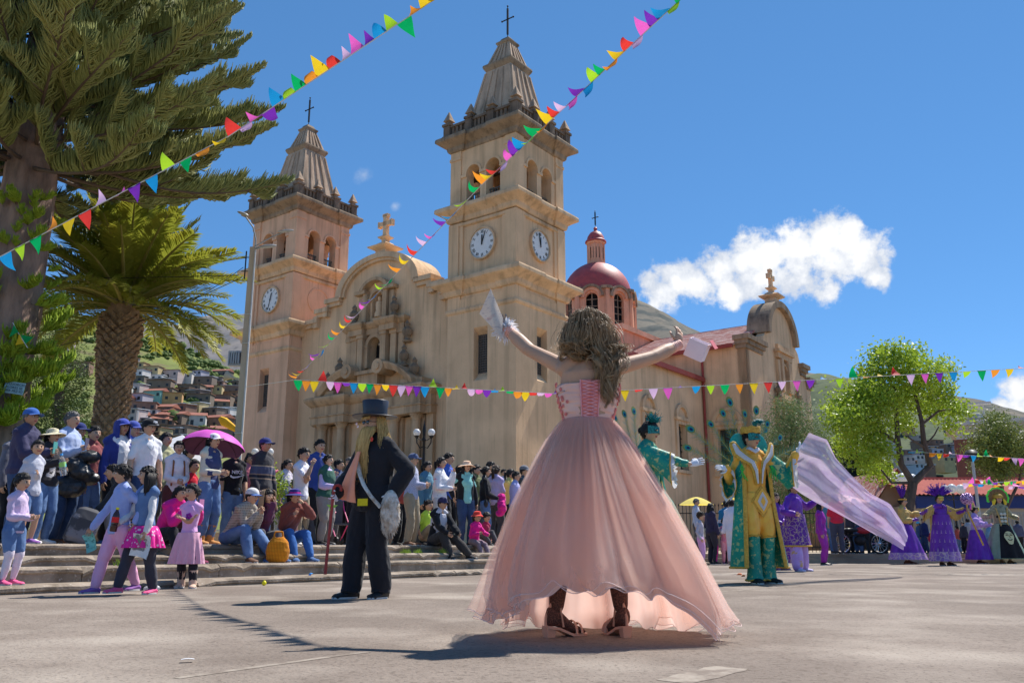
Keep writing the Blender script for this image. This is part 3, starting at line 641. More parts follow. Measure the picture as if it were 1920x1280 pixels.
m = MB(); m.add([(.3, 5.6, 14.4), (.3, TY, 14.4), (-6.6, TY, 16.6), (-6.6, 5.6, 16.6)], [(0, 1, 2, 3)]); m.add([(-19.6, 2.2, 17.1), (-19.6, 48, 17.1), (-13.2, 48, 19.6), (-13.2, 2.2, 19.6)], [(0, 1, 2, 3)]); m.add([(-6.0, 2.2, 17.1), (-6.0, 48, 17.1), (-13.2, 48, 19.6), (-13.2, 2.2, 19.6)], [(0, 1, 2, 3)]); m.build('nave_roof', M_TILE, church)
# dome
DX, DY = -13.8, 32.6; DR = 3.55; M_DST = stucco('drum_stucco', (.78, .42, .27), (.66, .34, .21), (.44, .25, .16))
M_DOME = mat('dome_red', (.48, .075, .065), (.36, .055, .05), scale=1.6, rough=.55, bump=.01, bscale=10, spec=.5, pattern=pats(pat_noise((.17, .06, .06), scale=3, lo=.55, hi=.7, amt=.6), pat_noise((.42, .17, .15), scale=5, lo=.6, hi=.75, amt=.4)))
dm = MB(); n8 = 8
for k in range(n8):
  a = 2*math.pi*(k+.5)/n8; side = 2*DR*math.tan(math.pi/n8)*1.03
  Mk = Matrix.Translation((DX, DY, 0)) @ Matrix.Rotation(a, 4, 'Z') @ Matrix.Translation((-side/2, -DR-.05, 0))
  dm.prism([rect(0, side, 16.5, 25.6), arch(side/2-.6, side/2+.6, 21.6, 24.4, 10)], .4, Mk)
  archring(dm, Mk, side/2, .72, 1.02, 24.5, -.22, .5, 14)
  dm.add([Mk @ Vector(p) for p in ((-.15, -.16, 20.5), (.3, -.16, 20.5), (.3, -.16, 25.3), (-.15, -.16, 25.3), (-.15, .1, 20.5), (.3, .1, 20.5), (.3, .1, 25.3), (-.15, .1, 25.3))], [(0,1,2,3),(0,1,5,4),(1,2,6,5),(2,3,7,6),(3,0,4,7)])
dr = dm.build('dome_drum', M_DST, church)
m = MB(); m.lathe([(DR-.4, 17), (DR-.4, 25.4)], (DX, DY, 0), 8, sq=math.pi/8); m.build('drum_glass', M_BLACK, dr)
m = MB()
for k in range(n8):
  a = 2*math.pi*(k+.5)/n8; side = 2*DR*math.tan(math.pi/n8)*1.03
  Mk = Matrix.Translation((DX, DY, 0)) @ Matrix.Rotation(a, 4, 'Z') @ Matrix.Translation((-side/2, -DR-.05, 0))
  archring(m, Mk, side/2, 1.0, 1.24, 24.55, -.4, 1.6, 14)
  for x0, x1 in ((-.1, side/2-1.0), (side/2+1.0, side+.1)):
    m.add([Mk @ Vector(p) for p in ((x0, -.36, 25.3), (x1, -.36, 25.3), (x1, -.36, 25.6), (x0, -.36, 25.6), (x0, .5, 25.3), (x1, .5, 25.3), (x1, .5, 25.6), (x0, .5, 25.6))], [(0,1,2,3),(7,6,5,4),(0,1,5,4),(1,2,6,5),(2,3,7,6),(3,0,4,7)])
  for z in (22.2, 22.9, 23.6, 24.3): m.add([Mk @ Vector(p) for p in ((side/2-.6, .2, z), (side/2+.6, .2, z), (side/2+.6, .2, z+.08), (side/2-.6, .2, z+.08))], [(0, 1, 2, 3)])
  m.add([Mk @ Vector(p) for p in ((side/2-.05, .19, 21.6), (side/2+.05, .19, 21.6), (side/2+.05, .19, 25), (side/2-.05, .19, 25))], [(0, 1, 2, 3)])
m.build('drum_cornice', M_STONE, dr)
m = MB(); m.lathe([(DR*1.0*math.cos(t*math.pi/2/14), 25.4+3.75*math.sin(t*math.pi/2/14)) for t in range(14)], (DX, DY, 0), 40); m.build('dome', M_DOME, church, True)
m = MB(); m.lathe([(.95, 28.9), (.95, 29.3), (.82, 29.35), (.82, 31.2), (.95, 31.25), (1.05, 31.4), (1.0, 31.5)], (DX, DY, 0), 8, sq=math.pi/8)
for k in range(8):
  a = 2*math.pi*k/8+math.pi/8; m.b2(DX+.82*math.cos(a)-.09, DX+.82*math.cos(a)+.09, DY+.82*math.sin(a)-.09, DY+.82*math.sin(a)+.09, 29.3, 31.2)
ln = m.build('lantern', M_DST, church)
m = MB()
for k in range(8):
  a = 2*math.pi*(k+.5)/8; Mk = Matrix.Translation((DX, DY, 0)) @ Matrix.Rotation(a, 4, 'Z') @ Matrix.Translation((0, -.78, 0)); m.prism([arch(-.18, .18, 29.6, 30.7, 8)], .1, Mk)
m.build('lantern_window', M_BLACK, ln)
m = MB(); m.lathe([(1.12, 31.45), (1.1, 31.6), (.92, 31.75), (.85, 32.1), (.6, 32.5), (.2, 32.75), (.16, 32.95), (.22, 33.05), (.1, 33.2)], (DX, DY, 0), 20); m.build('lantern_roof', M_DOME, ln, True)
iron_cross('lantern_cross', ln, DX, DY, 33.1, 1.9)
m = MB(); m.b2(-17.5, -8.5, 28, 37, 16, 20.6); m.b2(-17.8, -8.2, 27.7, 37.3, 20.4, 20.9); m.build('crossing', M_DST, church)
# ================================================================== HILLS AND HOUSES
def mountain(name, pts, Yr, Yf, zf, m, nv=40, nu=140, amp=.03, pw=1.1, seed=1., back=True):
  xs = [(px-960)/1646*Yr for px, py in pts]; zs = [P(px, py, Yr).z for px, py in pts]
  X = np.linspace(xs[0], xs[-1], nu); Zr = np.interp(X, xs, zs); T = np.linspace(0, 1.25 if back else 1, nv)
  V = []
  for t in T:
    tt = t if t <= 1 else 1-(t-1)*2.0
    Y = Yf+(Yr-Yf)*t; p = np.stack([X, np.full(nu, Y), np.zeros(nu)], 1)/Yr
    nz = fnoise(p, 18, seed)+.55*fnoise(p, 43, seed+3)+.3*fnoise(p, 95, seed+5)+.15*fnoise(p, 190, seed+9)
    rid = 1-np.abs(fnoise(p*np.array([1, .25, 1]), 30, seed+7))*1.2
    z = zf+(Zr-zf)*max(tt, -.2)**pw if tt > 0 else np.full(nu, zf)
    z = z + (nz*amp+rid*amp*.5)*(Zr-zf)*min(1, max(tt, 0)*2)*(.55 if tt > .9 else 1)
    V += [(X[i], Y, z[i]) for i in range(nu)]
  F = [(j*nu+i, j*nu+i+1, (j+1)*nu+i+1, (j+1)*nu+i) for j in range(nv-1) for i in range(nu-1)]
  b = MB(); b.add(V, F); return tag(b.build(name, m, None, True, None), kind='structure')
def hillmat(key, a, b, c, s=.01, **k):
  return mat(key, a, b, scale=s, det=12, rough=1, spec=.05, bump=6*.01/s*.06, bscale=s*9, pattern=pats(pat_noise(c, scale=s*2.6, lo=.5, hi=.62, amt=.75), pat_noise(tuple(x*.5 for x in c), scale=s*14, lo=.55, hi=.7, amt=.5)), **k)
M_MT = hillmat('mountain_grass', (.27, .235, .21), (.20, .19, .185), (.12, .13, .14), .006)
M_MTR = hillmat('mountain_brown', (.21, .18, .14), (.14, .135, .115), (.065, .08, .08), .008)
M_MTG = hillmat('hill_green', (.14, .16, .09), (.10, .12, .07), (.06, .08, .055), .02)
M_HG = hillmat('hillside_scrub', (.21, .235, .075), (.14, .165, .055), (.16, .125, .08), .045)
mountain('mountain', [(-900, 640), (-300, 610), (0, 640), (200, 617), (285, 607), (450, 588), (700, 585), (900, 600), (1050, 640), (1200, 800)], 1700, 560, 30, M_MT, seed=2, amp=.035)
mountain('mountain', [(800, 700), (950, 610), (1080, 572), (1150, 560), (1195, 557), (1225, 565), (1262, 588), (1300, 610), (1400, 650), (1530, 697), (1640, 717), (1760, 733), (1900, 776), (2050, 830), (2300, 900)], 1500, 520, 20, M_MTR, seed=5, amp=.022)
mountain('hill', [(1380, 760), (1480, 705), (1560, 697), (1640, 716), (1720, 742), (1800, 775), (1900, 812), (2020, 850), (2200, 900)], 760, 330, 20, M_MTG, seed=8, amp=.03)
RD = [(-400, 520), (-100, 560), (100, 600), (200, 622), (285, 642), (330, 655), (380, 676), (450, 706), (560, 745), (700, 800), (760, 860)]
RZ = [(px, P(px, py, 480).z) for px, py in RD]
def hz(X, Y):
  px = 960+1646*X/max(Y, 1); r = np.interp(px, [a for a, b in RZ], [b for a, b in RZ]); g_ = np.interp(Y, [90, 130, 200, 280, 380, 480, 600, 760], [.0, .05, .17, .33, .66, 1, .85, .4])
  nz = math.sin(X*.05+Y*.03)*.012+math.sin(X*.13-Y*.09)*.008+math.sin(X*.02-Y*.05)*.015
  return .3 + r*(g_+nz*min(1, g_*3))
V = []; NU, NV = 150, 110
for j in range(NV):
  Y = 90+670*j/(NV-1)
  for i in range(NU):
    X = (-1.0+.92*i/(NU-1))*max(Y, 160)*.9; V.append((X, Y, hz(X, Y)))
b = MB(); b.add(V, [(j*NU+i, j*NU+i+1, (j+1)*NU+i+1, (j+1)*NU+i) for j in range(NV-1) for i in range(NU-1)]); tag(b.build('hillside', M_HG, None, True, None), kind='structure')
def hill_at(px, py):
  lo, hi = 100, 478
  for _ in range(40):
    Y = (lo+hi)/2; X = (px-960)/1646*Y; p = P(px, py, Y)
    X = p.x
    if hz(X, Y) > p.z: hi = Y
    else: lo = Y
  p = P(px, py, lo); return p
# scrub on the upper hillside
M_SHRUB = mat('scrub_leaves', (.13, .18, .04), (.06, .095, .02), scale=.6, det=8, bump=.3, bscale=2.5)
b = MB(); r_ = random.Random(11)
def blob(mb, c, r, rr, mi=0, nu=7, nv=5):
  k = len(mb.v)
  for j in range(nv+1):
    t = math.pi*j/nv
    for i in range(nu):
      a = 2*math.pi*i/nu+j*.4; q = r*rr.uniform(.7, 1.2); mb.v.append((c[0]+q*math.sin(t)*math.cos(a), c[1]+q*math.sin(t)*math.sin(a), c[2]-q*.8*math.cos(t)))
  for j in range(nv):
    for i in range(nu): mb.f.append((k+j*nu+i, k+j*nu+(i+1) % nu, k+(j+1)*nu+(i+1) % nu, k+(j+1)*nu+i)); mb.m.append(mi)
for i in range(950):
  px = r_.uniform(60, 560); Y = r_.uniform(395, 500) if r_.random() < .88 else r_.uniform(200, 395); X = (px-960)/1646*Y
  if math.sin(X*.11+1)*math.sin(Y*.09)+r_.uniform(-.6, .6) < -.15: continue
  q = r_.uniform(.9, 2.6)*(1 if r_.random() < .85 else 1.6)
  for s in range(3): blob(b, (X+r_.uniform(-q, q), Y+r_.uniform(-q, q)*.6, hz(X, Y)+q*.45), q*r_.uniform(.5, .9), r_)
tag(b.build('scrub', M_SHRUB, None, True, None), 'dark green scrub dotted over the hillside above the houses', 'scrub', kind='stuff')
HC = {'brown adobe': (0.23, 0.17, 0.13), 'grey brown adobe': (0.20, 0.16, 0.13), 'brick red': (0.27, 0.16, 0.12), 'white plastered': (0.60, 0.56, 0.52), 'pale pink': (0.51, 0.41, 0.38), 'orange': (0.55, 0.31, 0.14), 'yellow ochre': (0.52, 0.40, 0.21), 'turquoise fronted': (0.25, 0.45, 0.41), 'pale blue': (0.39, 0.47, 0.59), 'lilac': (0.46, 0.42, 0.48)}
M_ROOFS = {'rusty tin roof': mat('tin_rust', (.20, .10, .07), (.30, .18, .12), scale=.8), 'pale tin roof': mat('tin_pale', (.55, .58, .62), (.40, .42, .46), scale=.8), 'red tile roof': mat('far_tile', (.36, .14, .09), (.26, .10, .07), scale=1)}
M_WIN = mat('far_window', (.035, .035, .04), scale=2, rough=.3)
wm = MB(); wm.b2(-.5, .5, -.06, .06, 0, 1.1); WME = None
def house(p, w, h, d, colr, roof, rz, where, nwin=3, floors=1, group='small houses climbing the hillside'):
  global WME
  t = thing('hill_house', ('%s house with %s on %s' % (colr, roof, where)).replace(' brown adobe', ' adobe'), 'house', p, rz, group)
  m_ = mat('house_'+colr.replace(' ', '_'), HC[colr], tuple(c*.75 for c in HC[colr]), scale=.5, rough=.95)
  x = MB(); x.b2(-w/2, w/2, -d/2, d/2, -4, h); x.build('wall', m_, t)
  x = MB(); s = .35
  if roof == 'red tile roof': x.add([(-w/2-s, -d/2-s, h-.05), (w/2+s, -d/2-s, h-.05), (w/2+s, 0, h+d*.22), (-w/2-s, 0, h+d*.22), (w/2+s, d/2+s, h-.05), (-w/2-s, d/2+s, h-.05)], [(0, 1, 2, 3), (3, 2, 4, 5), (0, 3, 5), (1, 4, 2), (0, 5, 4, 1)])
  else:
    k = (.5 if roof == 'pale tin roof' else .25); a = [(-w/2-s, -d/2-s, h+.0), (w/2+s, -d/2-s, h+.0), (w/2+s, d/2+s, h+k), (-w/2-s, d/2+s, h+k)]
    x.add(a+[(q[0], q[1], q[2]+.18) for q in a], [(3,2,1,0),(4,5,6,7),(0,1,5,4),(1,2,6,5),(2,3,7,6),(3,0,4,7)])
  x.build('roof', M_ROOFS[roof], t)
  for f_ in range(floors):
    for i in range(nwin):
      if WME is None: o = wm.build('window', M_WIN, t); WME = o.data
      else: o = link('window', WME, t)
      isdoor = (f_ == 0 and i == nwin//2 and nwin > 2)
      o.name = 'door' if isdoor else 'window'
      o.location = (-w/2+w*(i+.5)/nwin+random.uniform(-.3, .3), -d/2-.02, (h/floors)*f_ + (.1 if isdoor else h/floors*.42)); o.scale = (1, 1, 1.7 if isdoor else 1)
HL = [  # px, base py, width px, height px, colour, roof, windows, floors
 (246, 682, 16, 10, 'pale pink', 'rusty tin roof', 2, 1), (262, 694, 24, 11, 'yellow ochre', 'rusty tin roof', 2, 1), (288, 704, 25, 14, 'yellow ochre', 'rusty tin roof', 3, 1), (255, 712, 38, 16, 'white plastered', 'rusty tin roof', 4, 1),
 (322, 712, 34, 15, 'pale pink', 'rusty tin roof', 3, 1), (348, 714, 24, 12, 'white plastered', 'pale tin roof', 2, 1), (376, 708, 18, 11, 'lilac', 'rusty tin roof', 2, 1), (258, 722, 30, 14, 'grey brown adobe', 'pale tin roof', 2, 1),
 (296, 718, 20, 12, 'white plastered', 'pale tin roof', 2, 1), (385, 725, 30, 16, 'grey brown adobe', 'pale tin roof', 2, 1), (410, 724, 18, 14, 'grey brown adobe', 'rusty tin roof', 2, 1), (300, 734, 40, 18, 'brown adobe', 'rusty tin roof', 3, 1),
 (252, 742, 34, 18, 'pale pink', 'pale tin roof', 3, 1), (360, 738, 36, 14, 'brown adobe', 'rusty tin roof', 3, 1), (398, 740, 34, 14, 'yellow ochre', 'rusty tin roof', 3, 1), (432, 742, 30, 16, 'brown adobe', 'pale tin roof', 3, 1),
 (236, 745, 20, 16, 'white plastered', 'pale tin roof', 2, 1), (290, 752, 36, 16, 'turquoise fronted', 'red tile roof', 3, 1), (323, 760, 31, 20, 'orange', 'rusty tin roof', 2, 1), (262, 760, 28, 18, 'lilac', 'rusty tin roof', 2, 1),
 (375, 758, 40, 16, 'grey brown adobe', 'rusty tin roof', 4, 1), (415, 762, 36, 18, 'brown adobe', 'rusty tin roof', 3, 1), (442, 764, 26, 18, 'grey brown adobe', 'rusty tin roof', 2, 1), (270, 776, 40, 18, 'brick red', 'rusty tin roof', 3, 1),
 (310, 780, 34, 14, 'brown adobe', 'red tile roof', 3, 1), (345, 776, 28, 14, 'brick red', 'rusty tin roof', 2, 1), (370, 772, 24, 14, 'yellow ochre', 'pale tin roof', 2, 1), (400, 782, 34, 14, 'brown adobe', 'pale tin roof', 3, 1),
 (424, 786, 34, 18, 'white plastered', 'pale tin roof', 3, 1), (245, 796, 40, 24, 'pale pink', 'pale tin roof', 3, 2), (300, 798, 32, 16, 'brick red', 'rusty tin roof', 3, 1), (332, 796, 34, 16, 'brown adobe', 'red tile roof', 3, 1),
 (362, 800, 40, 18, 'white plastered', 'red tile roof', 3, 1), (410, 804, 40, 18, 'brick red', 'red tile roof', 3, 1), (440, 806, 26, 18, 'grey brown adobe', 'pale tin roof', 2, 1), (298, 826, 26, 20, 'yellow ochre', 'rusty tin roof', 2, 2),
 (258, 822, 44, 22, 'brick red', 'pale tin roof', 3, 2), (340, 820, 40, 18, 'brown adobe', 'rusty tin roof', 3, 1), (378, 824, 34, 18, 'brick red', 'rusty tin roof', 3, 1), (420, 828, 44, 20, 'brown adobe', 'red tile roof', 3, 1),
 (320, 842, 44, 20, 'grey brown adobe', 'rusty tin roof', 3, 1), (372, 848, 44, 20, 'brown adobe', 'pale tin roof', 3, 1), (270, 850, 44, 24, 'brick red', 'rusty tin roof', 3, 2), (430, 850, 40, 20, 'pale pink', 'rusty tin roof', 3, 1), (150, 700, 34, 18, 'brick red', 'rusty tin roof', 3, 1), (120, 650, 30, 16, 'pale pink', 'rusty tin roof', 2, 1)]
for (px, py, w, h, c, rf, nw, fl) in HL:
  p = hill_at(px, py); k = p.y/1646; house(p, w*k*1.15, h*k*1.15, max(6, w*k*.7), c, rf, random.uniform(-.35, .3) - (px-960)/1646*.5*-1*0, 'the %s slope, %s%s' % ('highest' if py < 710 else 'upper' if py < 740 else 'middle' if py < 780 else 'lower' if py < 815 else 'lowest', 'beside the palm' if px < 285 else 'midway' if px < 355 else 'near the lamp', ', wide' if w > 36 else ''), nw, fl)
rr = random.Random(21); cl = list(HC)
for i in range(40):
  px, py = 226+rr.random()*232, 690+rr.random()*158; p = hill_at(px, py); k = p.y/1646; w = rr.uniform(20, 38); h = rr.uniform(11, 17)
  house(p, w*k, h*k, 6, rr.choice(cl[:3]+cl[:4]), rr.choice(['rusty tin roof', 'rusty tin roof', 'red tile roof', 'pale tin roof']), rr.uniform(-.5, .4), 'the %s slope, %s' % ('highest' if py < 710 else 'upper' if py < 740 else 'middle' if py < 780 else 'lower' if py < 815 else 'lowest', 'beside the palm' if px < 285 else 'midway' if px < 355 else 'near the lamp'), 2)
for i in range(30):
  px = 1672+rr.random()*150; Y = 330+rr.random()*170; p = P(px, 884-(Y-330)*.42+rr.uniform(-5, 5), Y); k = Y/1646
  house(p, rr.uniform(14, 24)*k, rr.uniform(8, 12)*k, 7, rr.choice(cl), rr.choice(['pale tin roof', 'rusty tin roof', 'pale tin roof']), rr.uniform(-.5, .5), 'the far right hill %s' % ('behind the forked tree' if px < 1720 else 'above the red roof' if px < 1775 else 'beside the brick building'), 2, 1, 'far houses below the right hill')
V = [(x, y, .2+(y-150)*.085) for y in (140, 330, 520) for x in (100, 160, 240, 320)]
b = MB(); b.add(V, [(j*4+i, j*4+i+1, (j+1)*4+i+1, (j+1)*4+i) for j in range(2) for i in range(3)]); tag(b.build('valley_slope', M_MTG), kind='structure')
# ---- low buildings across the square, right
def box_building(name, label, px0, px1, Y, ztop, colr, cat='building', d=8):
  x0 = (px0-960)/1646*Y; x1 = (px1-960)/1646*Y; t = thing(name, label, cat, ((x0+x1)/2, Y, .28)); return t, (x1-x0), ztop
M_CREAM = mat('cream_wall', (.50, .42, .32), (.40, .33, .25), scale=.8, rough=.9); M_OCHRE = mat('ochre_wall', (.46, .31, .20), (.36, .24, .15), scale=.8)
M_NAVY = mat('navy_band', (.02, .045, .20), scale=3, rough=.6); M_SHUT = mat('grey_shutter', (.22, .23, .24), (.16, .17, .18), scale=2, rough=.6)
t, w, _ = box_building('shop_building', 'long low cream shop with red corrugated roof and blue band', 1728, 2060, 58, 4, None)
m = MB(); m.b2(-w/2, w/2, 0, 8, 0, 3.0); m.build('wall', M_CREAM, t)
m = MB(); m.b2(-w/2-.1, w/2, -.25, 0, 2.75, 3.55); m.build('fascia', M_NAVY, t)
m = MB()
for i in range(int(w/.28)):
  x = -w/2-.3+i*.28; m.add([(x, -.9, 3.58), (x+.14, -.9, 3.68), (x+.28, -.9, 3.58), (x, 5, 5.0), (x+.14, 5, 5.1), (x+.28, 5, 5.0)], [(0, 1, 4, 3), (1, 2, 5, 4)])
m.b2(-w/2-.3, w/2, 4.9, 5.2, 4.95, 5.2); m.build('roof', mat('red_corrugated', (.55, .16, .12), (.45, .12, .09), scale=1.2), t)
for i in range(9):
  x = -w/2+.8+i*1.35; m = MB(); m.b2(x, x+1.15, -.04, .03, .2 if i % 3 == 1 else .5, 2.5); pr = m.build('shutter', M_SHUT if i % 2 else mat('pale_shutter', (.42, .40, .36), scale=2), t)
  m = MB()
  for k in range(6): m.b2(x+.06+k*.19, x+.12+k*.19, -.07, -.03, .5, 2.4)
  m.build('slat', M_CREAM, pr)
t, w, _ = box_building('gabled_house', 'ochre gabled house with tiled roof behind the tree', 1590, 1728, 62, 4, None)
m = MB(); m.b2(-w/2, w/2, 0, 9, 0, 3.4); m.prism([[(-.2, 3.4), (w/2, 3.4), (w/4, 5.6)]], 9, Matrix.Translation((0, 0, 0))); m.build('wall', M_OCHRE, t)
m = MB(); m.add([(-.6, -.4, 3.25), (w/4, -.4, 5.75), (w/4, 9, 5.75), (-.6, 9, 3.25), (w/2+.4, -.4, 3.25), (w/2+.4, 9, 3.25)], [(0, 1, 2, 3), (1, 4, 5, 2)]); m.add([(-w/2-.3, -.4, 3.3), (-.1, -.4, 3.3), (-.1, 9, 4.6), (-w/2-.3, 9, 4.6)], [(0, 1, 2, 3)]); m.build('roof', M_TILE, t)
for i in range(3):
  m = MB(); m.prism([arch(-w/2+.5+i*1.6, -w/2+1.6+i*1.6, .1, 1.9, 8)], .1, Matrix.Translation((0, -.06, 0))); m.build('door', M_WOOD, t)
t, w, _ = box_building('brick_building', 'tall brick building with white concrete roof slab at far right', 1815, 2200, 88, 12, None)
t.rotation_euler.z = R(-27); t.location.x += 1.2
M_BR = mat('brick_wall', (.27, .11, .085), (.20, .085, .065), scale=2, rough=.9); M_SLAB = mat('white_slab', (.62, .60, .57), scale=1)
m = MB(); m.b2(-w/2, w/2, 0, 9, 0, 11.6)
for i in range(70): m.b2(-w/2-.02, -w/2+w*.5, -.03, 0, .3+i*.16, .3+i*.16+.11)
m.build('wall', M_BR, t)
m = MB(); m.b2(-w/2-.7, w/2, -.9, 9.5, 13.0, 13.5); m.b2(-w/2-.2, w/2, -.5, 9.2, 12.6, 13.0); m.b2(-w/2+.3, w/2, -.1, 8.9, 11.6, 12.6); m.build('roof', M_SLAB, t)
m = MB(); m.tube([(-w/2+1.6, 1, 13.5), (-w/2+1.6, 1, 15.4)], .09, 6); m.tube([(-w/2+3.2, 1, 13.5), (-w/2+3.2, 1, 15.4)], .09, 6); m.b2(-w/2+1.0, -w/2+4.0, .7, 1.2, 15.4, 15.65); m.build('roof_frame', M_SLAB, t)
m = MB(); m.ell((-w/2+2.4, 1, 13.9), (1.2, 1.0, .55), 14, 8); m.build('water_tank', mat('tank_cream', (.6, .55, .45), scale=2), t, True)
for i in range(5):
  m = MB(); m.b2(-w/2+3.5+i*2.2, -w/2+4.9+i*2.2, -.06, .02, 5.5, 9.0); m.build('window', M_WIN, t)
# ================================================================== TREES
M_BARK = mat('araucaria_bark', (.33, .215, .155), (.15, .10, .075), scale=3.2, stretch=(1, 1, .35), bump=.06, bscale=7, det=10, rough=.95, contrast=(.35, .62))
M_ROPE = mat('araucaria_needles', (.30, .31, .095), (.16, .185, .055), scale=2.2, rough=.6, spec=.3, pattern=pat_noise((.40, .36, .12), scale=1.1, lo=.5, hi=.75, amt=.7))
M_TWIG = mat('bough_bark', (.16, .11, .075), (.09, .06, .045), scale=6)
M_SHOOT = mat('bright_shoots', (.40, .52, .04), (.22, .34, .03), scale=3, translucent=.25)
def bough_mesh(seed, mats, n=430, rope=.0042, droop=.10, up=.22, L=1., lt=.108, side=6, sl=.34):
  q = random.Random(seed); m = MB()
  ax = lambda t: Vector((L*t, .03*math.sin(5*t+seed), -droop*math.sin(t*2.2)+up*t*t))
  m.tube([ax(t/10) for t in range(11)], [.011*(1-.85*t/10)+.0015 for t in range(11)], 5, 1)
  axes = [(ax, 1., n*.5, .2)]
  for i in range(side):
    t0 = .18+.62*i/max(side-1, 1); s = 1 if i % 2 else -1; b = ax(t0); ln = sl*(1.15-t0)*q.uniform(.8, 1.2); dx, dy, dz = q.uniform(.75, .9), s*q.uniform(.45, .7), q.uniform(.0, .22)
    f = (lambda b, ln, dx, dy, dz: (lambda t: b+Vector((dx*ln*t, dy*ln*t, ln*(dz*t+.22*t*t)))))(b, ln, dx, dy, dz)
    m.tube([f(t/4) for t in range(5)], [.005*(1-.8*t/4) for t in range(5)], 4, 1); axes.append((f, ln/.5, n*.5/side, .05))
  for f, sc, cnt, t0 in axes:
    cnt = int(cnt)
    for i in range(cnt):
      t = t0+(1-t0)*(i/cnt)**.85; base = f(t); s = 1 if i % 2 else -1
      wid = lt*(1.1-.5*t)*min(1, (1.05-t)*4+.3)*q.uniform(.7, 1.25)
      d = Vector((q.uniform(.45, .8), s*q.uniform(.1, .8), q.uniform(.15, .9))).normalized()
      p1 = base + d*wid*.55; p2 = p1 + (d*.5+Vector((.15, 0, .85))).normalized()*wid*.6
      r = rope*q.uniform(.8, 1.2); m.tube([base, p1, p2], [r*.8, r, r*.3], 3, 0, caps=False)
  return m, mats
tr = thing('araucaria_tree', 'huge dark green araucaria with thick rough trunk at the left edge', 'tree', (-9.95, 16.2, .5))
mb = MB(); TP = [(0, 0, -.2), (-.02, 0, .6), (.0, 0, 2.5), (.04, 0, 4.8), (.06, 0, 7), (.1, 0, 9), (.1, 0, 14)]; TRr = [.85, .66, .60, .55, .48, .42, .3]
pts, T_, fr = frames([Vector(p) for p in TP]); rg = []
for j in range(70):
  z = -.2+14.2*j/69; c = Vector((np.interp(z, [p[2] for p in TP], [p[0] for p in TP]), 0, z)); r = np.interp(z, [p[2] for p in TP], TRr)
  rg.append([(c.x+(r*(1+.05*math.sin(3*a+z*.9)+.045*math.sin(9*a+1.3*math.sin(z*2))+.03*math.sin(17*a+z*3)+random.uniform(-.02, .02)))*math.cos(a), (r*(1+.05*math.sin(3*a+z*.9)+.045*math.sin(9*a+1.3*math.sin(z*2))+.03*math.sin(17*a+z*3)))*math.sin(a), z) for a in [2*math.pi*i/48 for i in range(48)]])
mb.rings(rg); mb.build('trunk', M_BARK, tr, True, 60)
protos = [bough_mesh(s, None, n=1500, droop=dr, up=u)[0].build('bough', [M_ROPE, M_TWIG], tr, True, None) for s, dr, u in ((1, .10, .20), (2, .16, .12), (3, .05, .30), (4, .14, .26), (5, .2, .1))]
q = random.Random(5); first = set()
for i in range(150):
  wh = i//10; z = 8.0+wh*.43+q.uniform(-.07, .07); a = (i % 10)*2*math.pi/10+wh*.9+q.uniform(-.12, .12); L = q.uniform(3.9, 4.9)*(1-.05*max(0, z-8.6)); el = q.uniform(-.07, .07)+.06+(z-8.0)*.11
  k = i % 5; o = protos[k] if k not in first else protos[k].copy()
  if k in first: COL.objects.link(o)
  first.add(k)
  cx = np.interp(z, [p[2] for p in TP], [p[0] for p in TP]); o.location = (cx+.25*math.cos(a), .25*math.sin(a), z-.5)
  o.rotation_euler = (q.uniform(-.35, .35), -el, a); o.scale = (L, L*.85, L*.85)
sm = [bough_mesh(s, None, n=150, rope=.022, L=1., lt=.34, up=.25, side=4, sl=.5)[0].build('shoot', [M_SHOOT, M_TWIG], tr, True, None) for s in (11, 12)]
first = set()
for i in range(64):
  z = q.uniform(2.2, 5.4) if i < 46 else q.uniform(5.4, 7.2); a = q.uniform(-1.9, .5); L = q.uniform(.45, .85)*(1 if i < 46 else .6)
  k = i % 2; o = sm[k] if k not in first else sm[k].copy()
  if k in first: COL.objects.link(o)
  first.add(k)
  o.location = (.05+.5*math.cos(a), .5*math.sin(a), z-.5); o.rotation_euler = (q.uniform(-.4, .4), -q.uniform(-.1, .5), a+q.uniform(-.4, .4)); o.scale = (L, L, L)
# ---- date palm
M_PTR = mat('palm_boots', (.46, .30, .18), (.19, .12, .075), scale=5, bump=.02, bscale=30, rough=.95)
M_FRD = mat('palm_leaf', (.36, .37, .045), (.20, .235, .03), scale=1.3, rough=.5, spec=.4, translucent=.42, pattern=pat_noise((.70, .52, .05), scale=.9, lo=.50, hi=.7, amt=.8))
M_RACH = mat('palm_rachis', (.32, .27, .07), (.2, .18, .05), scale=3)
PB = P(180, 1030, 21.5); palm = thing('date_palm', 'date palm with scaly brown trunk and arching yellow green fronds', 'tree', (PB.x, PB.y, .5)); palm.scale = (1.14, 1.14, 1.2)
mb = MB(); mb.tube([(0, 0, 0), (.02, 0, 1.5), (.0, 0, 3.2), (.02, 0, 4.6), (.03, 0, 5.2)], [.33, .30, .32, .40, .30], 18); mb.build('trunk', M_PTR, palm, True)
mb = MB(); k = 0
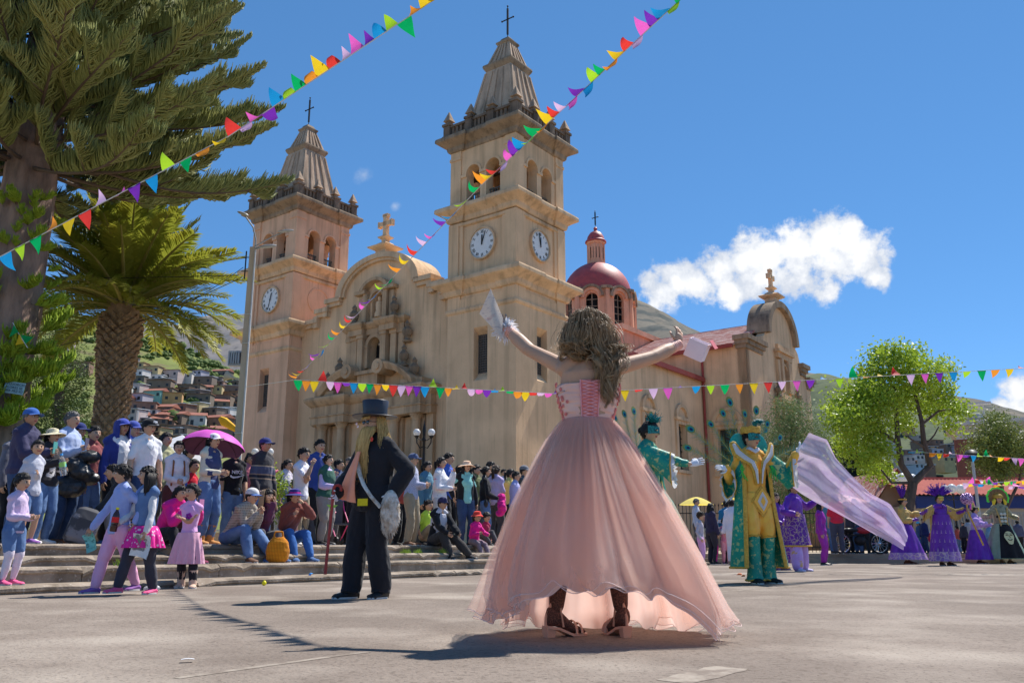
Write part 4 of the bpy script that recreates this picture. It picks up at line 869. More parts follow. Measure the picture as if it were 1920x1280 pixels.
for row in range(52):
  z = .05+row*.093; r = np.interp(z, [0, 1.5, 3.2, 4.6, 5.2], [.33, .30, .32, .40, .32])
  for i in range(13):
    a = 2*math.pi*(i+.5*(row % 2))/13+random.uniform(-.05, .05); w = .25*r; ca, sa = math.cos(a), math.sin(a)
    def pp(u, h, o): aa = a+u/r; return ((r+o)*math.cos(aa), (r+o)*math.sin(aa), z+h)
    h = random.uniform(.9, 1.2); o = random.uniform(.03, .085)*(1.5 if z > 3.6 else 1)
    V = [pp(-w, 0, 0), pp(0, -.065*h, .01), pp(w, 0, 0), pp(0, .085*h, .0), pp(-w*.45, .03, o), pp(0, .0, o*1.15), pp(w*.45, .03, o), pp(0, .075*h, o)]
    mb.add(V, [(0, 1, 5, 4), (1, 2, 6, 5), (2, 3, 7, 6), (3, 0, 4, 7), (4, 5, 6, 7)])
o = mb.build('trunk_scales', M_PTR, palm); tag(o, kind='stuff')
def frond(seed, curve, L=1., n=84, dry=False):
  q = random.Random(seed); m = MB()
  ax = lambda t: Vector((L*(t-.10*curve*t*t*t), 0, L*(.12*t-curve*t*t*.62)))
  m.tube([ax(t/12) for t in range(13)], [.018*(1-.85*t/12)+.002 for t in range(13)], 5, 1, flat=.7)
  for i in range(n):
    t = .10+.90*i/n; b = ax(t); tg = (ax(min(t+.02, 1))-ax(t-.02)).normalized(); ll = .205*L*math.sin(min(1, t*1.6+.15)*math.pi*.5)*(1-.62*max(0, t-.6)/.4)
    for s in (-1, 1):
      side = Vector((0, s, 0)); upv = tg.cross(side)*s
      if upv.z < 0: upv = -upv
      d = (tg*q.uniform(.65, 1.0)+side*q.uniform(.75, 1.0)+upv*q.uniform(.1, .6)).normalized(); l2 = ll*q.uniform(.8, 1.12); w = .0078*L
      tip = b+d*l2+Vector((0, 0, -.18*l2)); md = b+d*l2*.5; wv = d.cross(upv).normalized()*w
      m.add([b-wv*.5, b+wv*.5, md+wv, md-wv, tip], [(0, 1, 2, 3), (3, 2, 4)])
  return m.build('frond', [M_FRD, M_RACH], palm, False)
fp = [frond(1, .22), frond(2, .42), frond(3, .62), frond(4, .80), frond(5, .32)]; first = set(); q = random.Random(9)
for i in range(104):
  u = i/104; el = 1.4-1.5*u**.95+q.uniform(-.1, .1); a = i*2.399963+q.uniform(-.15, .15); k = 0 if el > 1.0 else (4 if el > .7 else 1 if el > .35 else 2 if el > -.0 else 3)
  k = k if q.random() < .8 else min(3, k+1)
  o = fp[k] if k not in first else fp[k].copy()
  if k in first: COL.objects.link(o)
  first.add(k); L = q.uniform(2.3, 2.85)*(1 if el > .1 else .86)
  o.location = (.03+.2*math.cos(a), .2*math.sin(a), 5.02+.25*math.sin(el)); o.rotation_euler = (q.uniform(-.25, .25), -el, a); o.scale = (L,)*3
for k in range(5):
  if k not in first: bpy.data.objects.remove(fp[k])
# small palm far behind the umbrella
sp_ = P(392, 822, 60); smp = thing('small_palm', 'small bushy green palm showing above the pink umbrella', 'tree', sp_)
mb = MB(); mb.tube([(0, 0, -5), (0, 0, 0)], .25, 8); mb.build('trunk', M_PTR, smp)
for i in range(40):
  o = fp[1 if i % 2 else 4].copy() if (1 in first and 4 in first) else None
  if o is None: break
  COL.objects.link(o); o.parent = smp; o.location = (0, 0, 0); o.rotation_euler = (0, -random.uniform(-.1, 1.3), i*2.4); o.scale = (.95,)*3
# ---- leafy crowns
def leaf_tree(name, label, base, trunkpts, limbs, clusters, leaf, n, mats, seed=1, sz=.5, group=None, hang=0., aspect=.55, tn=7):
  q = random.Random(seed); t = thing(name, label, 'tree', base, 0, group)
  m = MB()
  for pts, r0, r1 in [trunkpts]+limbs:
    k = len(pts); m.tube(pts, [r0+(r1-r0)*i/(k-1) for i in range(k)], tn)
  m.build('trunk', mats[1], t, True)
  m = MB(); wsum = sum(c[3]**2 for c in clusters)
  for (cx, cy, cz, r, *rest) in clusters:
    fz = rest[0] if rest else .8
    for i in range(int(n*r*r/wsum)):
      # leaves in small tufts on the shell and inside
      u = q.gauss(0, 1), q.gauss(0, 1), q.gauss(0, 1); ln_ = math.sqrt(sum(x*x for x in u))+1e-6; rr = r*(q.random()**.4)*(1+.18*math.sin(7*u[0]/ln_+cx*3)+.15*math.sin(9*u[2]/ln_+cz*5))
      c = Vector((cx+rr*u[0]/ln_, cy+rr*u[1]/ln_, cz+fz*rr*u[2]/ln_))
      for k in range(3):
        p = c+Vector((q.gauss(0, leaf), q.gauss(0, leaf), q.gauss(0, leaf)))
        d = Vector((q.gauss(0, 1), q.gauss(0, 1), q.gauss(0, .8)-hang)).normalized(); s = d.orthogonal().normalized(); s = (Matrix.Rotation(q.uniform(0, 6.28), 3, d) @ s)*leaf*aspect*.5; l_ = leaf*q.uniform(.7, 1.25)
        m.add([p, p+d*l_*.5+s, p+d*l_, p+d*l_*.5-s], [(0, 1, 2, 3)])
  m.build('crown', mats[0], t); return t
M_LEAF = mat('bright_leaves', (.44, .55, .05), (.24, .36, .03), scale=1.2, rough=.45, spec=.4, translucent=.4)
M_LEAFD = mat('olive_leaves', (.25, .29, .07), (.13, .17, .04), scale=1.0, rough=.5, translucent=.25)
M_LEAFC = mat('conifer_leaves', (.14, .20, .05), (.06, .10, .025), scale=1.6, rough=.6, translucent=.15)
M_LEAFB = mat('feathery_leaves', (.22, .29, .10), (.12, .17, .06), scale=1.2, rough=.6, translucent=.2)
M_TRK = mat('grey_bark', (.14, .10, .08), (.07, .05, .042), scale=5, stretch=(1, 1, .4), bump=.02)
B = P(1706, 1036, 31); B.z = .28
def at(px, py, Y=31, dy=0): p = P(px, py, Y+dy); return tuple(p-B)
tp = ([at(1700, 1040), at(1704, 950), at(1712, 905)], .2, .17)
lb = [([at(1712, 905), at(1745, 872, dy=.3), at(1732, 830), at(1728, 790), at(1716, 740)], .14, .06), ([at(1712, 905), at(1690, 870), at(1683, 820), at(1680, 760), at(1676, 720)], .13, .06), ([at(1745, 872), at(1733, 838), at(1700, 818, dy=-.5)], .06, .03), ([at(1705, 905), at(1672, 905), at(1652, 880)], .06, .03), ([at(1683, 830), at(1640, 800), at(1600, 770)], .07, .03), ([at(1728, 795), at(1760, 770), at(1800, 765)], .06, .02), ([at(1680, 770), at(1655, 720), at(1640, 690)], .06, .03), ([at(1716, 745), at(1735, 700), at(1740, 680)], .05, .02), ([at(1733, 838), at(1752, 815), at(1760, 800)], .04, .02)]
cl_ = []
for px, py, r in ((1690, 690, 1.15), (1645, 700, 1.1), (1735, 705, 1.05), (1700, 740, 1.2), (1610, 740, 1.1), (1650, 755, 1.2), (1590, 790, 1.05), (1630, 810, 1.1), (1570, 765, .7), (1590, 835, .75), (1650, 845, .75), (1760, 735, .85), (1775, 765, .6), (1800, 770, .55), (1745, 765, .7), (1785, 800, .45), (1665, 890, .45), (1640, 880, .6), (1620, 865, .6), (1715, 665, .6), (1770, 690, .55), (1675, 660, .6), (1695, 790, .6), (1650, 665, .6)):
  p = at(px, py, 31, random.uniform(-1.2, 1.2)); cl_.append((*p, r*.78))
leaf_tree('broadleaf_tree', 'bright green broadleaf tree with forked dark trunk beside the square', B, tp, lb, cl_, .14, 6600, (M_LEAF, M_TRK), 3)
B = P(1872, 1036, 47); B.z = .28
def at(px, py, Y=47, dy=0): p = P(px, py, Y+dy); return tuple(p-B)
leaf_tree('trimmed_tree', 'dense rounded olive green tree in front of the brick building', B, ([at(1880, 1040), at(1878, 960), at(1876, 890)], .2, .15), [([at(1876, 900), at(1860, 860), at(1850, 820)], .12, .05), ([at(1878, 900), at(1895, 860), at(1905, 830)], .12, .05), ([at(1876, 890), at(1876, 830)], .1, .05), ([at(1884, 960), at(1912, 900), at(1918, 850)], .1, .05), ([at(1876, 915), at(1845, 880)], .07, .03)],
  [(*at(px, py, 47, random.uniform(-.9, .9)), r) for px, py, r in ((1868, 790, .8), (1855, 815, 1.1), (1885, 815, 1.1), (1845, 840, 1.0), (1870, 845, 1.3), (1900, 840, 1.1), (1855, 870, .9), (1890, 865, 1.0), (1915, 862, .9), (1835, 862, .5), (1875, 890, .6))], .13, 5600, (M_LEAFD, M_TRK), 5)
B = P(1480, 1030, 43); B.z = .3
def at(px, py, Y=43, dy=0): p = P(px, py, Y+dy); return tuple(p-B)
leaf_tree('feathery_conifer', 'feathery dark green conifer standing by the side portal', B, ([at(1480, 1040), at(1482, 900), at(1484, 800)], .2, .05), [], [(*at(px, py, 43, random.uniform(-1, 1)), r, 1.1) for px, py, r in ((1480, 775, .8), (1480, 960, 1.2), (1440, 950, 1.1), (1530, 950, 1.2), (1500, 920, 1.2), (1560, 940, .8), (1420, 930, .8), (1455, 800, .9), (1500, 795, 1.0), (1440, 835, 1.0), (1480, 830, 1.2), (1520, 830, 1.1), (1545, 860, 1.0), (1430, 875, 1.0), (1470, 880, 1.2), (1520, 885, 1.2), (1555, 900, .9), (1410, 900, .7), (1465, 760, .5), (1495, 765, .5), (1535, 815, .7))], .17, 9000, (M_LEAFB, M_TRK), 6, aspect=.22, hang=-.5)
B = P(110, 1030, 24); B.z = .5
def at(px, py, Y=24, dy=0): p = P(px, py, Y+dy); return tuple(p-B)
leaf_tree('cypress_tree', 'dark green cypress between the thick trunk and the palm', B, ([at(110, 1040), at(112, 700), at(115, 580)], .2, .03), [], [(*at(px, py, 24, random.uniform(-.5, .5)), r, 1.2) for px, py, r in ((112, 600, .35), (105, 640, .5), (130, 660, .5), (90, 690, .6), (125, 710, .7), (75, 740, .6), (110, 750, .8), (140, 765, .6), (80, 800, .8), (120, 810, .9), (150, 820, .6), (70, 860, .8), (110, 870, .9), (145, 870, .7), (60, 640, .4), (150, 720, .4), (160, 850, .45), (35, 780, .6), (20, 850, .7))], .10, 7000, (M_LEAFC, M_TRK), 7, aspect=.3)
B = spot(512, 2.6)
def at(px, py, Y=B.y, dy=0): p = P(px, py, B.y+dy); return tuple(p-B)
rb = leaf_tree('rose_bush', 'leafy rose bush with pink blooms beside the striped sweater man', B, ([at(510, 1010), at(512, 930), at(508, 880)], .03, .012), [([at(512, 940), at(525, 900), at(532, 885)], .02, .008), ([at(510, 940), at(500, 905), at(497, 890)], .02, .008)], [(*at(px, py, dy=random.uniform(-.2, .2)), r) for px, py, r in ((515, 895, .14), (528, 908, .13), (500, 900, .1), (512, 925, .15), (530, 928, .1), (508, 880, .07), (520, 960, .16))], .05, 330, (M_LEAF, M_TRK), 9)
M_ROSE = mat('rose_petals', (.75, .25, .30), (.6, .15, .2), scale=20)
for px, py in ((506, 873), (498, 889), (514, 886)):
  m = MB(); p = at(px, py, dy=-.25)
  for k in range(9): a = k*2.4; r = .012+.004*k; m.ell((p[0]+r*math.cos(a), p[1]+r*math.sin(a), p[2]+.004*k), (.03, .03, .024), 7, 5)
  m.build('rose', M_ROSE, rb, True)
# sign nailed to the trunk
sg = P(27, 727, 15.4); M_SIGN = mat('sign_board', (.36, .52, .55), (.28, .43, .46), scale=9); M_INK = mat('ink', (.05, .09, .12), scale=8)
sgn = thing('trunk_sign', 'small pale blue hand lettered board nailed to the thick trunk', 'sign', sg); sgn.rotation_euler = (R(-4), R(7), R(12))
m = MB(); m.box((0, 0, 0), (.34, .015, .22)); m.build('board', M_SIGN, sgn)
text('EYUUORCIO\nFLORES SE\nMER PEZ IO', .062, 'lettering', M_INK, sgn, Matrix.Translation((0, -.012, 0)) @ Matrix.Rotation(math.pi/2, 4, 'X'))
# ================================================================== LAMPS AND POLES
M_POLE = mat('concrete_pole', srgb(214, 192, 164), srgb(180, 160, 136), scale=2, bump=.004, stretch=(1, 1, .3)); M_PIPE = mat('white_conduit', (.7, .68, .64), scale=5, rough=.4); M_LAMPG = mat('lamp_grey', (.42, .44, .46), scale=8, rough=.4)
LB = P(432, 1030, 19.5); LB.z = .5
lp = thing('street_lamp', 'tall square concrete lamp post with loudspeaker in front of the left tower', 'street lamp', LB)
m = MB(); m.rings([[(x*r, y*r, z) for x, y in ((-1,-1),(1,-1),(1,1),(-1,1))] for r, z in ((.085, 0), (.06, 7.0))]); m.build('post', M_POLE, lp)
m = MB(); m.tube([(.10, -.09, 0), (.08, -.07, 6.9)], .024, 8)
for z in (2.5, 4.6, 5.3): m.tube([(-.08, -.09, z), (.10, -.12, z)], .011, 5)
m.build('conduit', M_PIPE, lp)
m = MB(); m.tube([(.05, 0, 6.6), (.05, 0, 7.2), (-.02, -.05, 7.5), (-.2, -.15, 7.75)], .02, 6); m.tube([(.0, 0, 7.0), (.5, -.2, 7.2), (.8, -.3, 7.28)], .014, 6); m.tube([(.0, 0, 6.95), (.3, -.1, 7.0)], .03, 6); m.build('lamp_arm', M_LAMPG, lp)
for p, d in (((-.25, -.18, 7.8), (.3, .15, .07)), ((.85, -.32, 7.3), (.4, .14, .06)), ((.4, -.14, 6.98), (.42, .16, .08))):
  m = MB(); m.ell(p, (d[0]/2, d[1]/2, d[2]/2), 12, 8, rot=Matrix.Rotation(R(20 if d[0] == .3 else -6), 3, 'Y')); m.build('lamp_head', M_LAMPG, lp, True)
m = MB()
for i in range(5): m.b2(-.36+i*.055, -.325+i*.055, -.1, .05, 4.12, 4.4)
m.b2(-.37, -.07, -.06, .06, 4.08, 4.13); m.b2(-.37, -.07, -.06, .06, 4.39, 4.43); m.b2(-.37, -.07, .03, .07, 4.1, 4.4); m.build('speaker_box', M_LAMPG, lp)
m = MB(); Ms = Matrix.Rotation(R(-75), 3, 'Y'); m.add(*[(lambda V, F: ([Ms @ Vector(v)*.5 + Vector((-.2, -.1, 3.78)) for v in V], F))(*loft([[(r*math.cos(a), r*math.sin(a), z) for a in [2*math.pi*i/16 for i in range(16)]] for r, z in ((.04, -.25), (.05, -.05), (.1, .12), (.25, .34), (.26, .36), (.1, .2))]))][0]); m.build('loudspeaker', mat('horn_cream', (.55, .48, .35), scale=4), lp, True)
m = MB(); m.b2(-.16, -.135, -.03, .0, 6.2, 6.9); m.tube([(-.24, 0, 6.75), (-.05, 0, 6.75)], .012, 5); m.tube([(-.24, 0, 6.4), (-.05, 0, 6.4)], .012, 5)
for k, (a, b_) in enumerate((((-.3, 0, 6.3), (-12, 1, 7.2)), ((-.3, 0, 6.2), (-9, 4, 5.2)), ((-.2, 0, 6.5), (-3, -1, 5.5)))):
  m.tube([Vector(a).lerp(Vector(b_), t/8)+Vector((0, 0, -.5*math.sin(math.pi*t/8)*(.6+.3*k))) for t in range(9)], .009, 4)
m.build('cable_rack', M_IRON, lp)
M_GLOBE = mat('globe_glass', (.82, .82, .82), (.75, .75, .75), scale=3, rough=.25, translucent=.3)
def globe_lamp(name, label, base, h, n=2, arm=.22, r=.09, group=None, dark=M_IRON):
  t = thing(name, label, 'street lamp', base, 0, group); m = MB()
  m.lathe([(.16, 0), (.16, .25), (.1, .3), (.07, .6), (.05, .7), (.045, h*.55), (.07, h*.56), (.07, h*.6), (.04, h*.62), (.03, h-.35), (.06, h-.3), (.03, h-.2), (.05, h-.05), (.02, h+.12), (.005, h+.22)], (0, 0, 0), 10)
  for i in range(n):
    a = 2*math.pi*i/n; c, s = math.cos(a), math.sin(a)
    m.tube([(0, 0, h-.45), (c*arm*.5, s*arm*.5, h-.5), (c*arm*.95, s*arm*.95, h-.36), (c*arm, s*arm, h-.2)], .017, 6); m.tube([(0, 0, h-.25), (c*arm*.4, s*arm*.4, h-.3), (c*arm, s*arm, h-.22)], .012, 5)
    m.lathe([(.02, -.05), (.06, 0), (.065, .02)], (c*arm, s*arm, h-.2), 10)
  m.build('post', dark, t, True)
  for i in range(n):
    a = 2*math.pi*i/n; m = MB(); m.ell((arm*math.cos(a), arm*math.sin(a), h-.18+r*.9), (r, r, r), 16, 10); m.build('globe', M_GLOBE, t, True, None)
  return t
b = P(790, 1027, 22); b.z = .5; globe_lamp('globe_lamp', 'black iron lamp post with two white globes before the church wall', b, 2.95, 2, .19, .095)
b = P(480, 1027, 23); b.z = .5; globe_lamp('globe_lamp', 'dark iron globe lamp half hidden behind the striped sweater man', b, 2.55, 2, .2, .1)
for px, Y, h, n, lab in ((1708, 40, 3.25, 3, 'grey lamp post with clustered white globes beside the forked tree trunk'), (1800, 44, 3.05, 3, 'lamp post with three white globes in front of the blue band')):
  b = P(px, 1036, Y); b.z = .28; globe_lamp('globe_lamp', lab, b, h, n, .42, .24)
b = P(1845, 1036, 40); b.z = .28; tl = thing('utility_pole', 'slim grey pole carrying a round loudspeaker near the red roof', 'pole', b); m = MB(); m.tube([(0, 0, 0), (0, 0, 4.3)], .07, 8); m.build('pole', M_LAMPG, tl)
m = MB(); m.lathe([(.1, 0), (.3, .1), (.32, .35), (.2, .5), (.05, .55)], (0, 0, 4.1), 12); m.build('loudspeaker', M_IRON, tl, True)
for px, Y, lab in ((292, 24, 'thin pale metal pole behind the white T-shirt man'), (232, 40, 'thin pale pole standing right of the palm trunk')):
  b = P(px, 1030, Y); b.z = .5; o = MB(); o.tube([(0, 0, 0), (0, 0, P(px, 835 if px > 250 else 770, Y).z-.5)], .035 if px > 250 else .05, 6); o = o.build('metal_pole', M_PIPE, None, False, 35, b); tag(o, lab, 'pole')
# ================================================================== BUNTING
FC = [('orange', (.92, .33, .03)), ('yellow', (.88, .62, .02)), ('red', (.78, .05, .04)), ('lilac', (.74, .50, .74)), ('pink', (.82, .13, .55)), ('purple', (.20, .03, .45)), ('blue', (.01, .30, .66)), ('lime', (.42, .72, .03)), ('green', (.0, .45, .12))]
FM = [mat('flag_'+n_, c, tuple(x*.9 for x in c), scale=8, rough=.6, translucent=.4) for n_, c in FC]
FME = {}
def flag_mesh(ci, v):
  if (ci, v) in FME: return FME[(ci, v)]
  rr = random.Random(v*17+3); bend = [0, .5, 1.0, 1.5, 2.0, .3, 2.6][v % 7]; tw = rr.uniform(-.8, .8); rows = 6; V = []; F = []
  for j in range(rows+1):
    t = j/rows; w = .5*(1-t)*.95+.006; a = bend*t**.8; z = -(math.sin(a)/bend if bend > .05 else t)*1.2; y = ((1-math.cos(a))/bend if bend > .05 else 0)*1.2
    for s in (-1, 0, 1): V.append((s*w+.10*tw*t*t, y+.12*tw*s*w*t*4+.05*math.sin(5*t+tw*4)*(1 if s else .3), z+.02*s*tw))
  for j in range(rows):
    for i in range(2): F.append((j*3+i, j*3+i+1, (j+1)*3+i+1, (j+1)*3+i))
  me = bpy.data.meshes.new('flag'); me.from_pydata(V, [], F); me.materials.append(FM[ci]); me.polygons.foreach_set('use_smooth', [True]*len(F)); me.update(); FME[(ci, v)] = me
  return me
M_CORD = mat('white_cord', (.75, .74, .70), scale=30)
def bunting(label, pts, n, size, start=0, wind=(-1, .25, 0), calm=None, sag=0., seed=1, step=1, ctail=None):
  rr = random.Random(seed); p0 = Vector(pts[0]); p1 = Vector(pts[-1])
  def at_(t):
    if len(pts) == 2: p = p0.lerp(p1, t)
    else:
      a = 2*t if t < .5 else 2*t-1; p = (Vector(pts[0]).lerp(Vector(pts[1]), a) if t < .5 else Vector(pts[1]).lerp(Vector(pts[2]), a))
    return p+Vector((0, 0, -sag*4*t*(1-t)))
  th = thing('bunting', label, 'bunting', p0, 0)
  m = MB(); m.tube([at_(i/40)-p0 for i in range(41)]+([Vector(ctail)-p0] if ctail is not None else []), .0055, 5); m.build('cord', M_CORD, th)
  for i in range(n):
    t = (i+.5)/n; p = at_(t)-p0; tg = (at_(min(t+.01, 1))-at_(max(t-.01, 0))).normalized()
    wl = rr.random() if calm is None else (rr.random()*.5+.5*calm(t))
    v = rr.choice([0, 5, 1, 2]) if (calm is not None and calm(t) < .4) else rr.choice([1, 2, 3, 4, 6])
    wv = Vector(wind)+Vector((rr.uniform(-.3, .3), rr.uniform(-.3, .3), rr.uniform(-.2, .3))); y = (wv-tg*wv.dot(tg)).normalized()
    dn = Vector((0, 0, -1)); lift = (0. if v in (0, 5) else rr.uniform(.1, .9)); d = (dn*(1-lift)+y*lift); d = (d-tg*d.dot(tg)).normalized(); yy = d.cross(tg); 
    if yy.dot(y) < 0: yy = -yy
    z = -d; x = yy.cross(z)
    o = link('flag', flag_mesh((start+i*step) % 9, v), th); Mx = Matrix((x, yy, z)).transposed().to_4x4()
    s = size*rr.uniform(.9, 1.1); o.matrix_local = Matrix.Translation(p) @ Mx @ Matrix.Diagonal((s, s, s, 1))
bunting('long string of coloured pennants crossing the left sky to the big tree', [P(835, -14, 7.2), P(430, 255, 7.9), P(-150, 560, 9)], 38, .16, 2, calm=lambda t: 1 if t < .55 else 0, sag=.0, seed=3, step=-1)
E = P(552, 712, 17)
bunting('steep string of coloured pennants crossing in front of the right clock tower', [P(1290, -14, 6.8), P(905, 345, 9.2), E], 54, .155, 8, seed=8, step=-1)
bunting('level string of coloured pennants stretching across behind the dancer', [E, P(1050, 738, 17.5), P(1960, 688, 17.5)], 68, .19, 8, calm=lambda t: 1 if .28 < t < .5 else 0, seed=12, step=1, sag=-.0, ctail=None)
m = MB(); a_ = Vector((LB.x+.1, LB.y-.15, 4.05)); m.tube([E, a_], .006, 5); tag(m.build('cord', M_CORD), 'white cord tying the pennant strings to the lamp post', 'cord')
bunting('far string of small pennants between the tree trunk and the round tree', [P(1704, 846, 30), P(1960, 862, 30)], 20, .24, 6, calm=lambda t: .6, seed=21)
bunting('far string of pennants hanging in front of the red roof', [P(1806, 908, 34), P(1960, 898, 34)], 14, .26, 0, calm=lambda t: .6, seed=22)
bunting('lowest far string of pennants over the green haloed dancer', [P(1806, 905, 32), P(1960, 915, 32)], 16, .26, 3, calm=lambda t: .5, seed=23)
th = thing('trunk_pennants', 'short string of green and yellow pennants on the thick trunk', 'bunting', P(24, 605, 15.3)); q0 = P(24, 605, 15.3)
m = MB(); m.tube([Vector((0, 0, 0)), P(35, 625, 15.2)-q0, P(52, 652, 15.1)-q0], .006, 5); m.build('cord', M_CORD, th)
for (px, py), tri, ci in (((24, 608), ((26, 609), (34, 622), (17, 632)), 8), ((0, 0), ((36, 626), (45, 643), (29, 647)), 1), ((0, 0), ((39, 627), (62, 632), (47, 645)), 8), ((0, 0), ((45, 647), (50, 650), (58, 657)), 1)):
  m = MB(); V = [P(a, b, 15.15+.02*i)-q0 for i, (a, b) in enumerate(tri)]; m.add(V+[v+Vector((0, .008, 0)) for v in V], [(0, 1, 2), (5, 4, 3), (0, 1, 4, 3), (1, 2, 5, 4), (2, 0, 3, 5)]); m.build('flag', FM[ci], th)
# ================================================================== PEOPLE
V3 = lambda *a: Vector(a)
BOOST = True
M_SKIN = {k: mat('skin_'+k, c, tuple(x*.86 for x in c), scale=14, rough=.55, spec=.35, subs=.12, bump=.0006, bscale=300) for k, c in (('tan', (.42, .225, .135)), ('brown', (.33, .165, .095)), ('light', (.50, .28, .18)))}
M_HAIR = {k: mat('hair_'+k, c, c2, scale=26, stretch=(1, 1, .12), rough=.6, spec=.3, bump=.006, bscale=70) for k, c, c2 in (('black', (.022, .017, .015), (.008, .006, .006)), ('grey', (.16, .15, .145), (.05, .048, .046)), ('brown', (.06, .035, .022), (.025, .015, .01)))}
M_EYE = mat('eye_white', (.7, .68, .66), scale=3, rough=.2); M_IRIS = mat('iris_dark', (.012, .008, .006), scale=3, rough=.15, spec=.6); M_LIP = mat('lips', (.24, .06, .055), scale=30, rough=.45); M_BROW = mat('brow_hair', (.015, .011, .01), scale=40)
M_SOLE = mat('shoe_sole', (.45, .43, .40), scale=10)
RQ = []                                   # (object, voxel, smooth iterations, wrinkle amplitude, wrinkle scale, extra MB)
def queue(mb, name, mats, parent, vox, sm=4, wr=0., wf=9., extra=None, seed=0):
  o = mb.build(name, mats[0] if isinstance(mats, (list, tuple)) else mats, parent)
  md = o.modifiers.new('r', 'REMESH'); md.mode = 'VOXEL'; md.voxel_size = vox
  s = o.modifiers.new('s', 'SMOOTH'); s.factor = .5; s.iterations = sm
  RQ.append((o, wr, wf, extra, mats, seed)); return o
def finish_remesh():
  dg = bpy.context.evaluated_depsgraph_get()
  res = [bpy.data.meshes.new_from_object(t[0].evaluated_get(dg)) for t in RQ]
  for (o, wr, wf, extra, mats, seed), me in zip(RQ, res):
    o.modifiers.clear(); n = len(me.vertices)
    if wr:
      co = np.empty(n*3); me.vertices.foreach_get('co', co); co = co.reshape(-1, 3); no = np.empty(n*3); me.vertices.foreach_get('normal', no); no = no.reshape(-1, 3)
      st = co*np.array([1, 1, .75]); w = fnoise(st, wf, seed)*.6+(1-np.abs(fnoise(st+np.array([.3, .1, .5]), wf*1.9, seed+4)))*.7-.5
      co = co+no*(w*wr)[:, None]; me.vertices.foreach_set('co', co.ravel())
    if extra is not None and extra.v:
      co = np.empty(n*3); me.vertices.foreach_get('co', co); F = [tuple(p.vertices) for p in me.polygons]; V = [tuple(c) for c in co.reshape(-1, 3)]
      m2 = bpy.data.meshes.new(o.name); m2.from_pydata(V+extra.v, [], F+[tuple(i+n for i in f) for f in extra.f])
      for m in mats: m2.materials.append(m)
      m2.polygons.foreach_set('material_index', [0]*len(F)+extra.m); me = m2
    else:
      me.materials.clear()
      for m in (mats if isinstance(mats, (list, tuple)) else [mats]): me.materials.append(m)
    me.polygons.foreach_set('use_smooth', [True]*len(me.polygons)); me.update(); o.data = me
  RQ.clear()
# ---- head
def gs(v, c, s): return np.exp(-((v-c)/s)**2)
def head_arrays(nu=40, nv=32, male=True, chub=0.):
  th = np.linspace(0, math.pi, nv+1)[:, None]; u = np.linspace(0, 2*math.pi, nu, endpoint=False)[None, :]
  az = u - .42*np.sin(u)                                          # more columns on the face (az = 0 is the front)
  dx = np.sin(th)*np.sin(az); dy = -np.sin(th)*np.cos(az); dz = -np.cos(th)*np.ones_like(az)
  x = .345*dx; y = .42*dy; z = .5*dz; low = np.clip(-z/.5, 0, 1); front = np.clip(-dy, 0, 1)
  x = x*(1-(.30-.12*chub)*low**1.4) ; y = np.where(y > 0, y*(1-.42*low), y*(1-.06*low))
  f = front**.6
  y = y - f*(.105*gs(x, 0, .055)*np.clip(1-np.abs((z+.06)/.13), 0, 1)*(1+.7*gs(z, -.12, .06)))     # nose
  y = y + f*.03*(gs(x, .135, .07)+gs(x, -.135, .07))*gs(z, .025, .06)                                # sockets
  y = y - f*.016*gs(z, .105, .04)*(1-gs(x, 0, .03)*.4)*(1 if male else .5)                           # brow
  y = y - f*.022*gs(x, 0, .085)*gs(z, -.245, .035) + f*.012*gs(x, 0, .1)*gs(z, -.30, .03)            # mouth
  y = y - f*.03*gs(x, 0, .10)*gs(z, -.41, .07)                                                       # chin
  y = y - f*.014*(gs(x, .19, .09)+gs(x, -.19, .09))*gs(z, -.10, .09)*(1+chub)                        # cheek
  V = np.stack([x, y, z], -1).reshape(-1, 3); F = [(j*nu+i, j*nu+(i+1) % nu, (j+1)*nu+(i+1) % nu, (j+1)*nu+i) for j in range(nv) for i in range(nu)]
  cx = V[[f_[0] for f_ in F]]; mi = np.where(((cx[:, 0]/.115)**2+((cx[:, 2]+.25)/.04)**2 < 1) & (cx[:, 1] < -.2), 3, 0)
  return V, F, mi.tolist(), az, (nu, nv)
HEADS = {}
def make_head(mb, M, hs, male=True, chub=0., eyes=True):
  k = (male, chub)
  if k not in HEADS: HEADS[k] = head_arrays(male=male, chub=chub)
  V, F, mi, az, _ = HEADS[k]; n = len(mb.v)
  T = lambda p: M @ (Vector(p)*hs)
  mb.v.extend([tuple(T(p)) for p in V]); mb.f.extend([tuple(i+n for i in f) for f in F]); mb.m.extend(mi)
  R3 = M.to_3x3()
  for s in (-1, 1):
    mb.ell(T((s*.35, .03, -.04)), (.035*hs, .075*hs, .115*hs), 8, 6, 0, R3)
    if eyes:
      mb.ell(T((s*.135, -.342, .022)), (.058*hs, .042*hs, .032*hs), 8, 6, 1, R3); mb.ell(T((s*.131, -.378, .020)), (.034*hs, .015*hs, .032*hs), 8, 5, 2, R3)
      mb.tube([T((s*(.075+.035*i), -.388+.012*i*i*.55, .085+.016*(i if i < 2 else 3-i))) for i in range(4)], [.017*hs, .026*hs, .022*hs, .010*hs], 5, 4)
      mb.tube([T((s*(.085+.033*i), -.388+.012*i*i*.6, .042+.007*(1 if 0 < i < 3 else 0))) for i in range(4)], [.012*hs, .018*hs, .018*hs, .008*hs], 4, 4)
